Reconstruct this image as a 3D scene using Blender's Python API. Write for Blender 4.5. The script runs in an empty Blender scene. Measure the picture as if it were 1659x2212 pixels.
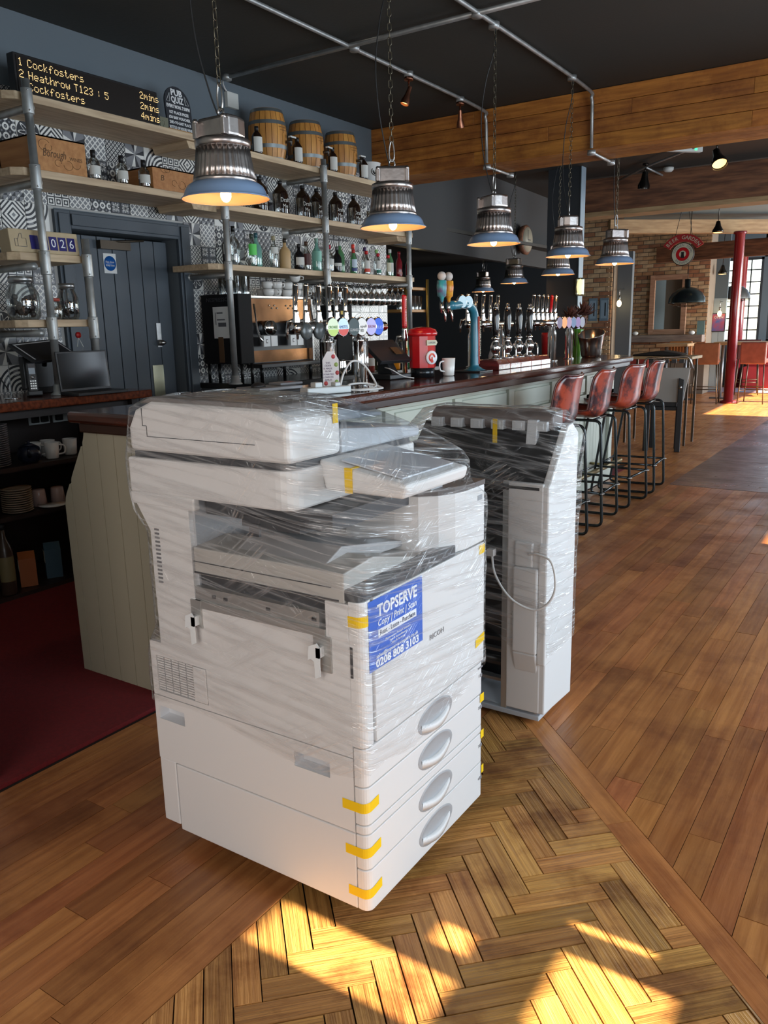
import bpy, math, random
from mathutils import Vector, Matrix
random.seed(7)
R = math.radians; PI = math.pi
S = bpy.context.scene; C = S.collection

# ------------------------------------------------------------------ camera
cam = bpy.data.cameras.new('camera'); co = bpy.data.objects.new('camera', cam); C.objects.link(co); S.camera = co
YAW, PITCH, ROLL, CH, FPX = 0.585808377, 0.225259896, -0.0222058515, 1.43706, 1743.59
fw = Vector((-math.sin(YAW)*math.cos(PITCH), math.cos(YAW)*math.cos(PITCH), -math.sin(PITCH)))
rt = Vector((math.cos(YAW), math.sin(YAW), 0)); up = rt.cross(fw)
rt2 = math.cos(ROLL)*rt + math.sin(ROLL)*up; up2 = -math.sin(ROLL)*rt + math.cos(ROLL)*up
m3 = Matrix((rt2, up2, -fw)).transposed()
co.matrix_world = Matrix.Translation((0, 0, CH)) @ m3.to_4x4()
cam.sensor_fit = 'VERTICAL'; cam.sensor_height = 24.0; cam.lens = 24.0*FPX/2212; cam.clip_start = .02; cam.clip_end = 200

# ------------------------------------------------------------------ world, sun, daylight fill lamps, exposure
W = bpy.data.worlds.new('world'); S.world = W; W.use_nodes = True
wn = W.node_tree; bg = wn.nodes['Background']
sky = wn.nodes.new('ShaderNodeTexSky'); sky.sky_type = 'NISHITA'; sky.sun_disc = False; sky.sun_elevation = R(38); sky.sun_rotation = R(90)
wn.links.new(sky.outputs[0], bg.inputs[0]); bg.inputs[1].default_value = 1.0
S.view_settings.view_transform = 'Standard'; S.view_settings.look = 'None'; S.view_settings.gamma = 1; S.view_settings.exposure = 0.0
S.view_settings.use_curve_mapping = False

def lamp(name, kind, loc, energy, color, size=None, rot=None, sizey=None, label=None):
    l = bpy.data.lights.new(name, kind); l.energy = energy; l.color = color
    if kind == 'AREA':
        l.shape = 'RECTANGLE'; l.size = size; l.size_y = sizey
    elif kind == 'POINT': l.shadow_soft_size = size or .02
    o = bpy.data.objects.new(name, l); C.objects.link(o); o.location = loc
    if rot: o.rotation_euler = rot
    return o
su = lamp('sun', 'SUN', (3, 0, 4), 45, (1, .86, .62)); su.data.angle = R(.45)
su.rotation_euler = Vector((-1, 0, -.5)).to_track_quat('-Z', 'Y').to_euler()
# area lamps standing in for side windows; added fill lamp behind the camera
lamp('window_light', 'AREA', (2.05, 3.4, 1.55), 155, (.72, .87, 1), 3.0, (R(90), 0, R(90)), 1.9)
lamp('window_light', 'AREA', (2.05, -.75, 1.6), 45, (.86, .93, 1), 1.9, (R(90), 0, R(90)), 1.9)
lamp('window_light', 'AREA', (2.05, 9.0, 1.55), 150, (.75, .87, 1), 4.0, (R(90), 0, R(90)), 1.9)
lamp('window_light', 'AREA', (-.6, -1.85, 1.7), 62, (1, .92, .86), 2.6, (R(-90), 0, R(180)), 2.0)  # added fill for the faces turned to the camera, no window here
lamp('window_light', 'AREA', (2.05, 17, 1.6), 480, (.85, .93, 1), 4.0, (R(90), 0, R(90)), 1.9)

# ------------------------------------------------------------------ materials
MATS = {}
def NT(name):
    m = bpy.data.materials.new(name); m.use_nodes = True; t = m.node_tree
    return m, t, t.nodes['Principled BSDF']
def mat(name, col=(.5,.5,.5), rough=.5, metal=0, var=0, nscale=8, col2=None, bump=0, bscale=60, stretch=(1,1,1), emit=None, estr=1, coat=0, rnd=0, spec=None, sss=0):
    if name in MATS: return MATS[name]
    m, t, b = NT(name); N = t.nodes; L = t.links
    b.inputs['Base Color'].default_value = (*col, 1); b.inputs['Roughness'].default_value = rough; b.inputs['Metallic'].default_value = metal
    if coat: b.inputs['Coat Weight'].default_value = coat; b.inputs['Coat Roughness'].default_value = .12
    if spec is not None: b.inputs['Specular IOR Level'].default_value = spec
    if emit: b.inputs['Emission Color'].default_value = (*emit, 1); b.inputs['Emission Strength'].default_value = estr
    if col2 or var or bump or rnd:
        tc = N.new('ShaderNodeTexCoord'); mp = N.new('ShaderNodeMapping'); L.new(tc.outputs['Object'], mp.inputs[0]); mp.inputs['Scale'].default_value = stretch
        if rnd:
            oi = N.new('ShaderNodeObjectInfo'); vm = N.new('ShaderNodeVectorMath'); vm.operation = 'SCALE'; vm.inputs[0].default_value = (37, 19, 53)
            L.new(oi.outputs['Random'], vm.inputs['Scale']); L.new(vm.outputs[0], mp.inputs['Location'])
    if col2 or var:
        nz = N.new('ShaderNodeTexNoise'); nz.inputs['Scale'].default_value = nscale; nz.inputs['Detail'].default_value = 6; L.new(mp.outputs[0], nz.inputs[0])
        cr = N.new('ShaderNodeValToRGB'); L.new(nz.outputs[0], cr.inputs[0])
        c2 = col2 or tuple(max(0, c*(1-var)) for c in col)
        cr.color_ramp.elements[0].position = .35; cr.color_ramp.elements[0].color = (*c2, 1)
        cr.color_ramp.elements[1].position = .65; cr.color_ramp.elements[1].color = (*col, 1)
        out = cr.outputs[0]
        if rnd:
            hs = N.new('ShaderNodeHueSaturation'); mr = N.new('ShaderNodeMapRange'); mr.inputs[3].default_value = 1-rnd; mr.inputs[4].default_value = 1+rnd
            L.new(oi.outputs['Random'], mr.inputs[0]); L.new(mr.outputs[0], hs.inputs['Value']); L.new(out, hs.inputs['Color'])
            m2 = N.new('ShaderNodeMath'); m2.operation = 'MULTIPLY'; m2.inputs[1].default_value = 7.31; L.new(oi.outputs['Random'], m2.inputs[0])
            fr = N.new('ShaderNodeMath'); fr.operation = 'FRACT'; L.new(m2.outputs[0], fr.inputs[0])
            m4 = N.new('ShaderNodeMapRange'); m4.inputs[3].default_value = .5-.008*min(1, rnd*4); m4.inputs[4].default_value = .5+.006*min(1, rnd*4); L.new(fr.outputs[0], m4.inputs[0]); L.new(m4.outputs[0], hs.inputs['Hue'])
            out = hs.outputs[0]
        L.new(out, b.inputs['Base Color'])
    if bump:
        n2 = N.new('ShaderNodeTexNoise'); n2.inputs['Scale'].default_value = bscale; n2.inputs['Detail'].default_value = 4; L.new(mp.outputs[0], n2.inputs[0])
        bp = N.new('ShaderNodeBump'); bp.inputs['Strength'].default_value = bump; bp.inputs['Distance'].default_value = .01; L.new(n2.outputs[0], bp.inputs['Height']); L.new(bp.outputs[0], b.inputs['Normal'])
    MATS[name] = m; return m
def wood(name, c1, c2, rough=.4, rnd=.15, st=(1.2, 22, 22), coat=0, dark=None, bump=.25, spec=None):
    """grain along the local X axis of the board, knots of wear and, per object, its own tone"""
    if name in MATS: return MATS[name]
    m = mat(name, c1, rough, 0, nscale=3.2, col2=c2, bump=bump, bscale=7, stretch=st, rnd=rnd, coat=coat, spec=spec)
    if dark:
        t = m.node_tree; N, L = t.nodes, t.links; b = N['Principled BSDF']
        src = b.inputs['Base Color'].links[0].from_socket
        tc = N.new('ShaderNodeTexCoord'); nz = N.new('ShaderNodeTexNoise'); nz.inputs['Scale'].default_value = dark[1]; nz.inputs['Detail'].default_value = 8; nz.inputs['Roughness'].default_value = .65
        ge = N.new('ShaderNodeNewGeometry'); L.new(ge.outputs['Position'], nz.inputs[0])
        cr = N.new('ShaderNodeValToRGB'); cr.color_ramp.elements[0].position = dark[2]; cr.color_ramp.elements[0].color = (*dark[0], 1); cr.color_ramp.elements[1].position = dark[3]; cr.color_ramp.elements[1].color = (1, 1, 1, 1); L.new(nz.outputs[0], cr.inputs[0])
        mx = N.new('ShaderNodeMix'); mx.data_type = 'RGBA'; mx.blend_type = 'MULTIPLY'; mx.inputs[0].default_value = 1; L.new(src, mx.inputs[6]); L.new(cr.outputs[0], mx.inputs[7]); L.new(mx.outputs[2], b.inputs['Base Color'])
        mr = N.new('ShaderNodeMapRange'); mr.inputs[3].default_value = rough+.22; mr.inputs[4].default_value = rough; mr.inputs[1].default_value = .35; mr.inputs[2].default_value = .6; L.new(nz.outputs[0], mr.inputs[0]); L.new(mr.outputs[0], b.inputs['Roughness'])
    return m
def glass(name, tint=(1,1,1), op=.12, rough=.05, haze=0.0, gl=.5):
    """thin clear glass: transparent mixed with a sharp reflection, more of it at grazing angles"""
    if name in MATS: return MATS[name]
    m = bpy.data.materials.new(name); m.use_nodes = True; t = m.node_tree; N, L = t.nodes, t.links
    N.remove(N['Principled BSDF']); o = N['Material Output']
    tr = N.new('ShaderNodeBsdfTransparent'); tr.inputs[0].default_value = (*tint, 1)
    g = N.new('ShaderNodeBsdfGlossy'); g.inputs['Roughness'].default_value = rough; g.inputs[0].default_value = (.9, .9, .9, 1)
    lw = N.new('ShaderNodeLayerWeight'); lw.inputs[0].default_value = gl
    ma = N.new('ShaderNodeMath'); ma.operation = 'MULTIPLY_ADD'; ma.inputs[1].default_value = .75; ma.inputs[2].default_value = op; L.new(lw.outputs['Fresnel'], ma.inputs[0])
    mx = N.new('ShaderNodeMixShader'); L.new(ma.outputs[0], mx.inputs[0]); L.new(tr.outputs[0], mx.inputs[1]); L.new(g.outputs[0], mx.inputs[2])
    out = mx.outputs[0]
    if haze:
        d = N.new('ShaderNodeBsdfDiffuse'); d.inputs[0].default_value = (*tint, 1); m2 = N.new('ShaderNodeMixShader'); m2.inputs[0].default_value = haze; L.new(out, m2.inputs[1]); L.new(d.outputs[0], m2.inputs[2]); out = m2.outputs[0]
    L.new(out, o.inputs[0]); MATS[name] = m; return m
def film(name, st, amount=.10, base=.03):
    """stretch film: nearly clear, with long thin pulled creases that catch the light"""
    m = bpy.data.materials.new(name); m.use_nodes = True; t = m.node_tree; N, L = t.nodes, t.links
    N.remove(N['Principled BSDF']); o = N['Material Output']; tc = N.new('ShaderNodeTexCoord')
    def mth(op, a, b=None, c=None):
        n = N.new('ShaderNodeMath'); n.operation = op
        for i, v in enumerate((a, b, c)):
            if v is None: continue
            if isinstance(v, (int, float)): n.inputs[i].default_value = v
            else: L.new(v, n.inputs[i])
        return n.outputs[0]
    def ridge(sc, rot, k, dist=.5, det=3):
        mp = N.new('ShaderNodeMapping'); L.new(tc.outputs['UV'], mp.inputs[0]); mp.vector_type = 'POINT'
        vr = N.new('ShaderNodeVectorRotate'); vr.rotation_type = 'Z_AXIS'; vr.inputs['Angle'].default_value = R(rot); L.new(tc.outputs['UV'], vr.inputs[0]); L.new(vr.outputs[0], mp.inputs[0]); mp.inputs['Scale'].default_value = (*sc, 1)
        a = N.new('ShaderNodeTexNoise'); a.inputs['Scale'].default_value = 1; a.inputs['Detail'].default_value = det; a.inputs['Distortion'].default_value = dist; L.new(mp.outputs[0], a.inputs[0])
        d = mth('ABSOLUTE', mth('SUBTRACT', a.outputs[0], .5)); return mth('MAXIMUM', mth('SUBTRACT', 1, mth('MULTIPLY', d, k)), 0)
    r1 = ridge((st[0]*.16, st[1]*.50), 7, 13, .12); r2 = ridge((st[0]*.16, st[1]*.42), -33, 17, .15); r3 = ridge((7, 12), 40, 12, 1.2, 3)
    pm = N.new('ShaderNodeTexNoise'); pm.inputs['Scale'].default_value = 3.5; pm.inputs['Detail'].default_value = 2; L.new(tc.outputs['UV'], pm.inputs[0])
    pmask = N.new('ShaderNodeMapRange'); pmask.inputs[1].default_value = .42; pmask.inputs[2].default_value = .62; L.new(pm.outputs[0], pmask.inputs[0])
    r = mth('MAXIMUM', r1, mth('MULTIPLY', r2, pmask.outputs[0])); r = mth('MAXIMUM', r, mth('MULTIPLY', r3, mth('MULTIPLY', pmask.outputs[0], .6)))
    sq = mth('MULTIPLY', r, r)
    bp = N.new('ShaderNodeBump'); bp.inputs['Strength'].default_value = 1; bp.inputs['Distance'].default_value = .006; L.new(r, bp.inputs['Height'])
    g = N.new('ShaderNodeBsdfGlossy'); g.inputs['Roughness'].default_value = .16; L.new(bp.outputs[0], g.inputs['Normal'])
    d = N.new('ShaderNodeBsdfDiffuse'); d.inputs[0].default_value = (.92, .92, .93, 1)
    tr = N.new('ShaderNodeBsdfTransparent'); tr.inputs[0].default_value = (.985, .985, .985, 1)
    lw = N.new('ShaderNodeLayerWeight'); lw.inputs[0].default_value = .12
    gf = mth('MULTIPLY_ADD', lw.outputs['Fresnel'], .5, mth('MULTIPLY_ADD', sq, .20, amount))
    df = mth('MULTIPLY_ADD', sq, .16, base)
    m1 = N.new('ShaderNodeMixShader'); L.new(gf, m1.inputs[0]); L.new(tr.outputs[0], m1.inputs[1]); L.new(g.outputs[0], m1.inputs[2])
    m2 = N.new('ShaderNodeMixShader'); L.new(df, m2.inputs[0]); L.new(m1.outputs[0], m2.inputs[1]); L.new(d.outputs[0], m2.inputs[2])
    L.new(m2.outputs[0], o.inputs[0]); return m

# node arithmetic for the tile patterns
class E_:
    def __init__(s, t, sock): s.t, s.k = t, sock
    def op(s, o, b=None, c=None):
        n = s.t.nodes.new('ShaderNodeMath'); n.operation = o
        for i, v in enumerate((s, b, c)):
            if v is None: continue
            if isinstance(v, E_): s.t.links.new(v.k, n.inputs[i])
            else: n.inputs[i].default_value = v
        return E_(s.t, n.outputs[0])
    def __add__(s, b): return s.op('ADD', b)
    def __sub__(s, b): return s.op('SUBTRACT', b)
    def __mul__(s, b): return s.op('MULTIPLY', b)
    __rmul__ = __mul__
    __radd__ = __add__
    def __truediv__(s, b): return s.op('DIVIDE', b)
    def abs(s): return s.op('ABSOLUTE')
    def fr(s): return s.op('FRACT')
    def lt(s, b): return s.op('LESS_THAN', b)
    def gt(s, b): return s.op('GREATER_THAN', b)
    def mn(s, b): return s.op('MINIMUM', b)
    def mx(s, b): return s.op('MAXIMUM', b)
    def cos(s): return s.op('COSINE')
    def at2(s, b): return s.op('ARCTAN2', b)
    def ln(s, b): return (s*s+b*b).op('SQRT')
def tile_mat(name, fn):
    m, t, b = NT(name); tc = t.nodes.new('ShaderNodeTexCoord'); sp = t.nodes.new('ShaderNodeSeparateXYZ'); t.links.new(tc.outputs['Object'], sp.inputs[0])
    u = E_(t, sp.outputs[1])/TS+.5; v = E_(t, sp.outputs[2])/TS+.5
    f = fn(u, v)
    cr = t.nodes.new('ShaderNodeValToRGB'); t.links.new(f.k, cr.inputs[0]); cr.color_ramp.interpolation = 'CONSTANT'
    cr.color_ramp.elements[0].color = (.045, .048, .055, 1); cr.color_ramp.elements[1].position = .33; cr.color_ramp.elements[1].color = (.23, .235, .25, 1)
    e = cr.color_ramp.elements.new(.66); e.color = (.80, .79, .75, 1)
    t.links.new(cr.outputs[0], b.inputs['Base Color']); b.inputs['Roughness'].default_value = .28
    return m
TS = .16
def _rep(u, n): return (u*n).fr()-.5
TILE_FN = [
 lambda u, v: ((_rep(u+v, 4).abs().lt(.13)).mx(_rep(u-v, 4).abs().lt(.13)))*.3+.36*1.0+((_rep(u+v, 4).abs().lt(.13)).mx(_rep(u-v, 4).abs().lt(.13)))*.2,
 lambda u, v: (u.ln(v)*6).fr().gt(.5)*(u.ln(v)*1.0).lt(1.0)*-.8+.9+(u.at2(v)*9.5).cos().gt(.2)*(u.ln(v)-.72).abs().lt(.1)*.5,
 lambda u, v: (((u-.5).abs()+(v-.5).abs())*5.2).fr().gt(.45)*.85+((u-.5).ln(v-.5)-.12-((v-.5).at2(u-.5)*4).cos()*.06).lt(0)*.6,
 lambda u, v: (((v-.5).at2(u-.5)/(2*PI)+.5)*4).fr().gt(.5)*.45+(((v-.5).at2(u-.5)/(2*PI)+.5)*8).fr().gt(.5)*.45,
 lambda u, v: (_rep(u, 2).ln(_rep(v, 2))-.22-(_rep(v, 2).at2(_rep(u, 2))*8).cos()*.09).abs().lt(.05)*.8+.34*(_rep(u, 4).ln(_rep(v, 4))).lt(.3),
 lambda u, v: ((_rep(u, 3).abs().mx(_rep(v, 3).abs())-.36).abs().lt(.07)*.9).mx((_rep(u, 3).ln(_rep(v, 3))).lt(.16)*.9)+.0,
 lambda u, v: (_rep(u+.25, 3).ln(_rep(v+.25, 3))-.3).abs().lt(.1)*.8+(_rep(u, 6).ln(_rep(v, 6))).lt(.22)*.5,
 lambda u, v: (((u*3)+(v*3).fr().gt(.5)*.5).fr().gt(.5)*.4)+((u*3-v*3).fr().gt(.66)*.5),
 lambda u, v: (_rep(u+v, 5).abs().mx(_rep(u-v, 5).abs())).lt(.33)*.7+(_rep(u+v, 5).abs().mx(_rep(u-v, 5).abs())).lt(.15)*-.5+.1,
 lambda u, v: ((u-.5).ln(v-.5)-.28-((v-.5).at2(u-.5)*8).cos()*.12).abs().lt(.035)*.9+((u-.5).ln(v-.5)).lt(.12)*.5+((u-.5).ln(v-.5)).gt(.48)*.7,
]

# ------------------------------------------------------------------ mesh builder
class MB:
    def __init__(s): s.v = []; s.f = []; s.sm = []; s.M = None
    def add(s, vs, fs, smooth=False):
        n = len(s.v); s.v += [tuple(s.M @ Vector(v)) if s.M else tuple(v) for v in vs]
        s.f += [tuple(i+n for i in f) for f in fs]; s.sm += [smooth]*len(fs); return s
    def box(s, x0, x1, y0, y1, z0, z1):
        return s.add([(x0,y0,z0),(x1,y0,z0),(x1,y1,z0),(x0,y1,z0),(x0,y0,z1),(x1,y0,z1),(x1,y1,z1),(x0,y1,z1)],
                     [(0,3,2,1),(4,5,6,7),(0,1,5,4),(1,2,6,5),(2,3,7,6),(3,0,4,7)])
    def prism(s, poly, ax, a, b):
        """poly in the two axes other than ax (cyclic x->y->z), extruded from a to b along ax"""
        def p(u, w, t): return {'x': (t, u, w), 'y': (u, t, w), 'z': (u, w, t)}[ax]
        n = len(poly); vs = [p(u, w, a) for u, w in poly]+[p(u, w, b) for u, w in poly]
        return s.add(vs, [tuple(range(n-1, -1, -1)), tuple(range(n, 2*n))]+[(i, (i+1) % n, (i+1) % n+n, i+n) for i in range(n)])
    def lathe(s, prof, c=(0,0,0), seg=16, ax='z', a0=0, a1=2*PI, fl=None, cap=True, smooth=True):
        full = abs(a1-a0-2*PI) < 1e-6; k = seg if full else seg+1; vs = []
        for r, h in prof:
            for i in range(k):
                a = a0+(a1-a0)*i/seg; rr = r*(fl(a, h) if fl else 1); x, y = rr*math.cos(a), rr*math.sin(a)
                p = {'z': (x, y, h), 'x': (h, x, y), 'y': (y, h, x)}[ax]; vs.append((p[0]+c[0], p[1]+c[1], p[2]+c[2]))
        fs = []
        for j in range(len(prof)-1):
            for i in range(seg):
                i2 = (i+1) % k; fs.append((j*k+i, j*k+i2, (j+1)*k+i2, (j+1)*k+i))
        if cap and full:
            if prof[0][0] > 1e-5: fs.append(tuple(range(k-1, -1, -1)))
            if prof[-1][0] > 1e-5: fs.append(tuple((len(prof)-1)*k+i for i in range(k)))
        return s.add(vs, fs, smooth)
    def cyl(s, c, r, h, seg=16, ax='z', r2=None):
        r2 = r if r2 is None else r2
        return s.lathe([(r, 0), (r2, h)], c, seg, ax, smooth=True)
    def tube(s, pts, r, seg=8, closed=False):
        pts = [Vector(p) for p in pts]; n = len(pts); vs = []; prev = None
        for i, p in enumerate(pts):
            if closed: d = (pts[(i+1) % n]-pts[i-1]).normalized()
            else: d = (pts[min(i+1, n-1)]-pts[max(i-1, 0)]).normalized()
            if prev is None: u = d.orthogonal().normalized()
            else:
                u = prev-d*prev.dot(d); u = u.normalized() if u.length > 1e-6 else d.orthogonal().normalized()
            prev = u; w = d.cross(u); rr = r[i] if isinstance(r, (list, tuple)) else r
            for k in range(seg):
                a = 2*PI*k/seg; vs.append(p+u*math.cos(a)*rr+w*math.sin(a)*rr)
        fs = []
        for i in range(n if closed else n-1):
            j = (i+1) % n
            for k in range(seg): k2 = (k+1) % seg; fs.append((i*seg+k, i*seg+k2, j*seg+k2, j*seg+k))
        if not closed: fs += [tuple(range(seg-1, -1, -1)), tuple((n-1)*seg+k for k in range(seg))]
        return s.add(vs, fs, True)
    def ball(s, c, r, seg=12, sc=(1,1,1)):
        h = max(4, seg//2); vs = [(c[0], c[1], c[2]-r*sc[2])]
        for j in range(1, h):
            t = PI*j/h
            for i in range(seg):
                a = 2*PI*i/seg; vs.append((c[0]+r*sc[0]*math.sin(t)*math.cos(a), c[1]+r*sc[1]*math.sin(t)*math.sin(a), c[2]-r*sc[2]*math.cos(t)))
        vs.append((c[0], c[1], c[2]+r*sc[2])); fs = [(0, 1+(i+1) % seg, 1+i) for i in range(seg)]
        for j in range(h-2):
            for i in range(seg): i2 = (i+1) % seg; fs.append((1+j*seg+i, 1+j*seg+i2, 1+(j+1)*seg+i2, 1+(j+1)*seg+i))
        b = 1+(h-2)*seg; fs += [(b+i, b+(i+1) % seg, len(vs)-1) for i in range(seg)]
        return s.add(vs, fs, True)
    def text(s, txt, size, mtx, th=.0008, w=None, shear=0, bold=0):
        """letters as thin solid shapes; mtx maps the text plane to local space; w squeezes the line to that width"""
        cu = bpy.data.curves.new('t', 'FONT'); cu.body = txt; cu.size = size; cu.extrude = th; cu.align_x = 'CENTER'; cu.align_y = 'CENTER'; cu.resolution_u = 2; cu.shear = shear; cu.offset = bold*size
        o = bpy.data.objects.new('t', cu); C.objects.link(o)
        dg = bpy.context.evaluated_depsgraph_get(); dg.update(); me = bpy.data.meshes.new_from_object(o.evaluated_get(dg), depsgraph=dg)
        vs = [v.co.copy() for v in me.vertices]
        if vs:
            x0, x1 = min(v.x for v in vs), max(v.x for v in vs); k = (w/(x1-x0)) if w else 1; mid = (x0+x1)/2
            s.add([mtx @ Vector(((v.x-mid)*k, v.y, v.z)) for v in vs], [tuple(p.vertices) for p in me.polygons])
        bpy.data.objects.remove(o); bpy.data.curves.remove(cu); bpy.data.meshes.remove(me); return s
    def build(s, name, m, parent=None, bev=0, loc=(0,0,0), rot=(0,0,0), bseg=2, weld=False):
        me = bpy.data.meshes.new(name); me.from_pydata(s.v, [], s.f); me.polygons.foreach_set('use_smooth', s.sm); me.materials.append(m); me.update()
        o = bpy.data.objects.new(name, me); C.objects.link(o); o.parent = parent; o.location = loc; o.rotation_euler = rot
        if bev:
            md = o.modifiers.new('b', 'BEVEL'); md.width = bev; md.segments = bseg; md.limit_method = 'ANGLE'; md.angle_limit = R(40)
        return o
def tag(o, label=None, cat=None, group=None, kind=None):
    if label: o['label'] = label
    if cat: o['category'] = cat
    if group: o['group'] = group
    if kind: o['kind'] = kind
    return o
def thing(name, label, cat, loc=(0,0,0), rz=0, group=None, rot=None):
    o = bpy.data.objects.new(name, None); C.objects.link(o); o.location = loc; o.rotation_euler = rot or (0, 0, rz); o.empty_display_size = .05
    return tag(o, label, cat, group)
def dup(root, loc, rz=None, label=None, group=None):
    def cp(o, par):
        c = o.copy(); C.objects.link(c); c.parent = par
        for ch in o.children: cp(ch, c)
        return c
    r = cp(root, None); r.location = loc
    if rz is not None: r.rotation_euler = (0, 0, rz)
    if label: r['label'] = label
    if group: r['group'] = group
    return r
def face_x(x, y, z, rz=0):
    """text plane facing +X, read from the +X side: text x -> +Y, text y -> +Z"""
    return Matrix.Translation((x, y, z)) @ Matrix(((0,0,1,0),(1,0,0,0),(0,1,0,0),(0,0,0,1))) @ Matrix.Rotation(rz, 4, 'Z')
def face_ny(x, y, z, rz=0):
    """text plane facing -Y: text x -> +X, text y -> +Z"""
    return Matrix.Translation((x, y, z)) @ Matrix(((1,0,0,0),(0,0,-1,0),(0,1,0,0),(0,0,0,1))) @ Matrix.Rotation(rz, 4, 'Z')
def struct(name, mb, m, parent=None, label=None, bev=0):
    o = mb.build(name, m, parent, bev)
    if parent is None: tag(o, label, None, None, 'structure')
    return o
def arc(c, r, a0, a1, n, f): return [f(c[0]+r*math.cos(a0+(a1-a0)*i/n), c[1]+r*math.sin(a0+(a1-a0)*i/n)) for i in range(n+1)]
def rrect(x0, x1, y0, y1, r, n=4):
    o = []
    for cx, cy, a in ((x1-r, y0+r, -PI/2), (x1-r, y1-r, 0), (x0+r, y1-r, PI/2), (x0+r, y0+r, PI)):
        o += [(cx+r*math.cos(a+PI/2*i/n), cy+r*math.sin(a+PI/2*i/n)) for i in range(n+1)]
    return o
def smoothpts(pts, n=6, closed=False):
    P = [Vector(p) for p in pts]; out = []; k = len(P)
    rng = range(k if closed else k-1)
    for i in rng:
        p0 = P[(i-1) % k] if closed or i > 0 else P[0]*2-P[1]; p1 = P[i]; p2 = P[(i+1) % k]; p3 = P[(i+2) % k] if closed or i+2 < k else P[-1]*2-P[-2]
        for j in range(n):
            t = j/n; out.append(.5*((2*p1)+(-p0+p2)*t+(2*p0-5*p1+4*p2-p3)*t*t+(-p0+3*p1-3*p2+p3)*t**3))
    if not closed: out.append(P[-1])
    return out

steel = mat('galvanised_steel', (.50, .51, .50), .45, .75, var=.25, nscale=14)
chrome = mat('chrome', (.82, .82, .82), .09, 1)
brushed = mat('brushed_steel', (.55, .54, .52), .28, 1, var=.2, nscale=20)
black = mat('black_plastic', (.012, .012, .013), .45)
blackm = mat('black_metal', (.02, .021, .022), .33, .7)
white = mat('white_ceramic', (.74, .73, .70), .22)
paper = mat('white_paper', (.7, .7, .68), .7)
cream = mat('copier_casing', (.70, .69, .68), .42, bump=.02, bscale=700)

# ================================================================== STRUCTURE
WX = -4.65; CZ = 3.28; RX = 2.2; BY = -2.0; FY = 20.0
oak = wood('floor_oak', (.42, .165, .052), (.29, .10, .030), .28, .24, (1.0, 14, 14), dark=((.66, .58, .52), 2.6, .36, .52), bump=.15, spec=.45)
blk = wood('block_oak', (.50, .245, .070), (.30, .130, .034), .30, .26, (1.0, 26, 26), dark=((.55, .45, .36), 4.5, .36, .50), bump=.45, spec=.45)
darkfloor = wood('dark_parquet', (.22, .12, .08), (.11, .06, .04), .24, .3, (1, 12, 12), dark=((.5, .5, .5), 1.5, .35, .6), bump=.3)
gap = mat('floor_gap', (.02, .014, .01), .8)
g = MB(); g.box(-9, RX, BY, FY, -.08, -.012); floor = struct('floor', g, gap, label='worn timber floor of long boards round a herringbone bay')

def clip(poly, nx, ny, d):
    """keep the part of poly where nx*x+ny*y <= d"""
    out = []
    for i in range(len(poly)):
        a, b = poly[i-1], poly[i]; fa = nx*a[0]+ny*a[1]-d; fb = nx*b[0]+ny*b[1]-d
        if (fa <= 0) != (fb <= 0):
            t = fa/(fa-fb); out.append((a[0]+(b[0]-a[0])*t, a[1]+(b[1]-a[1])*t))
        if fb <= 0: out.append(b)
    return out
def area(p): return abs(sum(p[i-1][0]*p[i][1]-p[i][0]*p[i-1][1] for i in range(len(p))))/2
stuffb = {}
def board(poly, ang, name, m, far=False, th=.011):
    if len(poly) < 3 or area(poly) < .00006: return
    cx = sum(p[0] for p in poly)/len(poly); cy = sum(p[1] for p in poly)/len(poly); ca, sa = math.cos(-ang), math.sin(-ang)
    dz = random.uniform(-.0006, .0006); c2 = []
    for p in poly:
        if not c2 or math.dist(p, c2[-1]) > 1e-4: c2.append(p)
    if math.dist(c2[0], c2[-1]) < 1e-4: c2.pop()
    if len(c2) < 3: return
    if far:
        b = stuffb.setdefault(name+m.name+str(round(ang, 2)), (MB(), name, m, ang))[0]; b.prism([(p[0]*ca-p[1]*sa, p[0]*sa+p[1]*ca) for p in c2], 'z', -th, dz); return
    b = MB(); q = [((p[0]-cx)*ca-(p[1]-cy)*sa, (p[0]-cx)*sa+(p[1]-cy)*ca) for p in c2]
    b.prism(q, 'z', -th, dz); b.build(name, m, floor, loc=(cx, cy, 0), rot=(0, 0, ang))
HX = -1.245; D0, D1 = 1.462, 1.582; G = .0009; PW = .0915; S2 = math.sqrt(2)
# border boards along the herringbone, at 45 degrees
e = Vector((1, -1))/S2; nrm = Vector((1, 1))/S2
t = -3.2; bcut = []
for L_ in (1.45, 1.19, .9, 1.5, 1.2): bcut.append((t, t+L_)); t += L_
base = Vector((-1.145, 2.607))
for a, b in [(-.2, .72), (.72, 2.3), (2.3, 3.6), (3.6, 5)]:
    p = [base+e*(a+G)+nrm*G, base+e*(b-G)+nrm*G, base+e*(b-G)+nrm*((D1-D0)/S2-G), base+e*(a+G)+nrm*((D1-D0)/S2-G)]
    q = [(v.x, v.y) for v in p]; q = clip(q, -1, 0, -HX-G); q = clip(q, 1, 0, RX)
    board(q, -PI/4, 'border_board', oak)
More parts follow.
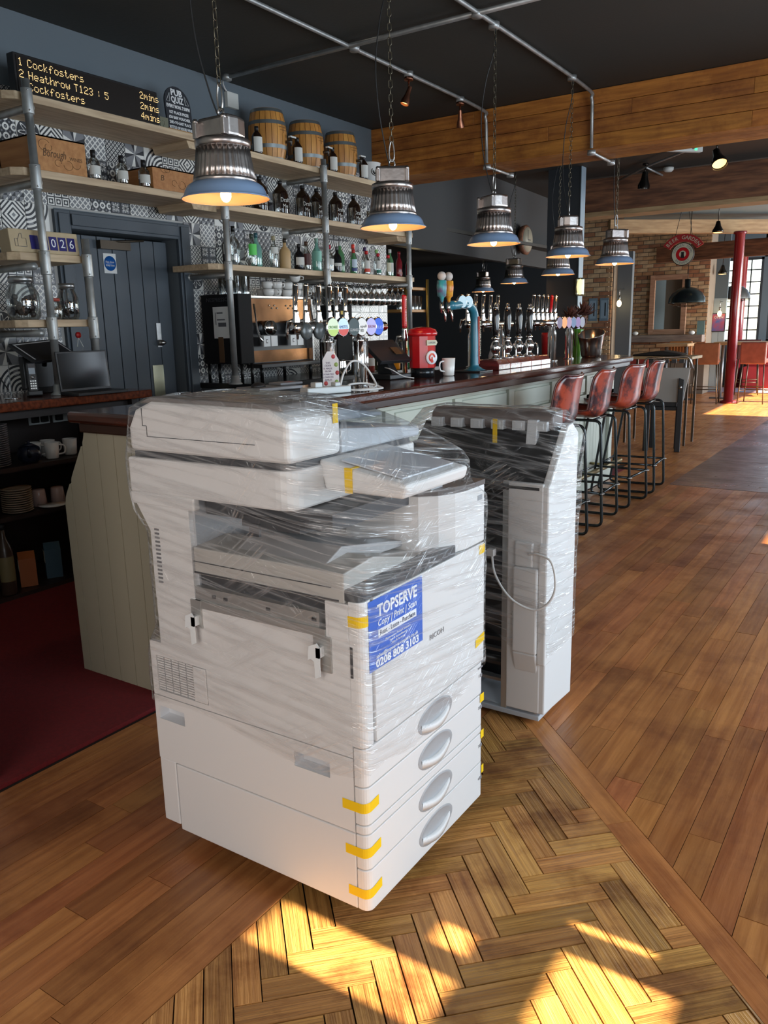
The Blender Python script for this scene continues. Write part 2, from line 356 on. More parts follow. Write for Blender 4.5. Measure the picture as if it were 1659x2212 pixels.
# long boards along the bar
n_pl = 0; random.seed(11)
x = HX
cols = [HX-PW*i for i in range(1, 38)]+[HX+PW*i for i in range(0, 38)]
for x0 in cols:
    x1 = x0+PW; y = BY-random.random()
    while y < FY:
        L_ = random.uniform(.55, 1.35); ya, yb = y, y+L_; y = yb
        poly = [(x0+G, ya+G), (x1-G, ya+G), (x1-G, yb-G), (x0+G, yb-G)]
        ym = (ya+yb)/2; xm = (x0+x1)/2
        if xm > HX: 
            poly = clip(poly, -1, -1, -D1-G)
        if xm > -1.8: 
            poly2 = clip(poly, 0, 1, 7.35)
        else: poly2 = poly
        if xm < -2.38 and ym < 8: continue
        if len(poly2) < 3: continue
        vis = (xm > -2.4 and xm < .15 and .3 < ym < 7.4 and xm < .05 - .0*ym and not (xm < HX and ym < .75) and not(xm > -.15 and ym > 2.6) and not (xm > -.45 and ym > 4.6))
        if vis and n_pl < 296: board(poly2, PI/2, 'plank', oak); n_pl += 1
        else: board(poly2, PI/2, 'distant_plank', oak, True)
# darker parquet beyond y 7.35: narrow strips laid across
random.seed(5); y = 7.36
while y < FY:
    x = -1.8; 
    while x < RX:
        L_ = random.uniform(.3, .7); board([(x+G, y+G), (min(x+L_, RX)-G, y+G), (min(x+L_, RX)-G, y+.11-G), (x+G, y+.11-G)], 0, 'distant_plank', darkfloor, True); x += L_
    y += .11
# herringbone blocks, laid at 45 degrees to the boards
random.seed(3); bw, bl = .0635, .254; n_bl = 0
c45 = math.cos(PI/4)
def r45(u, v): return (HX+.18+(u-v)*c45, .9+(u+v)*c45)
k = int(bl/bw)
for i in range(-60, 60):
    for j in range(-20, 20):
        for o_ in (0, 1):
            if o_ == 0: u0, v0, du, dv = i*bw+j*bl*1.0, i*bw-j*bl*1.0, bl, bw
            else: u0, v0, du, dv = i*bw+bl+j*bl, i*bw-bl+bw-j*bl, bw, bl
            J_ = random.uniform(.0012, .0024); q = [r45(u0+J_, v0+J_), r45(u0+du-J_, v0+J_), r45(u0+du-J_, v0+dv-J_), r45(u0+J_, v0+dv-J_)]
            q = clip(q, 1, 1, D0-G)
            if len(q) < 3: continue
            q = clip(q, -1, 0, -HX-G*2)
            if len(q) < 3: continue
            q = clip(q, 0, -1, -BY)
            if len(q) < 3 or area(q) < .00006: continue
            ym = sum(p[1] for p in q)/len(q); xm = sum(p[0] for p in q)/len(q)
            if xm > RX: continue
            if ym > .66 and xm < .12 and ym < 2.75 and n_bl < 300: board(q, PI/4 if o_ == 0 else -PI/4, 'block', blk); n_bl += 1
            else: board(q, PI/4 if o_ == 0 else -PI/4, 'distant_block', blk, True)
for b, nme, m, an_ in stuffb.values():
    o = b.build(nme, m, floor, rot=(0, 0, an_)); o['kind'] = 'stuff'
# red carpet behind the bar
red = mat('red_carpet', (.17, .004, .006), .95, var=.25, nscale=90, bump=.4, bscale=500)
g = MB(); g.box(-4.65, -2.375, -2, 8.0, -.011, .006); struct('floor_carpet', g, red, label='dark red carpet behind the bar')

paint = mat('blue_grey_paint', (.125, .15, .17), .75, bump=.05, bscale=90)
dpaint = mat('slate_paint', (.060, .075, .092), .5, bump=.04, bscale=60)
dark = mat('near_black_paint', (.036, .035, .030), .7, bump=.1, bscale=40)
dgreen = mat('dark_green_paint', (.006, .022, .016), .5)
plain = mat('dark_wall_paint', (.05, .055, .06), .7)
warmwhite = mat('cream_paint', (.62, .60, .52), .55)
DY0, DY1, DZ = 3.44, 4.34, 2.09
g = MB(); g.box(WX-.15, WX, -2, DY0, 0, CZ); g.box(WX-.15, WX, DY1, 7.15, 0, CZ); g.box(WX-.15, WX, DY0, DY1, DZ, CZ); wl = struct('wall_left', g, paint, label='blue-grey wall behind the bar shelves')
g = MB(); g.box(WX-.4, WX-.36, DY0-.2, DY1+.2, 0, CZ); struct('wall_passage', g, plain)
g = MB(); g.box(-9.2, RX+.2, BY-.1, FY+.2, CZ, CZ+.1); struct('ceiling', g, dark, label='black painted ceiling')
g = MB(); g.box(-9, RX, BY-.1, BY, 0, CZ); struct('wall_near', g, plain)
# stub of painted wall with skirting at the left edge of the picture
g = MB(); g.box(-4.65, -2.45, 1.10, 1.27, 0, CZ); sw = struct('wall_stub', g, warmwhite, label='cream wall end at the way behind the bar')
g = MB(); g.prism([(1.27,.0),(1.295,.0),(1.295,.12),(1.285,.135),(1.29,.15),(1.28,.17),(1.27,.17)], 'x', -4.6, -2.425); g.prism([(-2.45,0),(-2.415,0),(-2.415,.12),(-2.425,.135),(-2.42,.15),(-2.43,.17),(-2.45,.17)], 'y', 1.08, 1.295); g.v = [tuple(v) for v in g.v]
struct('baseboard_stub', g, warmwhite)

# bulkhead wall running on above the recess, dark recess behind it
g = MB(); g.prism([(-4.65,7.15),(-5.0,12.2),(-5.1,12.2),(-4.75,7.15)], 'z', 2.26, CZ)
struct('wall_bulkhead', g, mat('bulkhead_paint', (.040, .041, .042), .8), label='dark grey bulkhead above the bar recess')
g = MB(); g.box(-9.1, -9, 5, FY, 0, CZ); g.box(-9, -4.75, 7.05, 7.12, 0, CZ); struct('wall_recess', g, dgreen, label='dark green wall of the recess behind the bar')
g = MB(); g.box(-9, -4.9, 13.4, 13.5, 0, CZ); struct('wall_recess_end', g, plain)
g = MB(); g.box(-9, -5.1, 13.5, 13.52, 0, CZ); struct('wall_side_room', g, mat('pale_blue_wall', (.42,.50,.54), .6))
g = MB(); g.box(-9, -4.75, 7.1, 13.4, 2.5, 2.54); struct('ceiling_recess', g, dark)

# tiles of the wall behind the shelves
TM = [tile_mat('tile_pattern_%d' % i, f) for i, f in enumerate(TILE_FN)]
tb = MB(); h = TS/2-.0012; tb.add([(0,-h,-h),(0,h,-h),(0,h,h),(0,-h,h),(.008,-h+.001,-h+.001),(.008,h-.001,-h+.001),(.008,h-.001,h-.001),(.008,-h+.001,h-.001)], [(4,5,6,7),(0,1,5,4),(1,2,6,5),(2,3,7,6),(3,0,4,7)])
tmesh = []
for m in TM:
    o = tb.build('tile', m); tmesh.append(o.data); bpy.data.objects.remove(o)
random.seed(21); nt = 0; ty0 = 2.34
grout = mat('tile_grout', (.45, .44, .42), .9)
g = MB(); g.box(WX, WX+.002, 2.3, DY0-.10, .9, 2.86); g.box(WX, WX+.002, DY1+.10, 7.15, .9, 2.86); g.box(WX, WX+.002, DY0-.1, DY1+.1, DZ+.12, 2.86)
g.build('tile_grout_bed', grout, wl)
far = {}
last = [[None]*40 for _ in range(16)]
for r in range(12):
    for c in range(30):
        y = ty0+TS*(c+.5); z = 2.86-TS*(r+.5)
        if DY0-.13 < y < DY1+.13 and z < DZ+.14: continue
        if y+TS/2 > 7.16: continue
        ch = [i for i in range(len(TM)) if i != last[r][c-1] and (r == 0 or i != last[r-1][c])]
        i = random.choice(ch); last[r][c] = i
        if nt < 298 and not (z < 1.05):
            o = bpy.data.objects.new('tile', tmesh[i]); C.objects.link(o); o.parent = wl; o.location = (WX+.001, y, z); o.rotation_euler = (random.choice([0, PI/2, PI, -PI/2]) if i == 1 else 0, 0, 0); nt += 1
        else:
            o = bpy.data.objects.new('tile', tmesh[i]); C.objects.link(o); o.parent = wl; o.location = (WX+.001, y, z)

# door
dg_ = thing('door_1', 'slate grey boarded fire door behind the bar', 'door', (WX, 0, 0)); dg_['kind'] = 'structure'
g = MB()
for a, b in ((DY0-.115, DY0), (DY1, DY1+.115)):
    g.box(0, .03, a, b, 0, DZ+.11); g.box(.03, .045, a+.02, b-.02, 0, DZ+.09)
g.box(0, .03, DY0, DY1, DZ, DZ+.11); g.box(.03, .045, DY0, DY1, DZ+.02, DZ+.09)
g.build('door_frame', dpaint, dg_, .004)
g = MB(); g.box(-.10, -.075, DY0+.005, DY1-.03, .01, DZ-.02); g.build('door_leaf', mat('door_gap', (.03, .037, .045), .6), dg_)
n = 7; w_ = (DY1-DY0-.05)/n
for i in range(n):
    g = MB(); g.box(-.075, -.062, DY0+.01+i*w_+.003, DY0+.01+(i+1)*w_-.003, .01, DZ-.02); g.build('board', dpaint, dg_, .002, bseg=1)
g = MB(); g.box(-.062, -.052, DY1-.20, DY1-.16, 1.33, 1.50); g.cyl((-.05, DY1-.18, 1.36), .022, .025, 14, 'x'); g.ball((-.015, DY1-.18, 1.36), .02, 12, (.8, 1.3, .8)); g.build('door_handle', brushed, dg_)
g = MB(); g.box(-.062, -.058, DY1-.26, DY1-.16, .93, 1.20); g.build('push_plate', mat('brass_plate', (.45, .43, .30), .25, .9), dg_)
g = MB(); g.box(-.062, -.02, DY0+.25, DY0+.50, DZ-.10, DZ-.045); g.tube([(-.03, DY0+.36, DZ-.05), (.0, DY0+.60, DZ-.03)], .008); g.build('door_closer', mat('bronze', (.06, .045, .03), .4, .6), dg_)
sg = thing('fire_door_sign', 'square white sign with blue disc on the grey fire door', 'sign', (WX-.061, 3.785, 1.90))
g = MB(); g.box(0, .002, -.052, .052, -.065, .065); g.build('sign_board', paper, sg)
g = MB(); g.cyl((.002, 0, 0), .049, .0008, 28, 'x'); g.build('blue_disc', mat('sign_blue', (.01, .10, .36), .4), sg)
g = MB(); g.text('Fire door', .019, face_x(.0035, 0, .009), w=.07); g.text('Keep shut', .019, face_x(.0035, 0, -.013), w=.07); g.build('lettering', paper, sg)

# timber-clad beam across the room
stain = wood('stained_pine', (.50, .195, .034), (.30, .105, .018), .45, .16, (.9, 12, 12), dark=((.70, .62, .50), 3.2, .40, .56), bump=.1)
bm = thing('beam_1', 'orange-stained boarded beam across the ceiling', 'beam', (0, 6.93, 0)); bm['kind'] = 'structure'
g = MB(); g.box(WX, RX, .02, .50, 2.85, CZ); g.build('beam_core', dark, bm)
for i in range(4):
    z0 = 2.83+i*.1125; z1 = min(z0+.1085, CZ); cuts = [WX, WX+1.1+.7*((i*37) % 3), WX+3.4+.5*(i % 2), RX]
    for a, b in zip(cuts, cuts[1:]):
        g = MB(); cx = (a+b)/2; g.box(a-cx+.001, b-cx-.001, 0, .02, z0, z1); g.build('beam_board', stain, bm, .0015, (cx, 0, 0), bseg=1)
for i in range(4):
    g = MB(); g.box(WX, RX, .0+i*.125+.002, .125+i*.125-.002, 2.825, 2.85); g.build('beam_board', stain, bm)

# unseen right-hand wall; near holes shaped to throw sun patches, far ones windows
def wall_holes(name, X, th, ys, zs, holes, m):
    """boxes filling the wall grid except the holes (y0,y1,z0,z1)"""
    Y = sorted(set(ys+[v for h in holes for v in h[:2]])); Z = sorted(set(zs+[v for h in holes for v in h[2:]])); g = MB()
    for y0, y1 in zip(Y, Y[1:]):
        run = None
        for z0, z1 in zip(Z, Z[1:]):
            ym, zm = (y0+y1)/2, (z0+z1)/2
            if any(h[0] < ym < h[1] and h[2] < zm < h[3] for h in holes):
                if run is not None: g.box(X, X+th, y0, y1, run, z0); run = None
            elif run is None: run = z0
        if run is not None: g.box(X, X+th, y0, y1, run, Z[-1])
    return struct(name, g, m)
holes = [(1.33, 1.562, 1.252, 1.388), (1.20, 1.35, 1.47, 1.72), (1.655, 1.672, 1.29, 1.395), (1.43, 1.50, 1.48, 1.53), (1.0, 1.26, 1.12, 1.38),
         (5.62, 5.95, 1.1, 1.485), (4.38, 4.44, 1.2, 1.36), (13.3, 15.6, .9, 2.5), (15.8, 18.8, .9, 2.5)]
wall_holes('wall_right', RX, .02, [BY, FY], [0, CZ], holes, mat('light_wall_paint', (.45, .46, .45), .7))
# frames added around the side area lamps
for i, (yc, w) in enumerate(((3.4, 3.0), (-.75, 1.9), (9.0, 4.0), (17, 4.0))):
    if i == 3: continue
    wd_ = thing('window_%d' % (4+i), 'added empty frame around a daylight area lamp on the side wall', 'window', (RX-.02, yc, 1.55)); wd_['kind'] = 'structure'; fr = mat('window_frame_white', (.6,.6,.58), .5)
    for a in ((-w/2-.06, w/2+.06, .96, 1.03), (-w/2-.06, w/2+.06, -1.03, -.96), (-w/2-.06, -w/2, -.96, .96), (w/2, w/2+.06, -.96, .96)): g = MB(); g.box(-.09, 0, *a); g.build('window_frame', fr, wd_)
# far wall with the tall bright windows
zf = FY-.5
def fwin(name, x0, x1, z0, z1, nx, nz):
    w = thing(name, 'tall multi-pane window in the far wall', 'window', (x0, zf, z0)); w['kind'] = 'structure'
    fr = mat('window_black', (.03, .035, .04), .4); a, b = x1-x0, z1-z0; g = MB(); t = .05
    g.box(0, t, -.05, .05, 0, b); g.box(a-t, a, -.05, .05, 0, b); g.box(0, a, -.05, .05, 0, t); g.box(0, a, -.05, .05, b-t, b); g.build('window_frame', fr, w)
    for i in range(1, nx): g = MB(); g.box(a*i/nx-.012, a*i/nx+.012, -.02, .02, t, b-t); g.build('glazing_bar', fr, w)
    for j in range(1, nz): g = MB(); g.box(t, a-t, -.02, .02, b*j/nz-.012, b*j/nz+.012); g.build('glazing_bar', fr, w)
    for i in range(nx):
        for j in range(nz):
            g = MB(); g.box(a*i/nx+.01, a*(i+1)/nx-.01, -.003, .003, b*j/nz+.01, b*(j+1)/nz-.01); g.build('pane', glass('window_glass', (1,1,1), .04), w)
g = MB(); g.box(-9, -4.05, zf-.05, zf+.05, 0, CZ); g.box(-3.05, -2.9, zf-.05, zf+.05, 0, CZ); g.box(-1.9, -1.4, zf-.05, zf+.05, 0, CZ); g.box(.6, RX, zf-.05, zf+.05, 0, CZ); g.box(-4.05, .6, zf-.05, zf+.05, 0, .95); g.box(-4.05, .6, zf-.05, zf+.05, 2.72, CZ)
struct('wall_far', g, mat('far_wall_paint', (.10, .13, .15), .7), label='blue-grey far wall with tall windows')
fwin('window_1', -4.05, -3.05, .95, 2.72, 4, 7); fwin('window_2', -2.9, -1.9, .95, 2.72, 4, 7); fwin('window_3', -1.4, .6, .95, 2.72, 5, 4)  # the third window is added, out of view, for reflections in the floor

# ================================================================== BAR
mahog = wood('mahogany', (.085, .020, .010), (.030, .008, .005), .12, .1, (1.2, 14, 14), coat=.5, bump=.05)
sage = mat('sage_paint', (.50, .53, .45), .45, bump=.03, bscale=60, var=.06, nscale=3)
olive = mat('olive_cream_paint', (.36, .33, .25), .5, bump=.03, bscale=60)
BX0, BX1, BY0, BY1, BZ = -2.93, -2.38, 2.0, 7.45, 1.14
bar = thing('bar_counter', 'long bar counter with dark polished top and pale green panelled front', 'bar counter', (0, 0, 0))
g = MB()
g.prism([(-2.80,1.97),(-2.17,1.97),(-2.13,2.02),(-2.13,7.22),(-2.2,7.45),(-2.36,7.55),(-2.80,7.55)], 'z', BZ-.045, BZ); g.build('worktop', mahog, bar, .012)
g = MB(); g.prism([(-2.77,2.0),(-2.2,2.0),(-2.16,2.04),(-2.16,7.2),(-2.36,7.5),(-2.77,7.5)], 'z', BZ-.085, BZ-.045); g.build('edge_moulding', mat('dark_moulding', (.035,.014,.009), .2), bar, .006)
# end panel: tongued boards with a shaped rear edge
prof = [(-2.77, 1.055), (-2.775, 1.03), (-2.93, .78), (-2.94, .74), (-2.935, 0)]
def endleft(z):
    z = min(z, 1.055)
    for (xa, za), (xb, zb) in zip(prof, prof[1:]):
        if zb <= z <= za: return xa+(xb-xa)*(za-z)/(za-zb+1e-9)
    return prof[-1][0]
ex = [-2.395-.0985*i for i in range(6)]
for i in range(6):
    xr = ex[i]; xl = xr-.0985
    zs = [0, .3, .6, .74]+[.76+.01475*q for q in range(21)]
    left = [(max(xl+.004, endleft(z)), z) for z in zs if endleft(z) < xr-.001]
    if len(left) < 2: continue
    ztop = left[-1][1]; poly = [(xr-.001, 0)]+[(xr-.001, ztop)]+left[::-1]
    g = MB(); g.prism(poly, 'y', 2.02, 2.034); g.build('end_board', olive, bar)
ef = [(-2.39,0),(-2.39,1.05)]+[(x+.004, z) for x, z in prof]; g = MB(); g.prism(ef, 'y', 2.024, 2.06); g.build('end_frame', mat('pale_groove', (.75,.73,.64), .6), bar)
g = MB(); g.prism([(-2.395,.02),(-2.395,1.05)]+[(x+.01, max(z, .02)) for x, z in prof], 'y', 2.06, 7.45); g.build('carcass', mat('bar_core', (.30,.32,.27), .6), bar)
g = MB(); g.box(-2.40, -2.365, 2.02, 2.13, 0, 1.055); g.build('corner_post', sage, bar, .002)
# front: top rail, framed panels below the top, boarded lower part, skirting
g = MB(); g.box(-2.395, -2.365, 2.0, 7.45, 1.0, 1.055); g.box(-2.395, -2.365, 2.0, 7.45, .80, .84); g.box(-2.395, -2.360, 2.0, 7.45, 0, .11); g.build('front_rail', sage, bar, .003)
y = 2.13; i = 0
while y < 7.4:
    w_ = .78; y1 = min(y+w_, 7.45)
    g = MB(); g.box(-2.395, -2.365, y1-.09, y1, .11, 1.0); g.build('stile', sage, bar, .003)
    g = MB(); g.box(-2.395, -2.385, y, y1-.09, .84, 1.0); g.box(-2.386, -2.372, y+.02, y1-.11, .86, .98); g.build('front_panel', sage, bar, .006, bseg=1)
    n = 7; bw_ = (y1-.09-y)/n
    for j in range(n):
        if i*n+j > 46: break
        g = MB(); g.box(-2.392, -2.380, y+bw_*j+.0015, y+bw_*(j+1)-.0015, .11, .80); g.build('matchboard', sage, bar, .003, bseg=1)
    y = y1; i += 1
g = MB(); g.tube([(-2.20, 2.4, .22), (-2.20, 7.2, .22)], .02, 10)
for yy in (2.6, 4.0, 5.4, 6.9): g.tube([(-2.375, yy, .22), (-2.2, yy, .22)], .012, 8)
g.build('foot_rail', mat('dull_brass', (.35,.27,.12), .35, .9), bar)

# left back counter
bc = thing('back_counter', 'dark back counter with mahogany edge and open crockery shelves, left of the grey door', 'counter', (0, 0, 0))
redm = wood('red_mahogany', (.19, .045, .018), (.08, .02, .010), .15, .1, (1.2, 14, 14), coat=.4, bump=.05)
g = MB(); g.prism([(-4.64,1.3),(-4.0,1.3),(-4.0,3.44),(-4.03,3.47),(-4.64,3.47)], 'z', 1.042, 1.09); g.build('worktop', redm, bc, .008)
dk = mat('black_brown_shelf', (.028, .016, .013), .45, var=.4, nscale=6)
for z, th in ((.735, .025), (.47, .025), (.03, .03)):
    g = MB(); g.box(-4.63, -4.08 if z > .1 else -4.08, 1.3, 3.36, z-th, z); g.build('shelf', dk, bc)
g = MB(); g.box(-4.64, -4.62, 1.3, 3.36, 0, 1.04); g.build('back_panel', dk, bc)
for a in ((-4.63, -4.06, 3.33, 3.37, 0, 1.04), (-4.63, -4.08, 1.3, 1.33, 0, 1.04), (-4.64, -4.1, 2.3, 3.33, .99, 1.04)): g = MB(); g.box(*a); g.build('side_panel', dk, bc)
# right back counter
rc = thing('back_counter', 'black back counter under the bottle shelves, right of the grey door', 'counter', (0, 0, 0))
g = MB(); g.box(-4.64, -4.0, 4.47, 7.1, 1.01, 1.05); g.build('worktop', mat('black_worktop', (.02, .02, .021), .18), rc, .004)
g = MB(); g.box(-4.64, -4.06, 4.49, 7.08, 0, 1.01); g.build('carcass', mat('counter_grey', (.08, .09, .10), .5), rc)

# ================================================================== COPIER
CX1, CX0, CY0, CY1 = -.98, -1.695, 1.376, 1.985
tape_m = glass('yellow_tape', (.95, .62, .02), .05, .25, haze=.85)
grey = mat('copier_grey', (.30, .31, .33), .4); dgrey = mat('copier_dark', (.055, .057, .062), .42); shade = mat('copier_inner', (.42, .43, .45), .5)
cp = thing('photocopier', 'white office photocopier wrapped in clear film with a blue sticker', 'photocopier', (CX1, CY0, 0))
# local coordinates: x from -.715 (rear) to 0 (front), y from 0 (near side) to .61
DX, DY = CX0-CX1, CY1-CY0
def rb(g, x0, x1, y0, y1, z0, z1, r=.016, rr=.006):
    """box rounded at its front vertical corners"""
    p = [(x0, y0)]+[(x1-r+r*math.sin(a), y0+r-r*math.cos(a)) for a in [PI/2*i/5 for i in range(6)]]+[(x1-r+r*math.cos(a), y1-r+r*math.sin(a)) for a in [PI/2*i/5 for i in range(6)]]+[(x0, y1)]
    g.prism(p, 'z', z0, z1)
# core
g = MB(); g.box(DX+.01, -.05, .06, DY-.008, .055, .74); g.box(DX+.01, -.05, .03, DY-.008, .74, .84); g.build('chassis', dgrey, cp)
# near-side lower panels
g = MB(); g.box(DX+.065, -.036, 0, .012, .052, .258); g.build('side_panel', cream, cp, .003)
g = MB(); g.box(DX, DX+.062, 0, .012, .065, .262); g.build('side_panel', cream, cp, .003)
def holed(x0, x1, z0, z1, holes, y0, y1):
    X = sorted({x0, x1, *[v for h in holes for v in h[:2]]}); Z = sorted({z0, z1, *[v for h in holes for v in h[2:]]}); g = MB()
    for a, b in zip(X, X[1:]):
        run = None
        for c, d in zip(Z, Z[1:]):
            if any(h[0] < (a+b)/2 < h[1] and h[2] < (c+d)/2 < h[3] for h in holes):
                if run is not None: g.box(a, b, y0, y1, run, c); run = None
            elif run is None: run = c
        if run is not None: g.box(a, b, y0, y1, run, z1)
    return g
hp = [(-.70, -.60, .385, .425), (-.215, -.105, .385, .425)]
g = holed(DX+.0, -.036, .262, .455, [(a, b, c, d) for a, b, c, d in hp], 0, .012); g.build('side_panel', cream, cp)
for a, b, c, d in hp:
    g = MB(); g.add([(a,.002,c),(b,.002,c),(b,.002,d),(a,.002,d),(a+.006,.030,c+.006),(b-.006,.030,c+.006),(b-.006,.030,d),(a+.006,.030,d)], [(4,5,6,7),(0,1,5,4),(1,2,6,5),(2,3,7,6),(3,0,4,7)]); g.build('grip_recess', mat('recess_grey', (.62,.63,.65), .4), cp)
# upper near-side panel with the finisher port
gx0, gx1 = DX+.02, DX+.16
g = holed(DX, -.036, .457, .745, [(gx0, gx1+.052, .472, .575), (DX, DX+.045, .615, .745)], .001, .012); g.build('side_panel', cream, cp)
g = MB(); g.box(gx0, gx1+.05, .011, .014, .47, .577); g.build('vent_backing', grey, cp)
gl = MB()
for j in range(14):
    for i in range(5): gl.box(gx0+.002+i*.028, gx0+.026+i*.028, .004, .012, .475+j*.0071, .4795+j*.0071)
o = gl.build('vent_grille', cream, cp); 
g = MB(); g.box(gx1+.003, gx1+.05, -.001, .008, .474, .573); g.box(gx1+.015, gx1+.035, -.003, .0, .563, .569); g.build('hatch', cream, cp, .002)
lv = MB()
for j in range(14): lv.box(DX+.062, DX+.078, -.002, .002, .79+j*.011, .795+j*.011)
lv.build('louvre', mat('louvre_grey', (.16,.16,.17), .5), cp)
# column at the rear and shelf over the tray
g = MB(); g.prism([(-.522,.745),(-.522,1.03),(DX,1.03),(DX,1.0),(DX+.045,.93),(DX+.045,.745)], 'y', 0, .014); g.build('rear_column', cream, cp)
g = MB(); g.box(DX, DX+.03, .014, DY, 1.0, 1.04); g.build('rear_column', cream, cp)
g = MB(); g.box(DX+.05, DX+.20, .014, DY, .60, 1.03); g.build('rear_housing', shade, cp)
# metal rail of the finisher port and hooks
g = MB(); g.box(-.52, -.10, -.004, .01, .745, .765); g.box(-.52, -.12, .002, .03, .765, .80); g.box(-.135, -.085, -.005, .004, .66, .748); g.box(-.535, -.50, -.005, .004, .69, .765); g.build('docking_rail', mat('docking_metal', (.50,.50,.48), .35, .6), cp)
for hx in (-.118, -.522):
    g = MB(); g.prism([(hx-.016,.725),(hx+.006,.735),(hx+.014,.725),(hx+.014,.655),(hx,.648),(hx-.002,.69),(hx-.012,.695),(hx-.02,.69)], 'y', -.024, -.02); g.box(hx+.004, hx+.014, -.024, 0, .70, .725); g.build('hook', mat('hook_white', (.7,.73,.74), .4), cp)
bh = MB()
for hx in (-.46, -.42, -.28, -.14): bh.box(hx, hx+.012, -.001, .004, .778, .786)
bh.build('slot', black, cp)
g = MB(); g.box(-.10, -.036, -.001, .03, .745, .835); g.box(-.09, -.036, -.003, .0, .752, .80); g.build('corner_block', cream, cp, .002)
# dark exit slot and output tray
g = MB(); g.box(-.52, -.06, .02, .05, .80, .845); g.build('exit_slot', dgrey, cp)
g = MB(); g.prism([(.0,.835),(.0,.905),(.12,.915),(.30,.87),(.46,.85),(.46,.835)], 'x', -.515, -.045); g.build('output_tray', mat('tray_greige', (.45,.43,.40), .5), cp, .003)
g = MB(); g.box(-.515, -.08, -.003, .001, .868, .8695); g.build('tray_seam', dgrey, cp)
g = MB(); g.box(-.515, -.06, -.002, .015, .838, .842); g.build('tray_lip', dgrey, cp)
g = MB(); g.prism([(.03,.905),(.10,.935),(.30,.90),(.40,.88),(.40,.87),(.06,.89)], 'x', -.40, -.12); g.build('tray_flap', mat('tray_flap', (.36,.35,.35), .5), cp, .003)
g = MB(); g.box(-.515, -.05, .40, .46, .85, 1.03); g.build('tray_wall', shade, cp)
g = MB(); g.box(-.50, -.10, .04, .40, .985, 1.025); g.prism([(.02,.975),(.02,1.0),(.2,1.0),(.2,.96)], 'x', -.36, -.18); g.box(-.33, -.30, .012, .02, .955, .985); g.build('scanner_underside', dgrey, cp)
# front corner column and front cover
g = MB(); rb(g, -.036, 0, 0, .05, .487, .842, .02); g.box(-.02, 0, .05, DY, .487, .842); g.build('front_cover', cream, cp, .002)
g = MB(); g.box(-.033, -.026, -.0012, .002, .66, .735); g.build('cover_slot', dgrey, cp)
g = MB(); rb(g, -.05, -.004, .002, .46, .842, .868, .02); g.build('slot_strip', dgrey, cp, .002)
tp_ = [(-.30,.36),(-.14,.36),(-.075,.375),(-.035,.41),(-.010,.455),(0,.50),(0,DY),(-.30,DY)]
g = MB(); g.prism(tp_, 'z', .846, 1.008); g.build('toner_block', cream, cp, .004)
g = MB(); g.box(.0, .0012, .565, .592, .968, .982); g.build('badge', grey, cp, .0005)
g = MB(); g.prism([(x-.004 if x < -.2 else x+.001, y-.003 if y < .5 else y) for x, y in tp_], 'z', 1.008, 1.022); g.build('toner_lid', mat('lid_brown_grey', (.10,.085,.08), .4), cp)
# paper drawers
dr = [(.387, .484, 'd'), (.287, .384, 'd'), (.262, .284, 's'), (.167, .259, 'd'), (.053, .164, 'd')]
for z0, z1, kind in dr:
    g = MB(); rb(g, -.034, 0, 0, DY, z0, z1, .02); d = g.build('drawer' if kind == 'd' else 'divider_strip', cream, cp, .0025)
    if kind == 'd':
        zc = (z0+z1)/2; yc = .325
        # oval rim, grey painted in for the recess's shadow, with a bowed grip bar
        g = MB(); n = 28
        rim = [(0, .086*math.cos(2*PI*i/n), .040*math.sin(2*PI*i/n)) for i in range(n)]
        vs = []
        for k, (sc, dx) in enumerate(((1.06, .0004), (1.0, .0022), (.93, .0022), (.88, .0006), (.5, .0006))): vs += [(dx, y*sc, z*sc) for _, y, z in rim]
        fs = [(k*n+i, k*n+(i+1) % n, (k+1)*n+(i+1) % n, (k+1)*n+i) for k in range(4) for i in range(n)]+[tuple(4*n+i for i in range(n))]
        g.add(vs, fs, True); h_ = g.build('handle', mat('handle_shadow_grey', (.36,.36,.37), .4), d, loc=(0, yc, zc))
        g = MB(); pts = [(.002+.010*math.sin(PI*i/12), -.074+.148*i/12, -.010-.012*math.sin(PI*i/12)) for i in range(13)]
        for a, b in zip(pts, pts[1:]): g.add([(a[0],a[1],a[2]-.011),(b[0],b[1],b[2]-.011),(b[0],b[1],b[2]+.011),(a[0],a[1],a[2]+.011),(a[0]-.014,a[1],a[2]-.008),(b[0]-.014,b[1],b[2]-.008),(b[0]-.014,b[1],b[2]+.008),(a[0]-.014,a[1],a[2]+.008)], [(0,1,2,3),(3,2,6,7),(0,4,5,1)], True)
        g.build('grip', cream, h_)
# sticker, lettering
st = MB(); st.box(.0006, .0014, .026, .262, .668, .838); stk = st.build('sticker', mat('sticker_blue', (.035, .13, .55), .35), cp)
wt = mat('print_white', (.85,.86,.88), .5)
g = MB(); g.text('TOPSERVE', .040, face_x(.0022, .148, .806), .0003, w=.175, bold=.028); g.text('Copy | Print | Scan', .023, face_x(.0022, .148, .777), .0003, w=.17, shear=.2, bold=.006)
g.text('Photocopiers Printers Scanners', .008, face_x(.0022, .148, .729), .0003, w=.11); g.text('New & Reconditioned', .008, face_x(.0022, .148, .7205), .0003, w=.075); g.text('Sales & Servicing', .008, face_x(.0022, .148, .712), .0003, w=.06)
g.text('sales@topserve-copiers.co.uk', .0125, face_x(.0022, .146, .699), .0003, w=.185, bold=.012); g.text('0208 808 3103', .027, face_x(.0022, .146, .681), .0003, w=.19, bold=.03)
g.box(.0015, .0021, .064, .232, .742, .762); g.build('lettering', wt, stk)
g = MB(); g.text('Rent - Lease - Purchase', .0175, face_x(.0026, .148, .752), .0003, w=.155); g.build('dark_lettering', mat('print_navy', (.03,.04,.09), .5), stk)
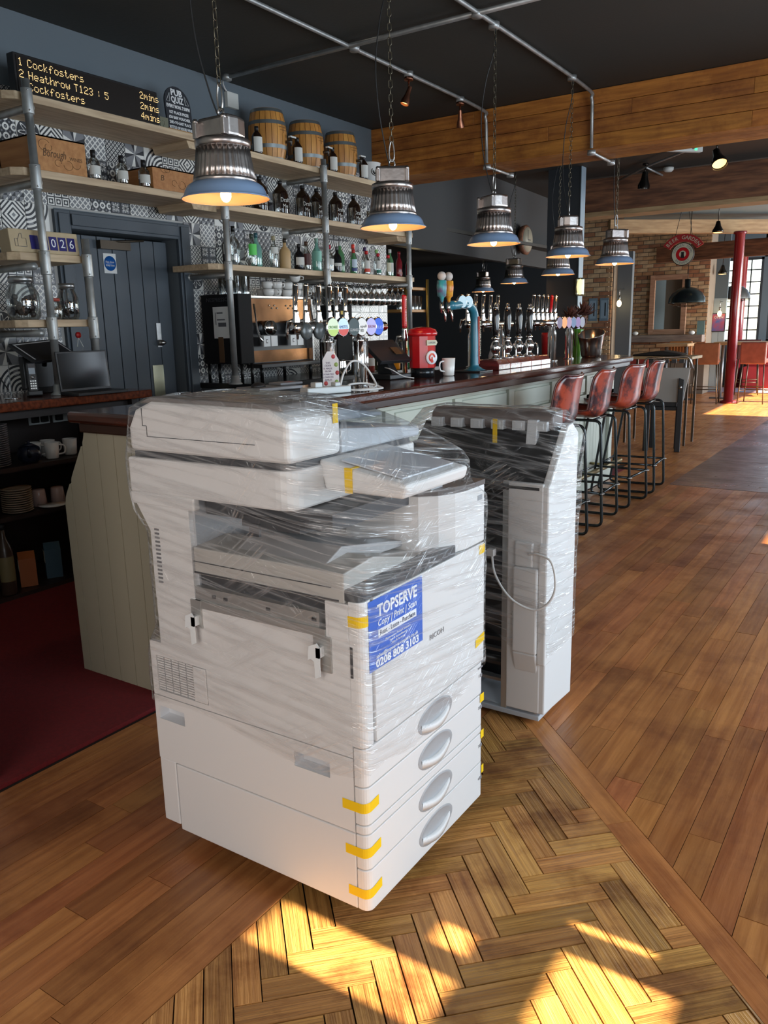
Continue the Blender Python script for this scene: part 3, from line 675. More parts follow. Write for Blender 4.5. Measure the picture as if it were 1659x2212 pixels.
g = MB(); g.text('RICOH', .02, face_x(.001, .335, .66), .0003, w=.072); g.build('lettering', mat('print_grey', (.22,.22,.23), .5), cp)
g = MB()
for i, z in enumerate((.445, .345, .222, .115)): g.text(str(i+1), .012, face_x(.001, .578, z), .0003); g.box(.0006, .0012, .585, .597, z-.005, z+.005)
g.build('drawer_numbers', mat('print_grey'), cp)
g = MB(); g.box(.0006, .0014, .572, .60, .468, .473); g.build('barcode_label', mat('print_grey'), cp)
def tape(y0, y1, z, back=0, drop=0):
    g = MB(); h2 = .013
    if back:   # round the near corner: side face then front face
        p = [(-back, -.0008), (-.02, -.0008)]+[(-.02+.021*math.sin(a), .02-.021*math.cos(a)) for a in [PI/2*i/6 for i in range(7)]]+[(.0012, y1)]
    else: p = [(.0014, y0), (.0014, y1)]
    vs = []; n = len(p)
    for i, (a, b) in enumerate(p): zz = z+drop*(b if not back else b); vs += [(a, b, zz-h2), (a, b, zz+h2)]
    g.add(vs, [(2*i, 2*i+2, 2*i+3, 2*i+1) for i in range(n-1)]); g.build('tape_strip', tape_m, cp)
tape(0, .05, .332, .07, .1); tape(0, .055, .212, .065, .12); tape(0, .055, .10, .06, .16); tape(0, .085, .796, .085)
tape(.575, .609, .825); tape(.555, .609, .47, 0, .15); tape(.585, .609, .372); tape(.59, .609, .255); tape(.595, .609, .14)
# scanner, feeder
sc0, sc1 = DX-.02, -.185
g = MB(); rb(g, sc0, sc1, .0, .57, 1.028, 1.122, .045); g.build('scanner_body', cream, cp, .006)
g = MB(); g.box(sc0, -.5, -.001, .02, .998, 1.03); g.build('scanner_skirt', cream, cp, .004)
g = MB(); rb(g, sc0+.02, sc1-.01, .01, .56, 1.122, 1.138, .04); g.build('platen_gap', dgrey, cp)
p = [(sc0+.012, 1.138), (sc1, 1.138), (sc1, 1.235), (sc1-.06, 1.262), (sc0+.10, 1.268), (sc0+.04, 1.245), (sc0+.012, 1.20)]
g = MB(); g.prism(p, 'y', .0, .20); fd = g.build('document_feeder', cream, cp, .014, bseg=3)
g = MB(); g.box(sc0+.085, sc1-.10, -.0012, .001, 1.178, 1.1795); g.box(sc0+.084, sc0+.0855, -.0012, .001, 1.178, 1.205); g.box(sc0+.07, sc0+.085, -.0012, .001, 1.205, 1.2065); g.box(sc0+.07, sc0+.0715, -.0012, .001, 1.2065, 1.25); g.build('seam', dgrey, fd)
g = MB(); g.prism([(sc0+.05,1.262),(sc1-.02,1.256),(sc1-.03,1.272),(sc0+.09,1.278)], 'y', .01, .19); g.build('feeder_lid', mat('feeder_lid', (.20,.18,.17), .35), cp, .004)
g = MB(); g.prism([(.20,1.138),(.20,1.20),(.57,1.165),(.57,1.138)], 'x', sc0+.02, sc1); g.build('feeder_tray', mat('feeder_tray', (.45,.48,.52), .4), cp, .006)
g = MB(); g.prism([(.22,1.20),(.30,1.235),(.56,1.20),(.56,1.19)], 'x', sc0+.15, sc1-.12); g.build('paper_guide', mat('guide_blue_grey', (.33,.37,.42), .4), cp, .004)
# operation panel, stuck out to the front
g = MB(); g.add([(-.18,.12,1.06),(.04,.12,1.058),(.04,.42,1.058),(-.18,.42,1.09),(-.20,.12,1.135),(.05,.12,1.092),(.05,.42,1.092),(-.20,.42,1.135)], [(0,3,2,1),(4,5,6,7),(0,1,5,4),(1,2,6,5),(2,3,7,6),(3,0,4,7)]); pn = g.build('control_panel', cream, cp, .010, bseg=3)
g = MB(); g.add([(-.15,.15,1.1285),(.02,.15,1.099),(.02,.39,1.099),(-.15,.39,1.1285),(-.15,.15,1.132),(.02,.15,1.1025),(.02,.39,1.1025),(-.15,.39,1.132)], [(0,3,2,1),(4,5,6,7),(0,1,5,4),(1,2,6,5),(2,3,7,6),(3,0,4,7)]); g.build('screen', mat('screen_pale', (.50,.52,.56), .25), pn)
def stp(y, z0, z1, x):
    g = MB(); g.box(x, x+.0012, y, y+.02, z0, z1); g.build('tape_strip', tape_m, cp)
stp(.165, 1.215, 1.262, sc1+.0015); 
g = MB(); g.box(-.12, -.098, .118, .1195, 1.06, 1.118); g.box(-.12, -.098, .118, .16, 1.118, 1.1195); g.build('tape_strip', tape_m, cp)
# castors
def castor(par, x, y):
    g = MB(); g.cyl((x-.012, y, .026), .026, .024, 16, 'x'); g.build('castor', mat('castor_black', (.02,.021,.025), .35), par, .003)
for x, y in ((-.07, .16), (-.07, .50), (-.62, .10), (-.62, .52)): castor(cp, x, y)
g = MB(); g.box(DX+.03, -.03, .03, DY-.03, .04, .056); g.build('base_plate', dgrey, cp)

def loft_film(name, keys, m, parent, topc, N=150, amp=.004, seed=1, per=1.0, zn=34, hem=None):
    """a film shell: closed outlines keyed by height, resampled, creased a little and closed over the top"""
    rnd = random.Random(seed); K = keys; vs = []; uv = []
    def outline(poly):
        P = [Vector(p) for p in poly]; n = len(P); seglen = [(P[(i+1) % n]-P[i]).length for i in range(n)]; out = []
        # equal share of samples per side, by the first key's lengths so creases stay vertical-ish
        for i in range(n):
            k = share[i]
            for j in range(k): t = j/k; out.append(P[i].lerp(P[(i+1) % n], t))
        return out
    P0 = [Vector(p) for p in K[0][1]]; n0 = len(P0); tot = sum((P0[(i+1) % n0]-P0[i]).length for i in range(n0)); share = [max(6, int(N*(P0[(i+1) % n0]-P0[i]).length/tot)) for i in range(n0)]
    cnt = sum(share); z0, z1 = K[0][0], K[-1][0]; ph = [(rnd.uniform(3, 16), rnd.uniform(8, 50), rnd.uniform(0, 6)) for _ in range(7)]
    rows = []
    for r in range(zn+1):
        z = z0+(z1-z0)*r/zn; a = max([k for k in K if k[0] <= z+1e-9], key=lambda k: k[0]); b = min([k for k in K if k[0] >= z-1e-9], key=lambda k: k[0])
        t = 0 if b[0] == a[0] else (z-a[0])/(b[0]-a[0]); poly = [Vector(p).lerp(Vector(q), t) for p, q in zip(a[1], b[1])]
        o = outline(poly); o = [(o[i-2]+o[i-1]*2+o[i]*3+o[(i+1) % cnt]*2+o[(i+2) % cnt])/9 for i in range(cnt)]; c = sum(o, Vector((0, 0)))/cnt; row = []
        for i, p in enumerate(o):
            s = i/cnt*tot; w = sum(math.sin(f*s+g_*(z)+q) for f, g_, q in ph)/7
            d = (p-c).normalized(); zz = z
            if hem and r < 6: zz = z+(hem(p.x, p.y))*(1-r/6)
            q = p+d*(.004+amp*(w+abs(w))); row.append((q.x, q.y, zz)); uv.append((s, zz))
        rows.append(row)
    # top: shrink to a ridge
    for k in range(1, 7):
        t = k/6; row = []; 
        for i, (x, y, z) in enumerate(rows[zn]):
            cx_ = min(max(x, topc[0]), topc[1]); cy_ = min(max(y, topc[2]), topc[3]); w = math.sin(x*40+y*31)+math.sin(y*57-x*23)
            row.append((x+(cx_-x)*t, y+(cy_-y)*t, z1+topc[4]*math.sin(t*PI/2)+.002*w)); uv.append((i/cnt*tot+.1*t, z1+.15*t))
        rows.append(row)
    for row in rows: vs += row
    nr = len(rows); fs = [(r*cnt+i, r*cnt+(i+1) % cnt, (r+1)*cnt+(i+1) % cnt, (r+1)*cnt+i) for r in range(nr-1) for i in range(cnt)]+[tuple((nr-1)*cnt+i for i in range(cnt))]
    me = bpy.data.meshes.new(name); me.from_pydata(vs, [], fs); me.polygons.foreach_set('use_smooth', [True]*len(fs)); me.materials.append(m)
    ul = me.uv_layers.new(name='u'); 
    for l in me.loops: ul.data[l.index].uv = uv[l.vertex_index]
    me.update(); o = bpy.data.objects.new(name, me); C.objects.link(o); o.parent = parent; return o
flm = film('stretch_film', (9, 70, 1), .015, .012)
J = .008
keys = [(.44, [(DX-.01,-J),(-.4,-J),(-.01,-J),(J,.015),(J,.25),(J,DY+J),(DX-.01,DY+J)]),
        (.60, [(DX-.01,-J),(-.4,-J),(-.01,-J),(J,.015),(J,.25),(J,DY+J),(DX-.01,DY+J)]),
        (.66, [(DX+.03,-J),(-.4,-J),(-.01,-J),(J,.015),(J,.25),(J,DY+J),(DX-.01,DY+J)]),
        (.83, [(DX+.03,-J),(-.4,-J),(-.01,-J),(J,.015),(J,.25),(J,DY+J),(DX-.01,DY+J)]),
        (.93, [(DX+.03,-J),(-.4,-J),(-.08,-J),(-.012,.03),(.018,.20),(J+.004,DY+J),(DX-.01,DY+J)]),
        (.98, [(DX-.012,-J),(-.4,-J),(-.09,-J),(-.015,.03),(.02,.20),(J+.004,DY+J),(DX-.01,DY+J)]),
        (1.04, [(DX-.028,-J),(-.4,-J),(-.185,-J),(-.10,.05),(.045,.12),(.02,.50),(DX-.01,DY+J)]),
        (1.12, [(DX-.028,-J),(-.4,-J),(-.18,-J),(-.10,.05),(.052,.13),(.045,.44),(DX-.01,DY)]),
        (1.17, [(DX-.018,-J),(-.4,-J),(-.18,-J),(-.15,.06),(-.03,.20),(-.08,.46),(DX-.01,DY-.05)]),
        (1.25, [(DX+.0,-J+.002),(-.4,-J),(-.185,-J),(-.175,.06),(-.17,.20),(-.23,.34),(DX+.03,DY-.2)]),
        (1.275, [(DX+.05,.01),(-.4,.01),(-.23,.01),(-.20,.06),(-.20,.19),(-.3,.28),(DX+.08,DY-.28)])]
hemf = lambda x, y: (.055*max(0, -x-.3)+.02*math.sin(x*9)) if y < .02 else (.05*max(0, y-.2)/.4+.012*math.sin(y*25))
loft_film('film_wrap', keys, flm, cp, (-.60, -.28, .05, .15, .006), seed=4, hem=lambda x, y: hemf(x, y)-.02)

# ================================================================== FINISHER UNIT
fn = thing('finisher_unit', 'tall copier finisher unit with white side cover and open dark rails', 'finisher', (-1.02, 2.56, 0))
FD = .27
g = MB(); g.prism([(0,.045),(FD,.03),(FD,1.05),(FD-.06,1.09),(FD-.10,1.085),(.02,.905),(0,.89)], 'x', -.03, 0); g.build('side_cover', cream, fn, .006)
g = MB(); g.box(-.152, -.02, -.002, .02, .045, .90); g.build('near_cover', cream, fn, .005)
g = MB(); g.box(-.12, -.028, -.024, 0, .28, .60); g.prism([(-.002,.20),(-.024,.28),(-.002,.28)], 'x', -.12, -.028); g.box(-.12, -.05, -.014, 0, .60, .69); g.build('cable_cover', cream, fn, .006)
g = MB(); g.box(-.028, .004, -.014, .05, .24, .69); g.build('cover_block', cream, fn, .006)
g = MB(); g.box(-.175, -.152, .004, .02, .03, .90); g.build('frame_upright', mat('docking_metal'), fn, .002)
g = MB(); g.box(-.62, -.60, 0, FD, .03, 1.0); g.box(-.60, -.17, FD-.02, FD, .03, 1.0); g.build('back_plate', dgrey, fn)
rm = mat('rail_metal', (.40,.41,.41), .35, .7); zz = .10; random.seed(9)
for k in range(15):
    hgt = random.choice([.014, .022, .035, .012]); yo = random.uniform(.01, .12)
    g = MB(); g.box(-.60, -.17, yo, yo+.02+random.random()*.04, zz, zz+hgt)
    if k % 3 == 1: g.cyl((-.30, yo-.002, zz+hgt/2), hgt*.38, .004, 14, 'y'); g.cyl((-.21, yo-.002, zz+hgt/2), hgt*.3, .004, 14, 'y')
    g.build('rail', rm if k % 2 == 0 else mat('rail_dark', (.10,.10,.105), .4, .4), fn); zz += .053
for k in range(5):
    g = MB(); g.cyl((-.60, .06+.02*(k % 2), .2+k*.145), .012, .43, 12, 'x'); g.build('roller', mat('roller_black', (.03,.03,.03), .4), fn)
g = MB(); g.box(-.60, -.02, .0, FD, .015, .035); g.prism([(-.60,.035),(-.19,.035),(-.30,.07),(-.60,.07)], 'y', .02, .2); g.build('base_tray', mat('base_grey', (.45,.48,.52), .4), fn, .003)
g = MB(); g.add([(-.60,-.005,.885),(-.035,-.005,.885),(-.035,.02,.90),(-.035,.20,1.075),(-.60,.20,1.075),(-.60,.02,.90),(-.60,.0,.87),(-.035,.0,.87),(-.035,.22,1.05),(-.60,.22,1.05)], [(0,1,2,5),(5,2,3,4),(6,7,1,0),(4,3,8,9),(9,8,7,6),(1,7,8,3,2),(0,5,4,9,6)]); g.build('chute_panel', mat('chute_black', (.03,.029,.03), .25), fn)
g = MB(); g.prism([(.17,1.07),(.17,1.11),(.20,1.13),(FD,1.13),(FD,1.05),(.2,1.05)], 'x', -.56, -.06); g.build('top_cover', mat('top_brown_grey', (.17,.14,.13), .35), fn, .008)
for k in range(6):
    g = MB(); a = -.55+k*.085; g.box(a, a+.05, .15, .185, 1.06, 1.095); g.box(a+.012, a+.038, .148, .152, 1.066, 1.09); g.build('clip', mat('clip_white', (.62,.64,.66), .35), fn, .003)
g = MB(); g.prism([(.135,1.0),(.16,1.0),(.18,1.10),(.15,1.10)], 'x', -.15, -.11); g.build('bracket', mat('clip_white'), fn, .003)
g = MB(); g.box(-.28, -.262, .135, .1365, .99, 1.10); g.build('tape_strip', tape_m, fn)
for x, y in ((-.15, .05), (-.5, .05), (-.15, .22)):
    g = MB(); g.cyl((x-.01, y, .016), .016, .02, 14, 'x'); g.build('castor', mat('castor_black'), fn)
keys = [(.27, [(-.62,-J),(-.3,-J),(J,-J),(J+.004,.1),(J,FD+J),(-.3,FD+J),(-.62,FD+J)]),
        (.60, [(-.62,-J),(-.3,-.02),(J,-.03),(J+.004,.1),(J,FD+J),(-.3,FD+J),(-.62,FD+J)]),
        (.90, [(-.62,-J),(-.3,-J),(J,-J),(J+.004,.1),(J+.01,FD+J),(-.3,FD+J),(-.62,FD+J)]),
        (1.04, [(-.63,.05),(-.3,.06),(-.02,.08),(.02,.16),(.025,FD+.01),(-.3,FD+J),(-.62,FD+J)]),
        (1.13, [(-.58,.14),(-.3,.14),(-.08,.15),(-.06,.18),(-.05,FD+.01),(-.3,FD+J),(-.58,FD+J)])]
loft_film('film_wrap', keys, film('stretch_film_2', (11, 55, 1), .02, .015), fn, (-.5, -.12, .19, .24, .012), N=120, amp=.005, seed=8, hem=lambda x, y: .14*(-x)/.6+.03*math.sin(x*20))
g = MB(); g.tube(smoothpts([(-.20,-.02,.64),(-.17,-.05,.57),(-.10,-.07,.50),(-.02,-.06,.47),(.03,-.05,.50),(.05,-.04,.56),(.03,-.03,.64),(-.02,-.025,.66),(-.06,-.02,.655)], 8), .0042, 8); g.box(-.215, -.19, -.03, -.005, .63, .655)
g.build('signal_cable', mat('pale_cable', (.60,.58,.56), .5), fn, loc=(0, -.01, 0))

# ================================================================== SHELVES
pine = wood('scaffold_pine', (.66, .50, .32), (.48, .34, .21), .6, .1, (1.1, 12, 12), bump=.1)
SX0, SX1 = -4.64, -4.23
def shelf(label, y0, y1, z, m=pine, x1=SX1, th=.042, cut=.05):
    yc = (y0+y1)/2; t = thing('shelf_board', label, 'shelf', (0, yc, 0)); L_ = y1-y0
    # board grain runs along its local x, so the mesh is turned a quarter
    g = MB(); a, b = -L_/2, L_/2
    g.prism([(a, -SX0), (a, -x1+cut), (a+cut, -x1), (b, -x1), (b, -SX0)][::-1], 'z', z-th, z); g.build('board', m, t, .003, rot=(0, 0, PI/2))
    return t
def bracket(t, y, z):
    """pipe arm from the upright back to a wall flange, under a shelf; y in the shelf's own frame"""
    g = MB(); g.tube([(-4.20, y, z-.075), (-4.63, y, z-.075)], .021, 12); g.lathe([(.055, 0), (.055, .008), (.03, .02), (.024, .05)], (-4.645, y, z-.075), 18, 'x'); g.build('bracket_arm', steel, t)
def block_(t, y, z):
    g = MB(); g.prism([(-.12,-.0),(.12,-.0),(.12,-.045),(-.10,-.045)], 'x', -4.60, -4.26); g.build('support_block', pine, t, .002, loc=(0, y, z-.042))
s1 = shelf('upper shelf board holding the train display and the quiz sign', 2.83, 4.34, 2.72)
s1b = shelf('upper shelf board holding the three small barrels', 4.36, 6.98, 2.70)
s2 = shelf('middle shelf board holding two wine boxes', 2.83, 4.34, 2.335)
s2b = shelf('middle shelf board holding the brown flagons', 4.36, 6.98, 2.31)
s3 = shelf('lower shelf board holding the spirit bottles', 4.28, 7.0, 1.90)
s4 = shelf('short shelf board holding the counter display of digits', 2.75, 3.20, 1.885)
s5 = shelf('short shelf board holding the glass jars', 2.75, 3.235, 1.52)
for t, y, z in ((s1, 2.95, 2.72), (s2, 2.95, 2.335), (s4, 2.86, 1.885), (s5, 2.86, 1.52), (s2b, 5.58, 2.31), (s1b, 5.58, 2.70), (s3, 4.42, 1.90), (s3, 5.6, 1.90), (s3, 6.85, 1.90)): bracket(t, y-t.location.y, z)
for t, y, z in ((s1, 4.26, 2.72), (s2, 4.26, 2.335), (s2b, 6.86, 2.31)): block_(t, y-t.location.y, z)
def post(label, x, y, z0, z1, tees):
    t = thing('pipe_upright', label, 'pipe', (x, y, z0)); g = MB(); g.tube([(0,0,0),(0,0,z1-z0)], .0225, 14); g.build('pipe', steel, t)
    g = MB(); g.lathe([(.05,0),(.05,.008),(.034,.02),(.031,.06),(.026,.065)], (0,0,0), 16); g.build('foot_flange', steel, t)
    for z in tees:
        g = MB(); g.lathe([(.029,0),(.030,.004),(.030,.126),(.029,.13)], (0,0,z-z0-.065-.03), 16); g.build('tee_fitting', steel, t)
        b = MB(); b.ball((.028, -.012, z-z0-.08), .005, 8); b.ball((.028, -.012, z-z0+.02), .005, 8); o = b.build('set_screws', chrome, t); o['kind'] = 'stuff'
post('leftmost tall steel pipe upright beside the train display', -4.20, 2.93, 1.09, 2.78, (2.70, 2.315, 1.86, 1.50))
post('tall steel pipe upright just right of the grey door', -4.20, 4.40, 1.05, 2.78, (2.70, 2.29, 1.88))
post('tall steel pipe upright between the second and third barrels', -4.20, 5.56, 1.05, 2.76, (2.68, 2.29, 1.88))
post('rightmost steel pipe upright at the end of the bottle shelf', -4.20, 6.86, 1.05, 2.74, (2.68, 2.29, 1.88))
post('short steel pipe upright in front of the grey door', -4.205, 3.215, 1.09, 1.98, (1.86, 1.50))

# LED train display: dot-matrix letters
F57 = {'1':'00100 01100 00100 00100 00100 00100 01110','2':'01110 10001 00001 00110 01000 10000 11111','3':'01110 10001 00001 00110 00001 10001 01110','4':'00010 00110 01010 10010 11111 00010 00010','5':'11111 10000 11110 00001 00001 10001 01110',
'C':'01110 10001 10000 10000 10000 10001 01110','H':'10001 10001 10001 11111 10001 10001 10001','T':'11111 00100 00100 00100 00100 00100 00100','a':'00000 00000 01110 00001 01111 10001 01111','c':'00000 00000 01110 10000 10000 10001 01110',
'e':'00000 00000 01110 10001 11111 10000 01110','f':'00110 01001 01000 11100 01000 01000 01000','h':'10000 10000 10110 11001 10001 10001 10001','i':'00100 00000 01100 00100 00100 00100 01110','k':'10000 10000 10010 10100 11000 10100 10010',
'm':'00000 00000 11010 10101 10101 10001 10001','n':'00000 00000 10110 11001 10001 10001 10001','o':'00000 00000 01110 10001 10001 10001 01110','r':'00000 00000 10110 11001 10000 10000 10000','s':'00000 00000 01110 10000 01110 00001 11110',
't':'01000 01000 11100 01000 01000 01001 00110','w':'00000 00000 10001 10001 10101 10101 01010','y':'00000 00000 10001 10001 01111 00001 01110',':':'00000 00100 00100 00000 00100 00100 00000',' ':'00000 '*7}
ld = thing('train_display', 'long black train departure board with amber dot letters on the top shelf', 'display', (-4.27, 3.42, 2.722))
g = MB(); g.box(-.06, 0, -.50, .50, 0, .205); g.build('case', mat('display_black', (.012,.010,.010), .35), ld, .004)
g = MB(); g.box(.0, .003, -.485, .49, .012, .192); g.build('screen', mat('display_screen', (.012,.008,.006), .3), ld)
def dots(txt, y0, z0, p):
    g = MB(); y = y0
    for ch in txt:
        rows = (F57.get(ch, F57[' '])).split() if ch != ' ' else []
        for r, row in enumerate(rows):
            for c, b in enumerate(row):
                if b == '1': yy, zz = y+c*p, z0-r*p*1.06; g.box(.0032, .0045, yy, yy+p*.62, zz-p*.62, zz)
        y += p*(6 if ch not in ' i' else 4)
    return g
amber = mat('amber_led', (.8, .5, .12), .5, emit=(1, .70, .34), estr=1.25)
for txt, y0, z0 in (('1 Cockfosters', -.475, .182), ('2 Heathrow T123 : 5', -.475, .122), ('  Cockfosters', -.470, .064), ('2mins', .355, .182), ('2mins', .355, .122), ('4mins', .355, .064)):
    o = dots(txt, y0, z0, .0056).build('led_text', amber, ld); o['kind'] = 'stuff'
# quiz sign
qz = thing('quiz_sign', 'round-topped black chalk sign advertising the pub quiz', 'sign', (-4.36, 4.19, 2.722), rot=(0, R(-6), 0))
g = MB(); g.prism([(-.115,0),(.115,0),(.115,.20)]+[(.115*math.cos(a), .20+.115*math.sin(a)) for a in [PI*i/14 for i in range(1, 14)]]+[(-.115,.20)], 'x', 0, .010); g.build('board', mat('chalk_black', (.014,.016,.022), .6), qz)
g = MB()
for t_, s_, z_, w_ in (('PUB', .055, .272, .10), ('QUIZ', .055, .226, .11), ('EVERY MON. 7:30PM', .030, .182, .205), ('1ST PLACE PRIZE', .025, .143, .17), ('£50 BAR VOUCHER', .025, .111, .19), ('2ND-TO-LAST PLACE', .025, .079, .19), ('BOTTLE OF HOUSE WINE', .025, .047, .20)): g.text(t_, s_, face_x(.011, 0, z_), .0005, w=w_, bold=.035)
for s_ in (-1, 1): g.tube([(.011, s_*.07, .21), (.011, s_*.10, .21), (.011, s_*.065, .265)], .0022, 5, True)
g.build('lettering', mat('chalk_white', (.75,.75,.75), .7), qz)
g = MB(); g.box(0, .018, -.115, .115, 0, .035); g.build('ledge', mat('honey_wood', (.50,.25,.08), .5), qz)
g = MB(); g.prism([(0,0),(.07,0),(.07,.085),(0,.085)], 'x', 0, .006); g.text('7', .06, face_x(.007, .035, .042)); tag(g.build('number_plate', mat('tarnished_brass', (.20,.20,.14), .4, .5), None, loc=(-4.33, 3.98, 2.722)), 'small dull plate between the train display and the quiz sign', 'plate')
# white junction box on the wall
jb = MB(); jb.box(0, .035, -.06, .06, -.055, .055); tag(jb.build('junction_box', mat('off_white_plastic', (.62,.62,.58), .5), None, .004, (WX, 5.0, 3.15)), 'white square junction box high on the blue-grey wall', 'box')
# barrels
bw_ = wood('barrel_oak', (.62,.29,.065), (.46,.19,.04), .45, .08, (9, 9, 1.5), bump=.1)
hoop = mat('hoop_grey', (.20,.22,.22), .45, .7)
def bprof(t): return .118+.030*(1-(2*t-1)**2)
def barrel():
    t = thing('barrel', 'x', 'barrel', (0,0,0), group='small oak barrels on the top shelf'); H_ = .37; n = 20
    for k in range(n):
        g = MB(); a0, a1 = 2*PI*k/n+.012, 2*PI*(k+1)/n-.012
        prof = [(bprof(j/10), H_*j/10) for j in range(11)]; g.lathe(prof, (0,0,0), 2, 'z', a0, a1); g.build('stave', bw_, t)
    g = MB(); g.lathe([(.0,.02),(.112,.02),(.116,H_-.012),(.0,H_-.012)], (0,0,0), 24, smooth=False); g.build('barrel_head', bw_, t)
    for z0, z1 in ((.0,.022),(.085,.112),(.255,.282),(H_-.026,H_-.002)):
        g = MB(); g.lathe([(bprof(z0/H_)+.003, z0), (bprof(z1/H_)+.003, z1)], (0,0,0), 28, cap=False); g.build('hoop', hoop, t)
    g = MB(); g.tube([(.13,.05,.14),(.185,.07,.14)], .011, 10); g.tube([(.175,.066,.17),(.175,.066,.11)], .010, 10); g.box(.16,.18,.062,.12,.168,.182); g.build('tap', mat('tap_dark', (.10,.09,.08), .35, .8), t)
    g = MB(); g.box(.158,.182,.058,.125,.17,.182); g.build('tap_lever', mat('off_white_plastic'), t)
    g = MB(); g.box(.1475,.149,-.03,.06,.235,.238); g.box(.1475,.149,-.02,.05,.215,.2175); g.box(.1475,.149,.012,.015,.195,.25); g.build('burnt_marks', mat('burnt_brown', (.10,.045,.015), .7), t); return t
b0 = barrel(); b0.location = (-4.42, 5.15, 2.702); b0['label'] = 'leftmost and nearest small oak barrel on the top shelf'
dup(b0, (-4.42, 5.62, 2.702), .05, 'middle small oak barrel on the top shelf'); dup(b0, (-4.42, 6.10, 2.702), -.08, 'rightmost small oak barrel on the top shelf, nearest the beam')

# ---- bottles
def bottle(name, label, cat, loc, prof, m, cap=None, lab=None, labcol=None, group=None, cap_m=None, text_=None, tcol=None, liquid=None, a=(-1.5, 1.0)):
    t = thing(name, label, cat, loc, group=group)
    g = MB(); g.lathe(prof, (0,0,0), 18); g.build('bottle_body' if cap else 'body', m, t)
    if cap: g = MB(); g.lathe([(cap[0], cap[1]), (cap[0], cap[2]), (0, cap[2]+.001)], (0,0,0), 12); g.build('cap', cap_m or black, t)
    if lab:
        r = lab[2]; g = MB(); g.lathe([(r+.0012, lab[0]), (r+.0012, lab[1])], (0,0,0), 14, 'z', a[0], a[1]); l = g.build('paper_label', labcol, t)
        if text_:
            g = MB(); ang = lab[4] if len(lab) > 4 else -.25; M_ = Matrix.Rotation(ang, 4, 'Z') @ face_x(r+.0025, 0, (lab[0]+lab[1])/2); g.text(text_, lab[3], M_, .0004, w=r*1.3); g.build('lettering', tcol or black, l)
    if liquid: g = MB(); g.lathe([(0,.004),(liquid[0]*.93,.004),(liquid[0]*.93,liquid[1]),(0,liquid[1])], (0,0,0), 16); g.build('liquid', liquid[2], t)
    return t
def P(r, h, nk=.014, sh=.62, top=1.0): return [(r*.92, 0), (r, .008), (r, h*sh), (r*.8, h*(sh+.08)), (nk*1.3, h*(sh+.17)), (nk, h*(sh+.22)), (nk, h*top-.02)]
brown = mat('amber_glass', (.016,.007,.004), .08, coat=.3); clearg = glass('clear_glass', (.93,.96,.95), .10, .04)
lw = mat('label_white', (.66,.65,.60), .6)
for i, (y, z, tx) in enumerate(((3.38, 2.336, 'leftmost clear bottle with white label, right of the large wine box'), (3.585, 2.336, 'clear bottle with white label standing alone between the wine boxes'), (3.76, 2.336, 'clear bottle with white label before the small wine box'))):
    bottle('gin_bottle', tx, 'bottle', (-4.27, y, z), P(.036, .155, .012), clearg, (.015, .125, .165), (.025, .075, .036), lw, 'clear bottles on the middle shelf')
for y, tx in ((4.86, 'brown bottle with white label before the left barrel'), (5.33, 'brown bottle with white label between left and middle barrels'), (5.79, 'brown bottle with white label between middle and right barrels'), (6.24, 'brown bottle with white label beside the white tub')):
    bottle('apothecary_bottle', tx, 'bottle', (-4.275, y, 2.702), P(.038, .185, .013, .66), brown, (.016, .160, .19), (.015, .115, .038), lw, 'brown bottles with white labels')
g = MB(); g.lathe([(.075,0),(.085,.005),(.10,.18),(.104,.185),(.096,.186),(.08,.012),(0,.012)], (0,0,0), 24); tb_ = tag(g.build('tub', mat('white_enamel', (.70,.69,.66), .35), None, loc=(-4.40, 6.52, 2.702)), 'white tub with a round black emblem at the right end of the top shelf', 'tub')
g = MB(); g.M = Matrix.Rotation(-.45, 4, 'Z'); g.lathe([(.035, .092), (0, .093)], (0,0,.105), 20, 'x'); e_ = g.build('emblem', black, tb_)
g = MB(); g.M = Matrix.Rotation(-.45, 4, 'Z'); g.lathe([(.029,.0935),(.024,.0935)], (0,0,.105), 20, 'x', cap=False); g.lathe([(.008,.0935),(0,.094)], (0,0,.105), 12, 'x'); g.build('emblem_mark', lw, e_)
for k, (y, dx) in enumerate(((4.98, 0), (5.22, .0), (5.50, 0), (5.70, -.01), (5.95, .0), (6.22, 0))):
    bottle('flagon', ['flagon mostly hidden by the nearest lamp', 'tallest-looking flagon left of the middle upright, nearest the left', 'second flagon from the left upright', 'flagon directly left of the third pipe upright', 'flagon directly right of the third pipe upright', 'rightmost brown flagon, partly behind the second lamp'][k], 'bottle', (-4.38+dx, y, 2.312), [(.06,0),(.064,.008),(.064,.155),(.055,.185),(.028,.215),(.017,.225),(.017,.25)], brown, (.019, .238, .262), (.05, .13, .0635, .045), brown, 'brown flagons on the middle shelf', None, 'Draft\nMe', lw)
tumb = glass('tumbler_glass', (.95,.97,.97), .12, .04)
def glassware(name, label, loc, prof, group, m=tumb, cat='glass'):
    g = MB(); g.lathe(prof, (0,0,0), 14, cap=False); g.lathe([(prof[0][0], 0), (0, .002)], (0,0,0), 14); return tag(g.build(name, m, None, loc=loc), label, cat, group)
gl_l = 'straight clear tumblers between the brown flagons'
for k, (y, x) in enumerate(((5.36, -4.30), (5.60, -4.33), (5.82, -4.30), (6.08, -4.30), (6.36, -4.3), (5.08, -4.30))):
    glassware('tumbler', ['clear tumbler right of the second flagon', 'clear tumbler right of the third flagon', 'clear tumbler right of the third pipe upright', 'clear tumbler left of the rightmost flagon', 'clear tumbler behind the second lamp', 'clear tumbler between the two leftmost flagons'][k], (x, y, 2.312), [(.03,0),(.034,.14),(.032,.14),(.028,.008)], gl_l)
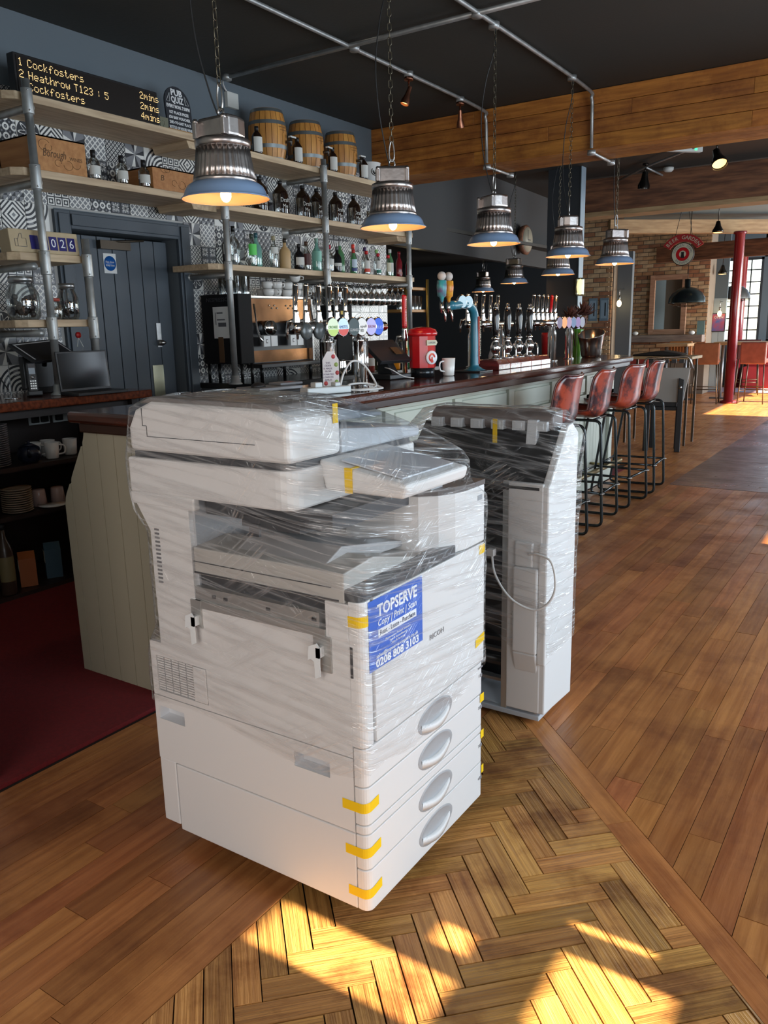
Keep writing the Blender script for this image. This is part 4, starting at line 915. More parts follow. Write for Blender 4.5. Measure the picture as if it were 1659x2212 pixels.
# wine boxes
def wbox(label, x, y0, y1, z, h, d, words):
    t = thing('wine_box', label, 'box', (x, (y0+y1)/2, z)); w = (y1-y0)/2; bxm = wood('box_wood', (.52,.235,.075), (.40,.16,.045), .55, .06, (1,10,10), bump=.05)
    for nm, a in (('front_panel', (-.008, 0, -w, w, 0, h)), ('back_panel', (-d, -d+.008, -w, w, 0, h)), ('side_panel', (-d, -.008, -w, -w+.008, 0, h)), ('side_panel', (-d, -.008, w-.008, w, 0, h)), ('base_panel', (-d, -.008, -w, w, 0, .008)), ('lid', (-d, 0, -w, w, h-.008, h))):
        g = MB(); g.box(*a); g.build(nm, bxm, t)
    g = MB()
    for tx, s, yy, zz, w_, sh in words: g.text(tx, s, face_x(.0006, yy, zz), .0004, w=w_, shear=sh)
    if w > .12:
        for r_, cy, cz, a0, a1 in ((.030, -.10, .135, .5, 5.5), (.018, -.075, .125, 2, 7), (.025, .045, .045, 3.2, 8), (.018, -.02, .05, 0, 5), (.022, .10, .055, 3.4, 6.4)):
            g.tube([(.001, cy+r_*1.2*math.cos(a0+(a1-a0)*i/18), cz+r_*math.sin(a0+(a1-a0)*i/18)) for i in range(19)], .0011, 5)
    else: g.tube([(.001, .02*math.cos(i*.4)-.02, .075+.03*math.sin(i*.6)) for i in range(16)], .0011, 5)
    g.build('lettering', mat('burnt_brown'), t); return t
wbox('large orange-brown wooden wine box with scroll lettering on the middle shelf', -4.235, 2.96, 3.30, 2.336, .185, .33, (('Borough', .062, -.04, .095, .15, .25), ('WINES', .028, .10, .082, .085, 0)))
wbox('smaller wooden wine box half hidden by the nearest lamp', -4.235, 3.80, 4.20, 2.336, .135, .25, (('B', .05, -.12, .07, .03, .2),))

ORD = ['first','second','third','fourth','fifth','sixth','seventh','eighth','ninth','tenth','eleventh','twelfth','thirteenth','fourteenth','fifteenth','sixteenth','seventeenth','eighteenth','nineteenth','twentieth']
# ---- spirits on the lower bottle shelf
gg = glass('green_glass', (.20,.55,.25), .14, .05, .35); tealg = glass('teal_glass', (.45,.85,.75), .12, .05, .3)
def col(n, c, r=.5): return mat(n, c, r)
black_g = mat('black_glass', (.01,.01,.012), .1)
sp = [ # y, x, profile(r,h), glass, cap colour, label colour/range, label text
 (4.56,-4.36,.034,.25,brown,'dark red cap',(.1,.02,.03),lw,(.08,.15),'dark bottle with a small white label behind the second pipe upright'),
 (4.70,-4.42,.045,.29,clearg,'',(.01,.01,.01),None,None,'tall clear square-shouldered bottle with thick black stopper'),
 (4.80,-4.33,.036,.235,clearg,'',(.05,.07,.05),col('label_green',(.10,.62,.10)),(.085,.165),'clear bottle with bright green label'),
 (4.95,-4.42,.042,.26,tealg,'',(.03,.10,.12),None,None,'pale blue-green bottle with teal cap'),
 (5.05,-4.33,.034,.24,clearg,'',(.35,.30,.18),lw,(.11,.16),'clear bottle with small white crest label and cork'),
 (5.22,-4.36,.046,.235,mat('sand_ceramic',(.55,.36,.17),.5),'',(.03,.025,.02),None,None,'sand-coloured stoneware bottle with dark cap'),
 (5.36,-4.33,.042,.20,black_g,'',(.02,.02,.02),lw,(.04,.10),'squat black bottle with a pale pointed label'),
 (5.52,-4.38,.037,.235,clearg,'',(.10,.05,.03),col('label_maroon',(.09,.025,.02)),(.05,.14),'clear bottle with deep maroon label'),
 (5.66,-4.38,.041,.27,tealg,'',(.30,.5,.42),col('label_mint',(.28,.62,.50)),(.09,.17),'tall pale bottle with mint green label'),
 (5.77,-4.33,.038,.22,clearg,'',(.5,.02,.05),lw,(.06,.11),'clear bottle with round white label and pink cap'),
 (5.92,-4.36,.040,.22,black_g,'',(.12,.12,.12),lw,(.06,.085),'dark dome-shouldered bottle behind the third pipe upright'),
 (6.02,-4.40,.040,.27,gg,'',(.6,.6,.58),None,None,'large green bottle with silver cap'),
 (6.07,-4.29,.030,.20,gg,'',(.55,.03,.03),col('label_sky',(.55,.65,.75)),(.055,.12),'green bottle with pale blue and white label'),
 (6.22,-4.40,.034,.26,clearg,'',(.85,.06,.04),None,None,'clear bottle with large bright red cap'),
 (6.27,-4.29,.032,.20,clearg,'',(.6,.02,.02),lw,(.05,.12),'clear bottle with white label and red lower band'),
 (6.42,-4.41,.033,.25,clearg,'',(.06,.03,.10),None,None,'clear bottle with dark purple cap'),
 (6.46,-4.29,.028,.19,clearg,'',(.55,.02,.03),lw,(.06,.13),'clear bottle with white label and green lower band'),
 (6.60,-4.40,.030,.24,clearg,'',(.3,.55,.2),None,None,'slim clear bottle with light green cap'),
 (6.63,-4.29,.028,.185,clearg,'',(.6,.02,.03),col('label_cream',(.60,.56,.40)),(.04,.12),'clear bottle with cream label and red cap'),
 (6.77,-4.36,.033,.25,gg,'',(.65,.65,.62),lw,(.04,.13),'green bottle with white label and silver cap'),
 (6.90,-4.34,.032,.235,mat('red_glass',(.22,.006,.015),.12,coat=.4),'',(.22,.006,.015),col('label_pink',(.55,.25,.22)),(.03,.05),'slim deep red bottle, tallest of the red pair'),
 (6.975,-4.28,.030,.20,mat('ruby_glass',(.16,.02,.03),.12,coat=.4),'',(.3,.1,.08),None,None,'shorter dusky red bottle at the right end of the shelf')]
for i, (y, x, r, h, m, _, cc, lc, lr, tx) in enumerate(sp):
    cm = mat('cap_%d' % i, cc, .35); z = 1.902
    bottle('spirit_bottle', tx, 'bottle', (x, y, z), P(r, h, .013, .58), m, (.0155, h*.88, h+.004), (lr[0], lr[1], r) if lr else None, lc, 'spirit bottles on the lower shelf', cm)
for y, c in ((6.27, (.6,.05,.02)), (6.46, (.02,.18,.12)), (6.07, (.03,.05,.18))):
    for o in list(C.objects):
        if o.name.startswith('spirit_bottle') and abs(o.location.y-y) < .001:
            g = MB(); g.lathe([(.034 if y < 6.4 else .0295, .02), (.034 if y < 6.4 else .0295, .05)], (0,0,0), 14, 'z', -1.5, 1.0); g.build('lower_band', mat('band%d' % int(y*100), c, .5), o)
# hanging stem glasses under the lower shelf + rack
rk = thing('glass_rack', 'dark wire rack of hanging stem glasses under the bottle shelf', 'rack', (0, 6.25, 1.775))
for j in range(7): g = MB(); g.tube([(-4.60, -.55+j*.19, .03), (-4.26, -.55+j*.19, .03), (-4.25, -.55+j*.19, .045)], .004, 6); g.build('rail', blackm, rk)
wg = [(.032,0),(.032,.003),(.005,.008),(.004,.06),(.02,.075),(.036,.105),(.038,.14),(.033,.175),(.032,.175),(.036,.14),(.0345,.106),(.018,.078),(.0,.072)]
k = 0
for j in range(14):
    for x in (-4.31, -4.44, -4.57):
        y = 5.72+j*.092; lb = 'upside-down stem glass, %s from the left in the %s row of the hanging rack' % (ORD[j], {-4.31:'front', -4.44:'middle', -4.57:'back'}[x])
        if k == 0: g = MB(); g.lathe([(r, -z) for r, z in wg], (0,0,0), 12, cap=False); wd = tag(g.build('wine_glass', tumb, None), lb, 'glass', 'stem glasses hanging under the bottle shelf'); wd.location = (x, y, 1.82)
        else: o = wd.copy(); C.objects.link(o); o.location = (x, y, 1.82); o['label'] = lb
        k += 1

# ---- coffee corner on the right back counter
cd = thing('coffee_cabinet', 'tall black coffee machine cabinet with paper notice taped on its side', 'coffee machine', (-4.40, 4.52, 1.05))
g = MB(); g.box(-.22, .16, 0, .145, .14, .65); g.build('cabinet_body', mat('cabinet_black', (.010,.010,.011), .7, spec=.2), cd, .006)
for x, y in ((-.2,.02),(.14,.02),(-.2,.13),(.14,.13)): g = MB(); g.cyl((x, y, 0), .012, .14, 10); g.build('leg', blackm, cd)
g = MB(); g.box(-.10, .11, -.003, 0, .33, .56); nt_ = g.build('paper_notice', paper, cd)
g = MB(); g.M = face_ny(-.0, -.004, .45); 
g.box(-.06,.02,.012,.02,0,.001); g.box(-.05,.03,-.035,-.005,0,.001); g.box(-.06,.0,.06,.07,0,.001); g.box(-.075,-.07,-.02,.07,0,.001); g.build('machine_drawing', mat('ink_grey', (.10,.10,.11), .7), nt_)
g = MB(); g.text('NESPRESSO', .04, face_ny(-.05, -.002, .61), .0005, w=.22); g.build('lettering', mat('faint_grey', (.05,.05,.055), .4), cd)
g = MB(); g.box(-.06, -.01, -.004, .0, .15, .34); g.build('brown_strip', mat('brown_strip', (.10,.05,.02), .5), cd)
em = thing('espresso_machine', 'wide chrome and copper espresso machine with two white pod doors', 'coffee machine', (-4.16, 5.06, 1.05))
copper = mat('copper_panel', (.32,.17,.09), .16, 1, var=.4, nscale=6)
g = MB(); g.box(-.42, -.16, -.38, .40, .13, .63); g.build('machine_body', mat('machine_dark', (.03,.03,.032), .3, .5), em, .004)
g = MB(); g.box(-.16, -.15, -.36, .38, .44, .62); g.box(-.16, -.15, -.36, .38, .14, .23); g.build('copper_panel', copper, em)
g = MB(); g.box(-.16, -.13, -.38, -.36, .13, .64); g.box(-.16, -.13, .38, .40, .13, .64); g.box(-.40, -.13, -.38, .40, .625, .64); g.build('chrome_frame', brushed, em)
g = MB(); g.box(-.20, -.04, -.36, .36, .10, .13); g.build('drip_tray', mat('machine_dark'), em, .003)
for y in (-.20, .12):
    g = MB(); g.cyl((-.15, y, .40), .055, .09, 20, 'x'); g.build('group_head', chrome, em)
    g = MB(); g.box(-.10, -.085, y-.075, y-.0, .26, .34); g.box(-.10, -.085, y+.01, y+.085, .26, .34); g.build('pod_door', mat('pod_white', (.6,.62,.63), .35), em)
    g = MB(); g.prism([(y-.05,.285),(y-.03,.285),(y-.03,.29),(y-.045,.29),(y-.045,.31),(y-.03,.31),(y-.03,.315),(y-.05,.315)], 'x', -.084, -.083); g.build('pod_mark', black, em)
for y in (-.33, .36):
    g = MB(); g.tube([(-.12, y, .58), (-.10, y, .42), (-.08, y, .34), (-.05, y, .30)], .008, 10); g.build('steam_wand', chrome, em)
g = MB()
for i in range(8): g.cyl((-.149, -.12+.03*(i % 4)+(.2 if i > 3 else 0), .57-.02*(i % 2)), .006, .006, 8, 'x')
o = g.build('buttons', chrome, em); o['kind'] = 'stuff'
for x, y in ((-.38,-.3),(-.1,-.3),(-.38,.3),(-.1,.3)): g = MB(); g.cyl((x, y, 0), .014, .13, 10); g.build('leg', blackm, em)
gr = thing('coffee_grinder', 'black coffee grinder with yellow label beside the espresso machine', 'grinder', (-4.3, 5.78, 1.05))
g = MB(); g.box(-.10, .10, -.11, .12, 0, .58); g.build('grinder_body', mat('cabinet_black'), gr, .01)
g = MB(); g.box(.10, .102, -.05, .03, .50, .53); g.build('yellow_label', mat('label_yellow', (.65,.42,.02), .5), gr)
g = MB(); g.box(.10, .102, -.04, .02, .43, .47); g.build('small_screen', mat('screen_teal', (.15,.35,.35), .3), gr)
for k, (x, y) in enumerate(((-4.28,5.74),(-4.30,5.83),(-4.38,5.78))):
    g = MB(); g.lathe([(.03,0),(.042,.10),(.044,.14),(.040,.14),(.028,.008)], (0,0,0), 12, cap=False); tag(g.build('glass_jar', tumb, None, loc=(x, y, 1.632)), ['left', 'right', 'rear'][k]+' small clear jar on top of the black grinder', 'jar', 'jars on the coffee grinder')
# cups stacked on the espresso machine
def cup(r=.042, h=.062, handle=True):
    g = MB(); g.lathe([(r*.7,0),(r*.9,.012),(r,h*.6),(r,h),(r*.93,h),(r*.9,h*.5),(0,.01)], (0,0,0), 18)
    if handle: g.tube([(r*.9+.0, 0, h*.85), (r+.025, 0, h*.75), (r+.022, 0, h*.35), (r*.9, 0, h*.25)], .0045, 7)
    return g
zc = 1.05+.641
cl = []
for k, (x, y, l) in enumerate(((-4.30,4.93,0),(-4.30,5.02,0),(-4.40,4.97,0),(-4.31,4.93,1),(-4.30,5.03,1),(-4.31,5.16,0),(-4.30,5.26,0),(-4.30,5.36,0),(-4.42,5.2,0),(-4.31,5.17,1),(-4.30,5.28,1),(-4.31,5.37,1),(-4.31,5.27,2))):
    t = thing('coffee_cup', ['leftmost white cup in the bottom row on the espresso machine', 'white cup second from left in the bottom row', 'white cup behind the two leftmost cups', 'leftmost white cup in the second row of the stack', 'second white cup from left in the second row', 'middle white cup in the bottom row of the stack', 'white cup right of middle in the bottom row', 'rightmost white cup in the bottom row', 'white cup standing behind the middle of the stack', 'middle white cup in the second row', 'white cup right of middle in the second row', 'rightmost white cup in the second row, handle to the right', 'single white cup on the very top of the stack, tilted'][k], 'cup', (x, y, zc+l*.055), [.6, -.5, .9, .2, 1.2][k % 5], 'stacked cups on the espresso machine')
    if l == 2: t.rotation_euler = (.35, .1, .5); t.location.z += .012
    cup(.045, .052).build('cup_body', white, t)
    g = MB(); g.lathe([(.0455,.0515),(.0455,.0535),(.042,.0535)], (0,0,0), 18, cap=False); g.build('dark_rim', mat('rim_black', (.02,.02,.03), .4), t)
for k, (y, x) in enumerate(((4.56,-4.36),(4.65,-4.36),(4.74,-4.36),(4.60,-4.46),(4.70,-4.46),(4.80,-4.44))):
    glassware('water_glass', ['front left', 'front middle', 'front right', 'back left', 'back middle', 'back right'][k]+' clear water glass on the black coffee cabinet', (x, y, 1.05+.652 if y < 4.81 else 1.69), [(.028,0),(.036,.13),(.034,.13),(.026,.008)], 'water glasses on the coffee cabinet')
for k, (y, hh, c) in enumerate(((6.05,.22,(.25,.04,.03)),(6.18,.26,(.02,.05,.03)),(6.30,.24,(.10,.06,.02)),(6.55,.25,(.03,.03,.04)),(6.66,.28,(.02,.14,.05)),(6.76,.27,(.02,.2,.06)),(6.92,.24,(.04,.10,.05)))):
    bottle('liqueur_bottle', ['short red-brown', 'dark green', 'amber brown', 'near-black', 'bright green tall', 'second bright green', 'dull green'][k]+' bottle on the back counter behind the taps', 'bottle', (-4.12, y, 1.052), P(.034, hh), mat('liq%d' % k, c, .12, coat=.3), (.015, hh*.9, hh), (.05, .12, .034), lw, 'bottles on the back counter')
bottle('juice_bottle', 'orange juice bottle on the back counter between the taps', 'bottle', (-4.10, 6.42, 1.052), [(.045,0),(.05,.01),(.05,.12),(.04,.15),(.018,.17),(.016,.20)], mat('orange_juice', (.75,.28,.015), .2, coat=.5), (.019,.19,.215), None, None, None, mat('cap_grey', (.3,.3,.3), .4))
g = MB(); g.lathe([(.045,0),(.05,.01),(.045,.08),(.04,.11),(.042,.125),(.038,.125),(.04,.03),(0,.01)], (0,0,0), 20); g.tube([(.04,0,.115),(.085,0,.115),(.08,0,.04),(.048,0,.02)], .004, 8); tag(g.build('milk_jug', chrome, None, loc=(-4.08, 5.55, 1.052), rot=(0,0,.9)), 'shiny steel milk jug on the back counter', 'jug')
bx = MB(); bx.box(-.08,.08,-.10,.10,0,.14); tag(bx.build('carton', mat('kraft', (.40,.27,.15), .7), None, .002, (-4.22, 6.08, 1.052)), 'small brown carton behind the chrome tap tower', 'box')

# ---- left corner
nb = thing('digit_counter', 'pale wood counter display with thumbs-up mark and dark blue flip digits', 'display', (-4.245, 2.985, 1.887), rot=(0, R(-6), 0))
g = MB(); g.box(-.10, 0, -.225, .215, 0, .125); g.build('wooden_case', mat('birch_ply', (.52,.40,.24), .5, var=.1, nscale=20), nb, .004)
for k, y in enumerate((-.10, -.04, .02, .08, .14)):
    g = MB(); g.box(0, .003, y, y+.05, .02, .095); d = g.build('flip_tile', mat('digit_blue', (.020,.016,.14), .35), nb)
    ch = ['', '', '0', '2', '6'][k]
    if ch: g = MB(); g.text(ch, .068, face_x(.004, y+.025, .057), .0004); g.build('digit', mat('print_white'), d)
g = MB(); pts = [(.001,-.195,.03),(.001,-.195,.07),(.001,-.175,.07),(.001,-.16,.10),(.001,-.15,.10),(.001,-.15,.075),(.001,-.125,.075),(.001,-.125,.03)]; g.tube(pts, .0015, 5, True); g.tube([(.001,-.178,.03),(.001,-.178,.07)], .0013, 5); g.build('thumb_mark', mat('ink_grey'), nb)
def jar(label, x, y, r, h, lidm, fill):
    t = thing('jar', label, 'jar', (x, y, 1.522), group='glass jars on the short shelf')
    g = MB(); g.lathe([(r*.8,0),(r,.02),(r,h*.6),(r*.7,h*.82),(r*.7,h*.88)], (0,0,0), 20); g.build('jar_glass', clearg, t)
    g = MB(); g.lathe([(r*.76,h*.86),(r*.76,h),(0,h+.002)], (0,0,0), 20); g.build('lid', lidm, t)
    g = MB(); rnd = random.Random(int(r*1e4)); 
    for _ in range(26): a = rnd.random()*6.28; q = rnd.random()**.5*r*.72; g.ball((q*math.cos(a), q*math.sin(a), .03+rnd.random()*h*.42), r*.2, 6)
    o = g.build('contents', fill, t); o['kind'] = 'stuff'
sil = mat('lid_silver', (.5,.5,.5), .3, .9); swt = mat('dark_sweets', (.05,.035,.035), .4)
jar('largest round glass jar with silver lid, filled with dark pods', -4.36, 2.87, .09, .24, sil, swt)
jar('small glass jar with red lid between two larger jars', -4.29, 3.02, .045, .12, mat('lid_red', (.35,.05,.03), .4), mat('pale_sweets', (.25,.18,.12), .5))
jar('tall glass jar with silver lid at the right end of the short shelf', -4.35, 3.16, .062, .21, sil, swt)
g = MB(); g.tube([(0,0,.0),(.0,.028,-.055),(0,.030,-.06)], .0022, 6); g.tube([(0,0,0),(0,-.012,-.055)], .0022, 6); cw = thing('corkscrew', 'red-headed cork puller hanging below the short shelf', 'bottle opener', (-4.26, 3.14, 1.418)); g.build('prongs', mat('off_white_plastic'), cw)
g = MB(); g.cyl((-.003,0,.012), .018, .01, 16, 'x'); g.build('head', mat('tool_red', (.35,.01,.01), .4), cw)
# laptop, till screen, phone
lp = thing('laptop', 'black laptop open on the left back counter', 'laptop', (-4.06, 3.07, 1.091), rz=-.04)
g = MB(); g.box(-.09, .09, -.17, .17, 0, .018); g.build('keyboard_base', mat('laptop_black', (.02,.02,.022), .35), lp, .003)
g = MB(); g.box(-.005, .005, -.17, .17, 0, .23); sc = g.build('screen_lid', mat('laptop_black'), lp, .003, loc=(-.083, 0, .018), rot=(0, R(-5), 0))
g = MB(); g.box(.005, .006, -.16, .16, .015, .22); g.build('display', mat('screen_off', (.006,.007,.008), .12), sc)
mo = thing('monitor', 'black monitor standing behind the laptop', 'monitor', (-4.50, 3.04, 1.091))
g = MB(); g.box(-.02, .02, -.14, .12, .03, .22); g.build('monitor_body', mat('laptop_black'), mo, .004)
g = MB(); g.box(-.06, .06, -.08, .06, 0, .035); g.build('foot', mat('laptop_black'), mo, .003)
ts = thing('tilted_screen', 'tilted black screen with pale edging on an arm above the laptop', 'screen', (-4.40, 3.00, 1.34), rot=(R(8), R(-62), 0))
g = MB(); g.box(-.01, .01, -.17, .17, -.11, .11); g.build('panel', mat('laptop_black'), ts, .003)
g = MB()
for a in ((.0105,.0115,-.155,.155,.085,.094),(.0105,.0115,-.155,-.146,-.09,.09),(.0105,.0115,.146,.155,-.09,.09)): g.box(*a)
g.build('edging', mat('edging_grey', (.5,.5,.5), .4), ts)
g = MB(); g.tube([(-.01,0,0),(-.09,0,-.02)], .014, 8); g.build('arm', blackm, ts)
ph = thing('cordless_phone', 'black and silver cordless phone upright in its cradle', 'telephone', (-4.28, 2.82, 1.091), rot=(0, R(-6), R(-25)))
g = MB(); g.box(-.03, .05, -.04, .04, 0, .03); g.build('cradle', black, ph, .006)
g = MB(); g.box(-.013, .013, -.024, .024, .02, .19); hs_ = g.build('handset', mat('phone_dark', (.03,.03,.035), .25), ph, .006)
g = MB(); g.box(.013, .014, -.017, .017, .125, .16); g.build('phone_screen', mat('phone_screen', (.35,.40,.45), .2), hs_)
g = MB(); g.cyl((.013, 0, .108), .012, .002, 16, 'x'); g.build('dial_pad', sil, hs_)
g = MB()
for i in range(12): g.box(.013, .015, -.016+.012*(i % 3), -.008+.012*(i % 3), .04+.014*(i//3), .047+.014*(i//3))
o = g.build('keys', sil, hs_); o['kind'] = 'stuff'
g = MB(); g.lathe([(.045,0),(.045,.003),(.003,.006),(.003,.20)], (0,0,0), 18); tag(g.build('receipt_spike', chrome, None, loc=(-4.25, 2.66, 1.091)), 'thin silver spike stand at the left end of the counter', 'spike')
g = MB(); g.tube(smoothpts([(-4.62,2.70,2.0),(-4.60,2.71,1.6),(-4.56,2.74,1.3),(-4.5,2.80,1.12)], 6), .004, 6); tag(g.build('hanging_cable', black, None), 'black cable hanging down the tiled wall beside the phone', 'cable')
g = MB(); g.tube(smoothpts([(-4.61,3.0,1.45),(-4.58,2.99,1.3),(-4.59,3.01,1.2),(-4.56,2.99,1.10)], 6), .0035, 6); tag(g.build('white_cable', mat('pale_cable'), None), 'white cable hanging behind the laptop', 'cable')
# sockets
def socket(label, x, y, z, n=2):
    t = thing('socket_plate', label, 'socket', (x, y, z)); g = MB(); g.box(0, .01, -.073, .073, -.043, .043); g.build('plate', mat('socket_white', (.55,.58,.58), .35), t, .003)
    for i in range(n): g = MB(); g.box(.01, .035, -.06+i*.065, -.015+i*.065, -.03, .015); g.build('plug', black, t, .004)
socket('double socket with two black plugs under the left back counter', -4.618, 3.05, .93); socket('white socket plate with one plug at the right, under the left back counter', -4.618, 3.22, .93, 1)
t = thing('socket_plate', 'white socket below the black counter right of the door', 'socket', (-4.25, 4.488, .94)); g = MB(); g.box(-.04,.04,-.012,0,-.05,.05); g.build('plate', mat('socket_white'), t, .004)
# crockery on the left shelves
def mug(label, x, y, z, rz, m=white, group='white mugs on the left shelves', flip=False, r=.042, h=.095):
    t = thing('mug', label, 'mug', (x, y, z), rz, group); g = MB(); g.lathe([(r*.75,0),(r*.85,.006),(r,h),(r*.92,h),(r*.78,.01),(0,.008)], (0,0,0), 18); g.build('mug_body', m, t)
    g = MB(); g.tube(smoothpts([(r*.9,0,h*.85),(r+.03,0,h*.75),(r+.028,0,h*.35),(r*.85,0,h*.25)], 4), .005, 7); g.build('handle', m, t)
    if flip: t.rotation_euler = (PI, 0, rz); t.location.z += h
mug('white mug with square handle at the front of the shelf', -4.16, 2.81, .737, .7); mug('white mug behind the dark teapot', -4.24, 2.75, .737, .5); mug('white mug directly behind the front white mug', -4.27, 2.86, .737, 1.2); mug('white mug half hidden by the bar end panel', -4.2, 2.96, .737, 2.2)
pk = mat('pinkish_ceramic', (.42,.30,.27), .25)
for k, (x, y) in enumerate(((-4.20,2.72),(-4.17,2.82))): mug(['upside-down pinkish mug on the left beside the plates', 'upside-down pinkish mug near the bar end panel'][k], x, y, .472, 2.6, pk, 'upturned pinkish mugs', True)
g = MB(); g.lathe([(.04,0),(.075,.008),(.08,.014),(.0,.010)], (0,0,0), 24); tag(g.build('saucer', white, None, loc=(-4.11, 2.74, .471)), 'white saucer in front of the upturned mugs', 'saucer')
tp = thing('teapot', 'round dark blue teapot on the upper crockery shelf', 'teapot', (-4.15, 2.66, .737), -.6)
tm = mat('teapot_navy', (.012,.015,.028), .25); g = MB(); g.lathe([(.04,0),(.06,.02),(.066,.05),(.055,.085),(.035,.098)], (0,0,0), 20); g.build('pot', tm, tp)
g = MB(); g.lathe([(.036,.097),(.02,.106),(.008,.11),(.011,.118),(0,.122)], (0,0,0), 16); g.build('lid', tm, tp)
g = MB(); g.tube([(.05,0,.04),(.085,0,.06),(.10,0,.085)], [.014,.010,.007], 10); g.build('spout', tm, tp)
g = MB(); g.tube(smoothpts([(-.055,0,.08),(-.10,0,.075),(-.095,0,.035),(-.06,0,.03)], 4), .006, 7); g.build('handle', tm, tp)
plm = mat('stoneware_plate', (.40,.31,.22), .35); plb = MB(); plb.lathe([(.045,0),(.06,.002),(.082,.011),(.083,.0135),(.06,.006),(0,.004)], (0,0,0), 26)
p0 = None
for k in range(11):
    z = .472+k*.0125; lb = '%s stoneware plate from the bottom of the stack on the lower shelf' % ORD[k]
    if k == 0: p0 = tag(plb.build('plate', plm, None, loc=(-4.15, 2.55, z)), lb, 'plate', 'stack of stoneware plates')
    else: o = p0.copy(); C.objects.link(o); o.location.z = z; o['label'] = lb
p1 = None; pm2 = MB(); pm2.lathe([(.05,0),(.075,.002),(.10,.009),(.101,.0115),(.075,.005),(0,.003)], (0,0,0), 26)
for k in range(20):
    z = .737+k*.0115
    if k == 0: p1 = tag(pm2.build('plate', mat('grey_plate', (.20,.17,.17), .35), None, loc=(-4.20, 2.46, z)), 'first grey-brown plate from the bottom of the tall stack at the left edge', 'plate', 'tall stack of plates at the left edge')
    else: o = p1.copy(); C.objects.link(o); o.location.z = z; o['label'] = '%s grey-brown plate from the bottom of the tall stack at the left edge' % ORD[k]
def carton(label, x, y, col_, colr, h=.20):
    t = thing('tea_carton', label, 'carton', (x, y, .032), -.5); g = MB(); g.box(-.04,.04,-.045,.045,0,h*.82); g.add([(-.04,-.045,h*.82),(.04,-.045,h*.82),(.04,.045,h*.82),(-.04,.045,h*.82),(0,-.045,h),(0,.045,h)], [(0,1,4),(2,3,5),(1,2,5,4),(3,0,4,5)]); g.build('carton_body', mat(col_, colr, .6), t)
    g = MB(); g.box(-.03,.03,-.0465,-.045,h*.45,h*.78); g.build('paper_label', mat('label_cream', (.60,.56,.40), .6), t)
carton('orange gable-top carton on the bottom shelf', -4.18, 2.58, 'carton_orange', (.33,.09,.02)); carton('blue gable-top carton on the bottom shelf', -4.20, 2.76, 'carton_blue', (.04,.09,.13), .21)
bottle('tall_bottle', 'tall dark bottle at the far left of the bottom shelf', 'bottle', (-4.12, 2.42, .032), P(.042, .40), mat('dark_bottle', (.05,.03,.02), .3), (.016,.37,.40), (.08,.22,.042), mat('label_dull', (.18,.14,.06), .6))

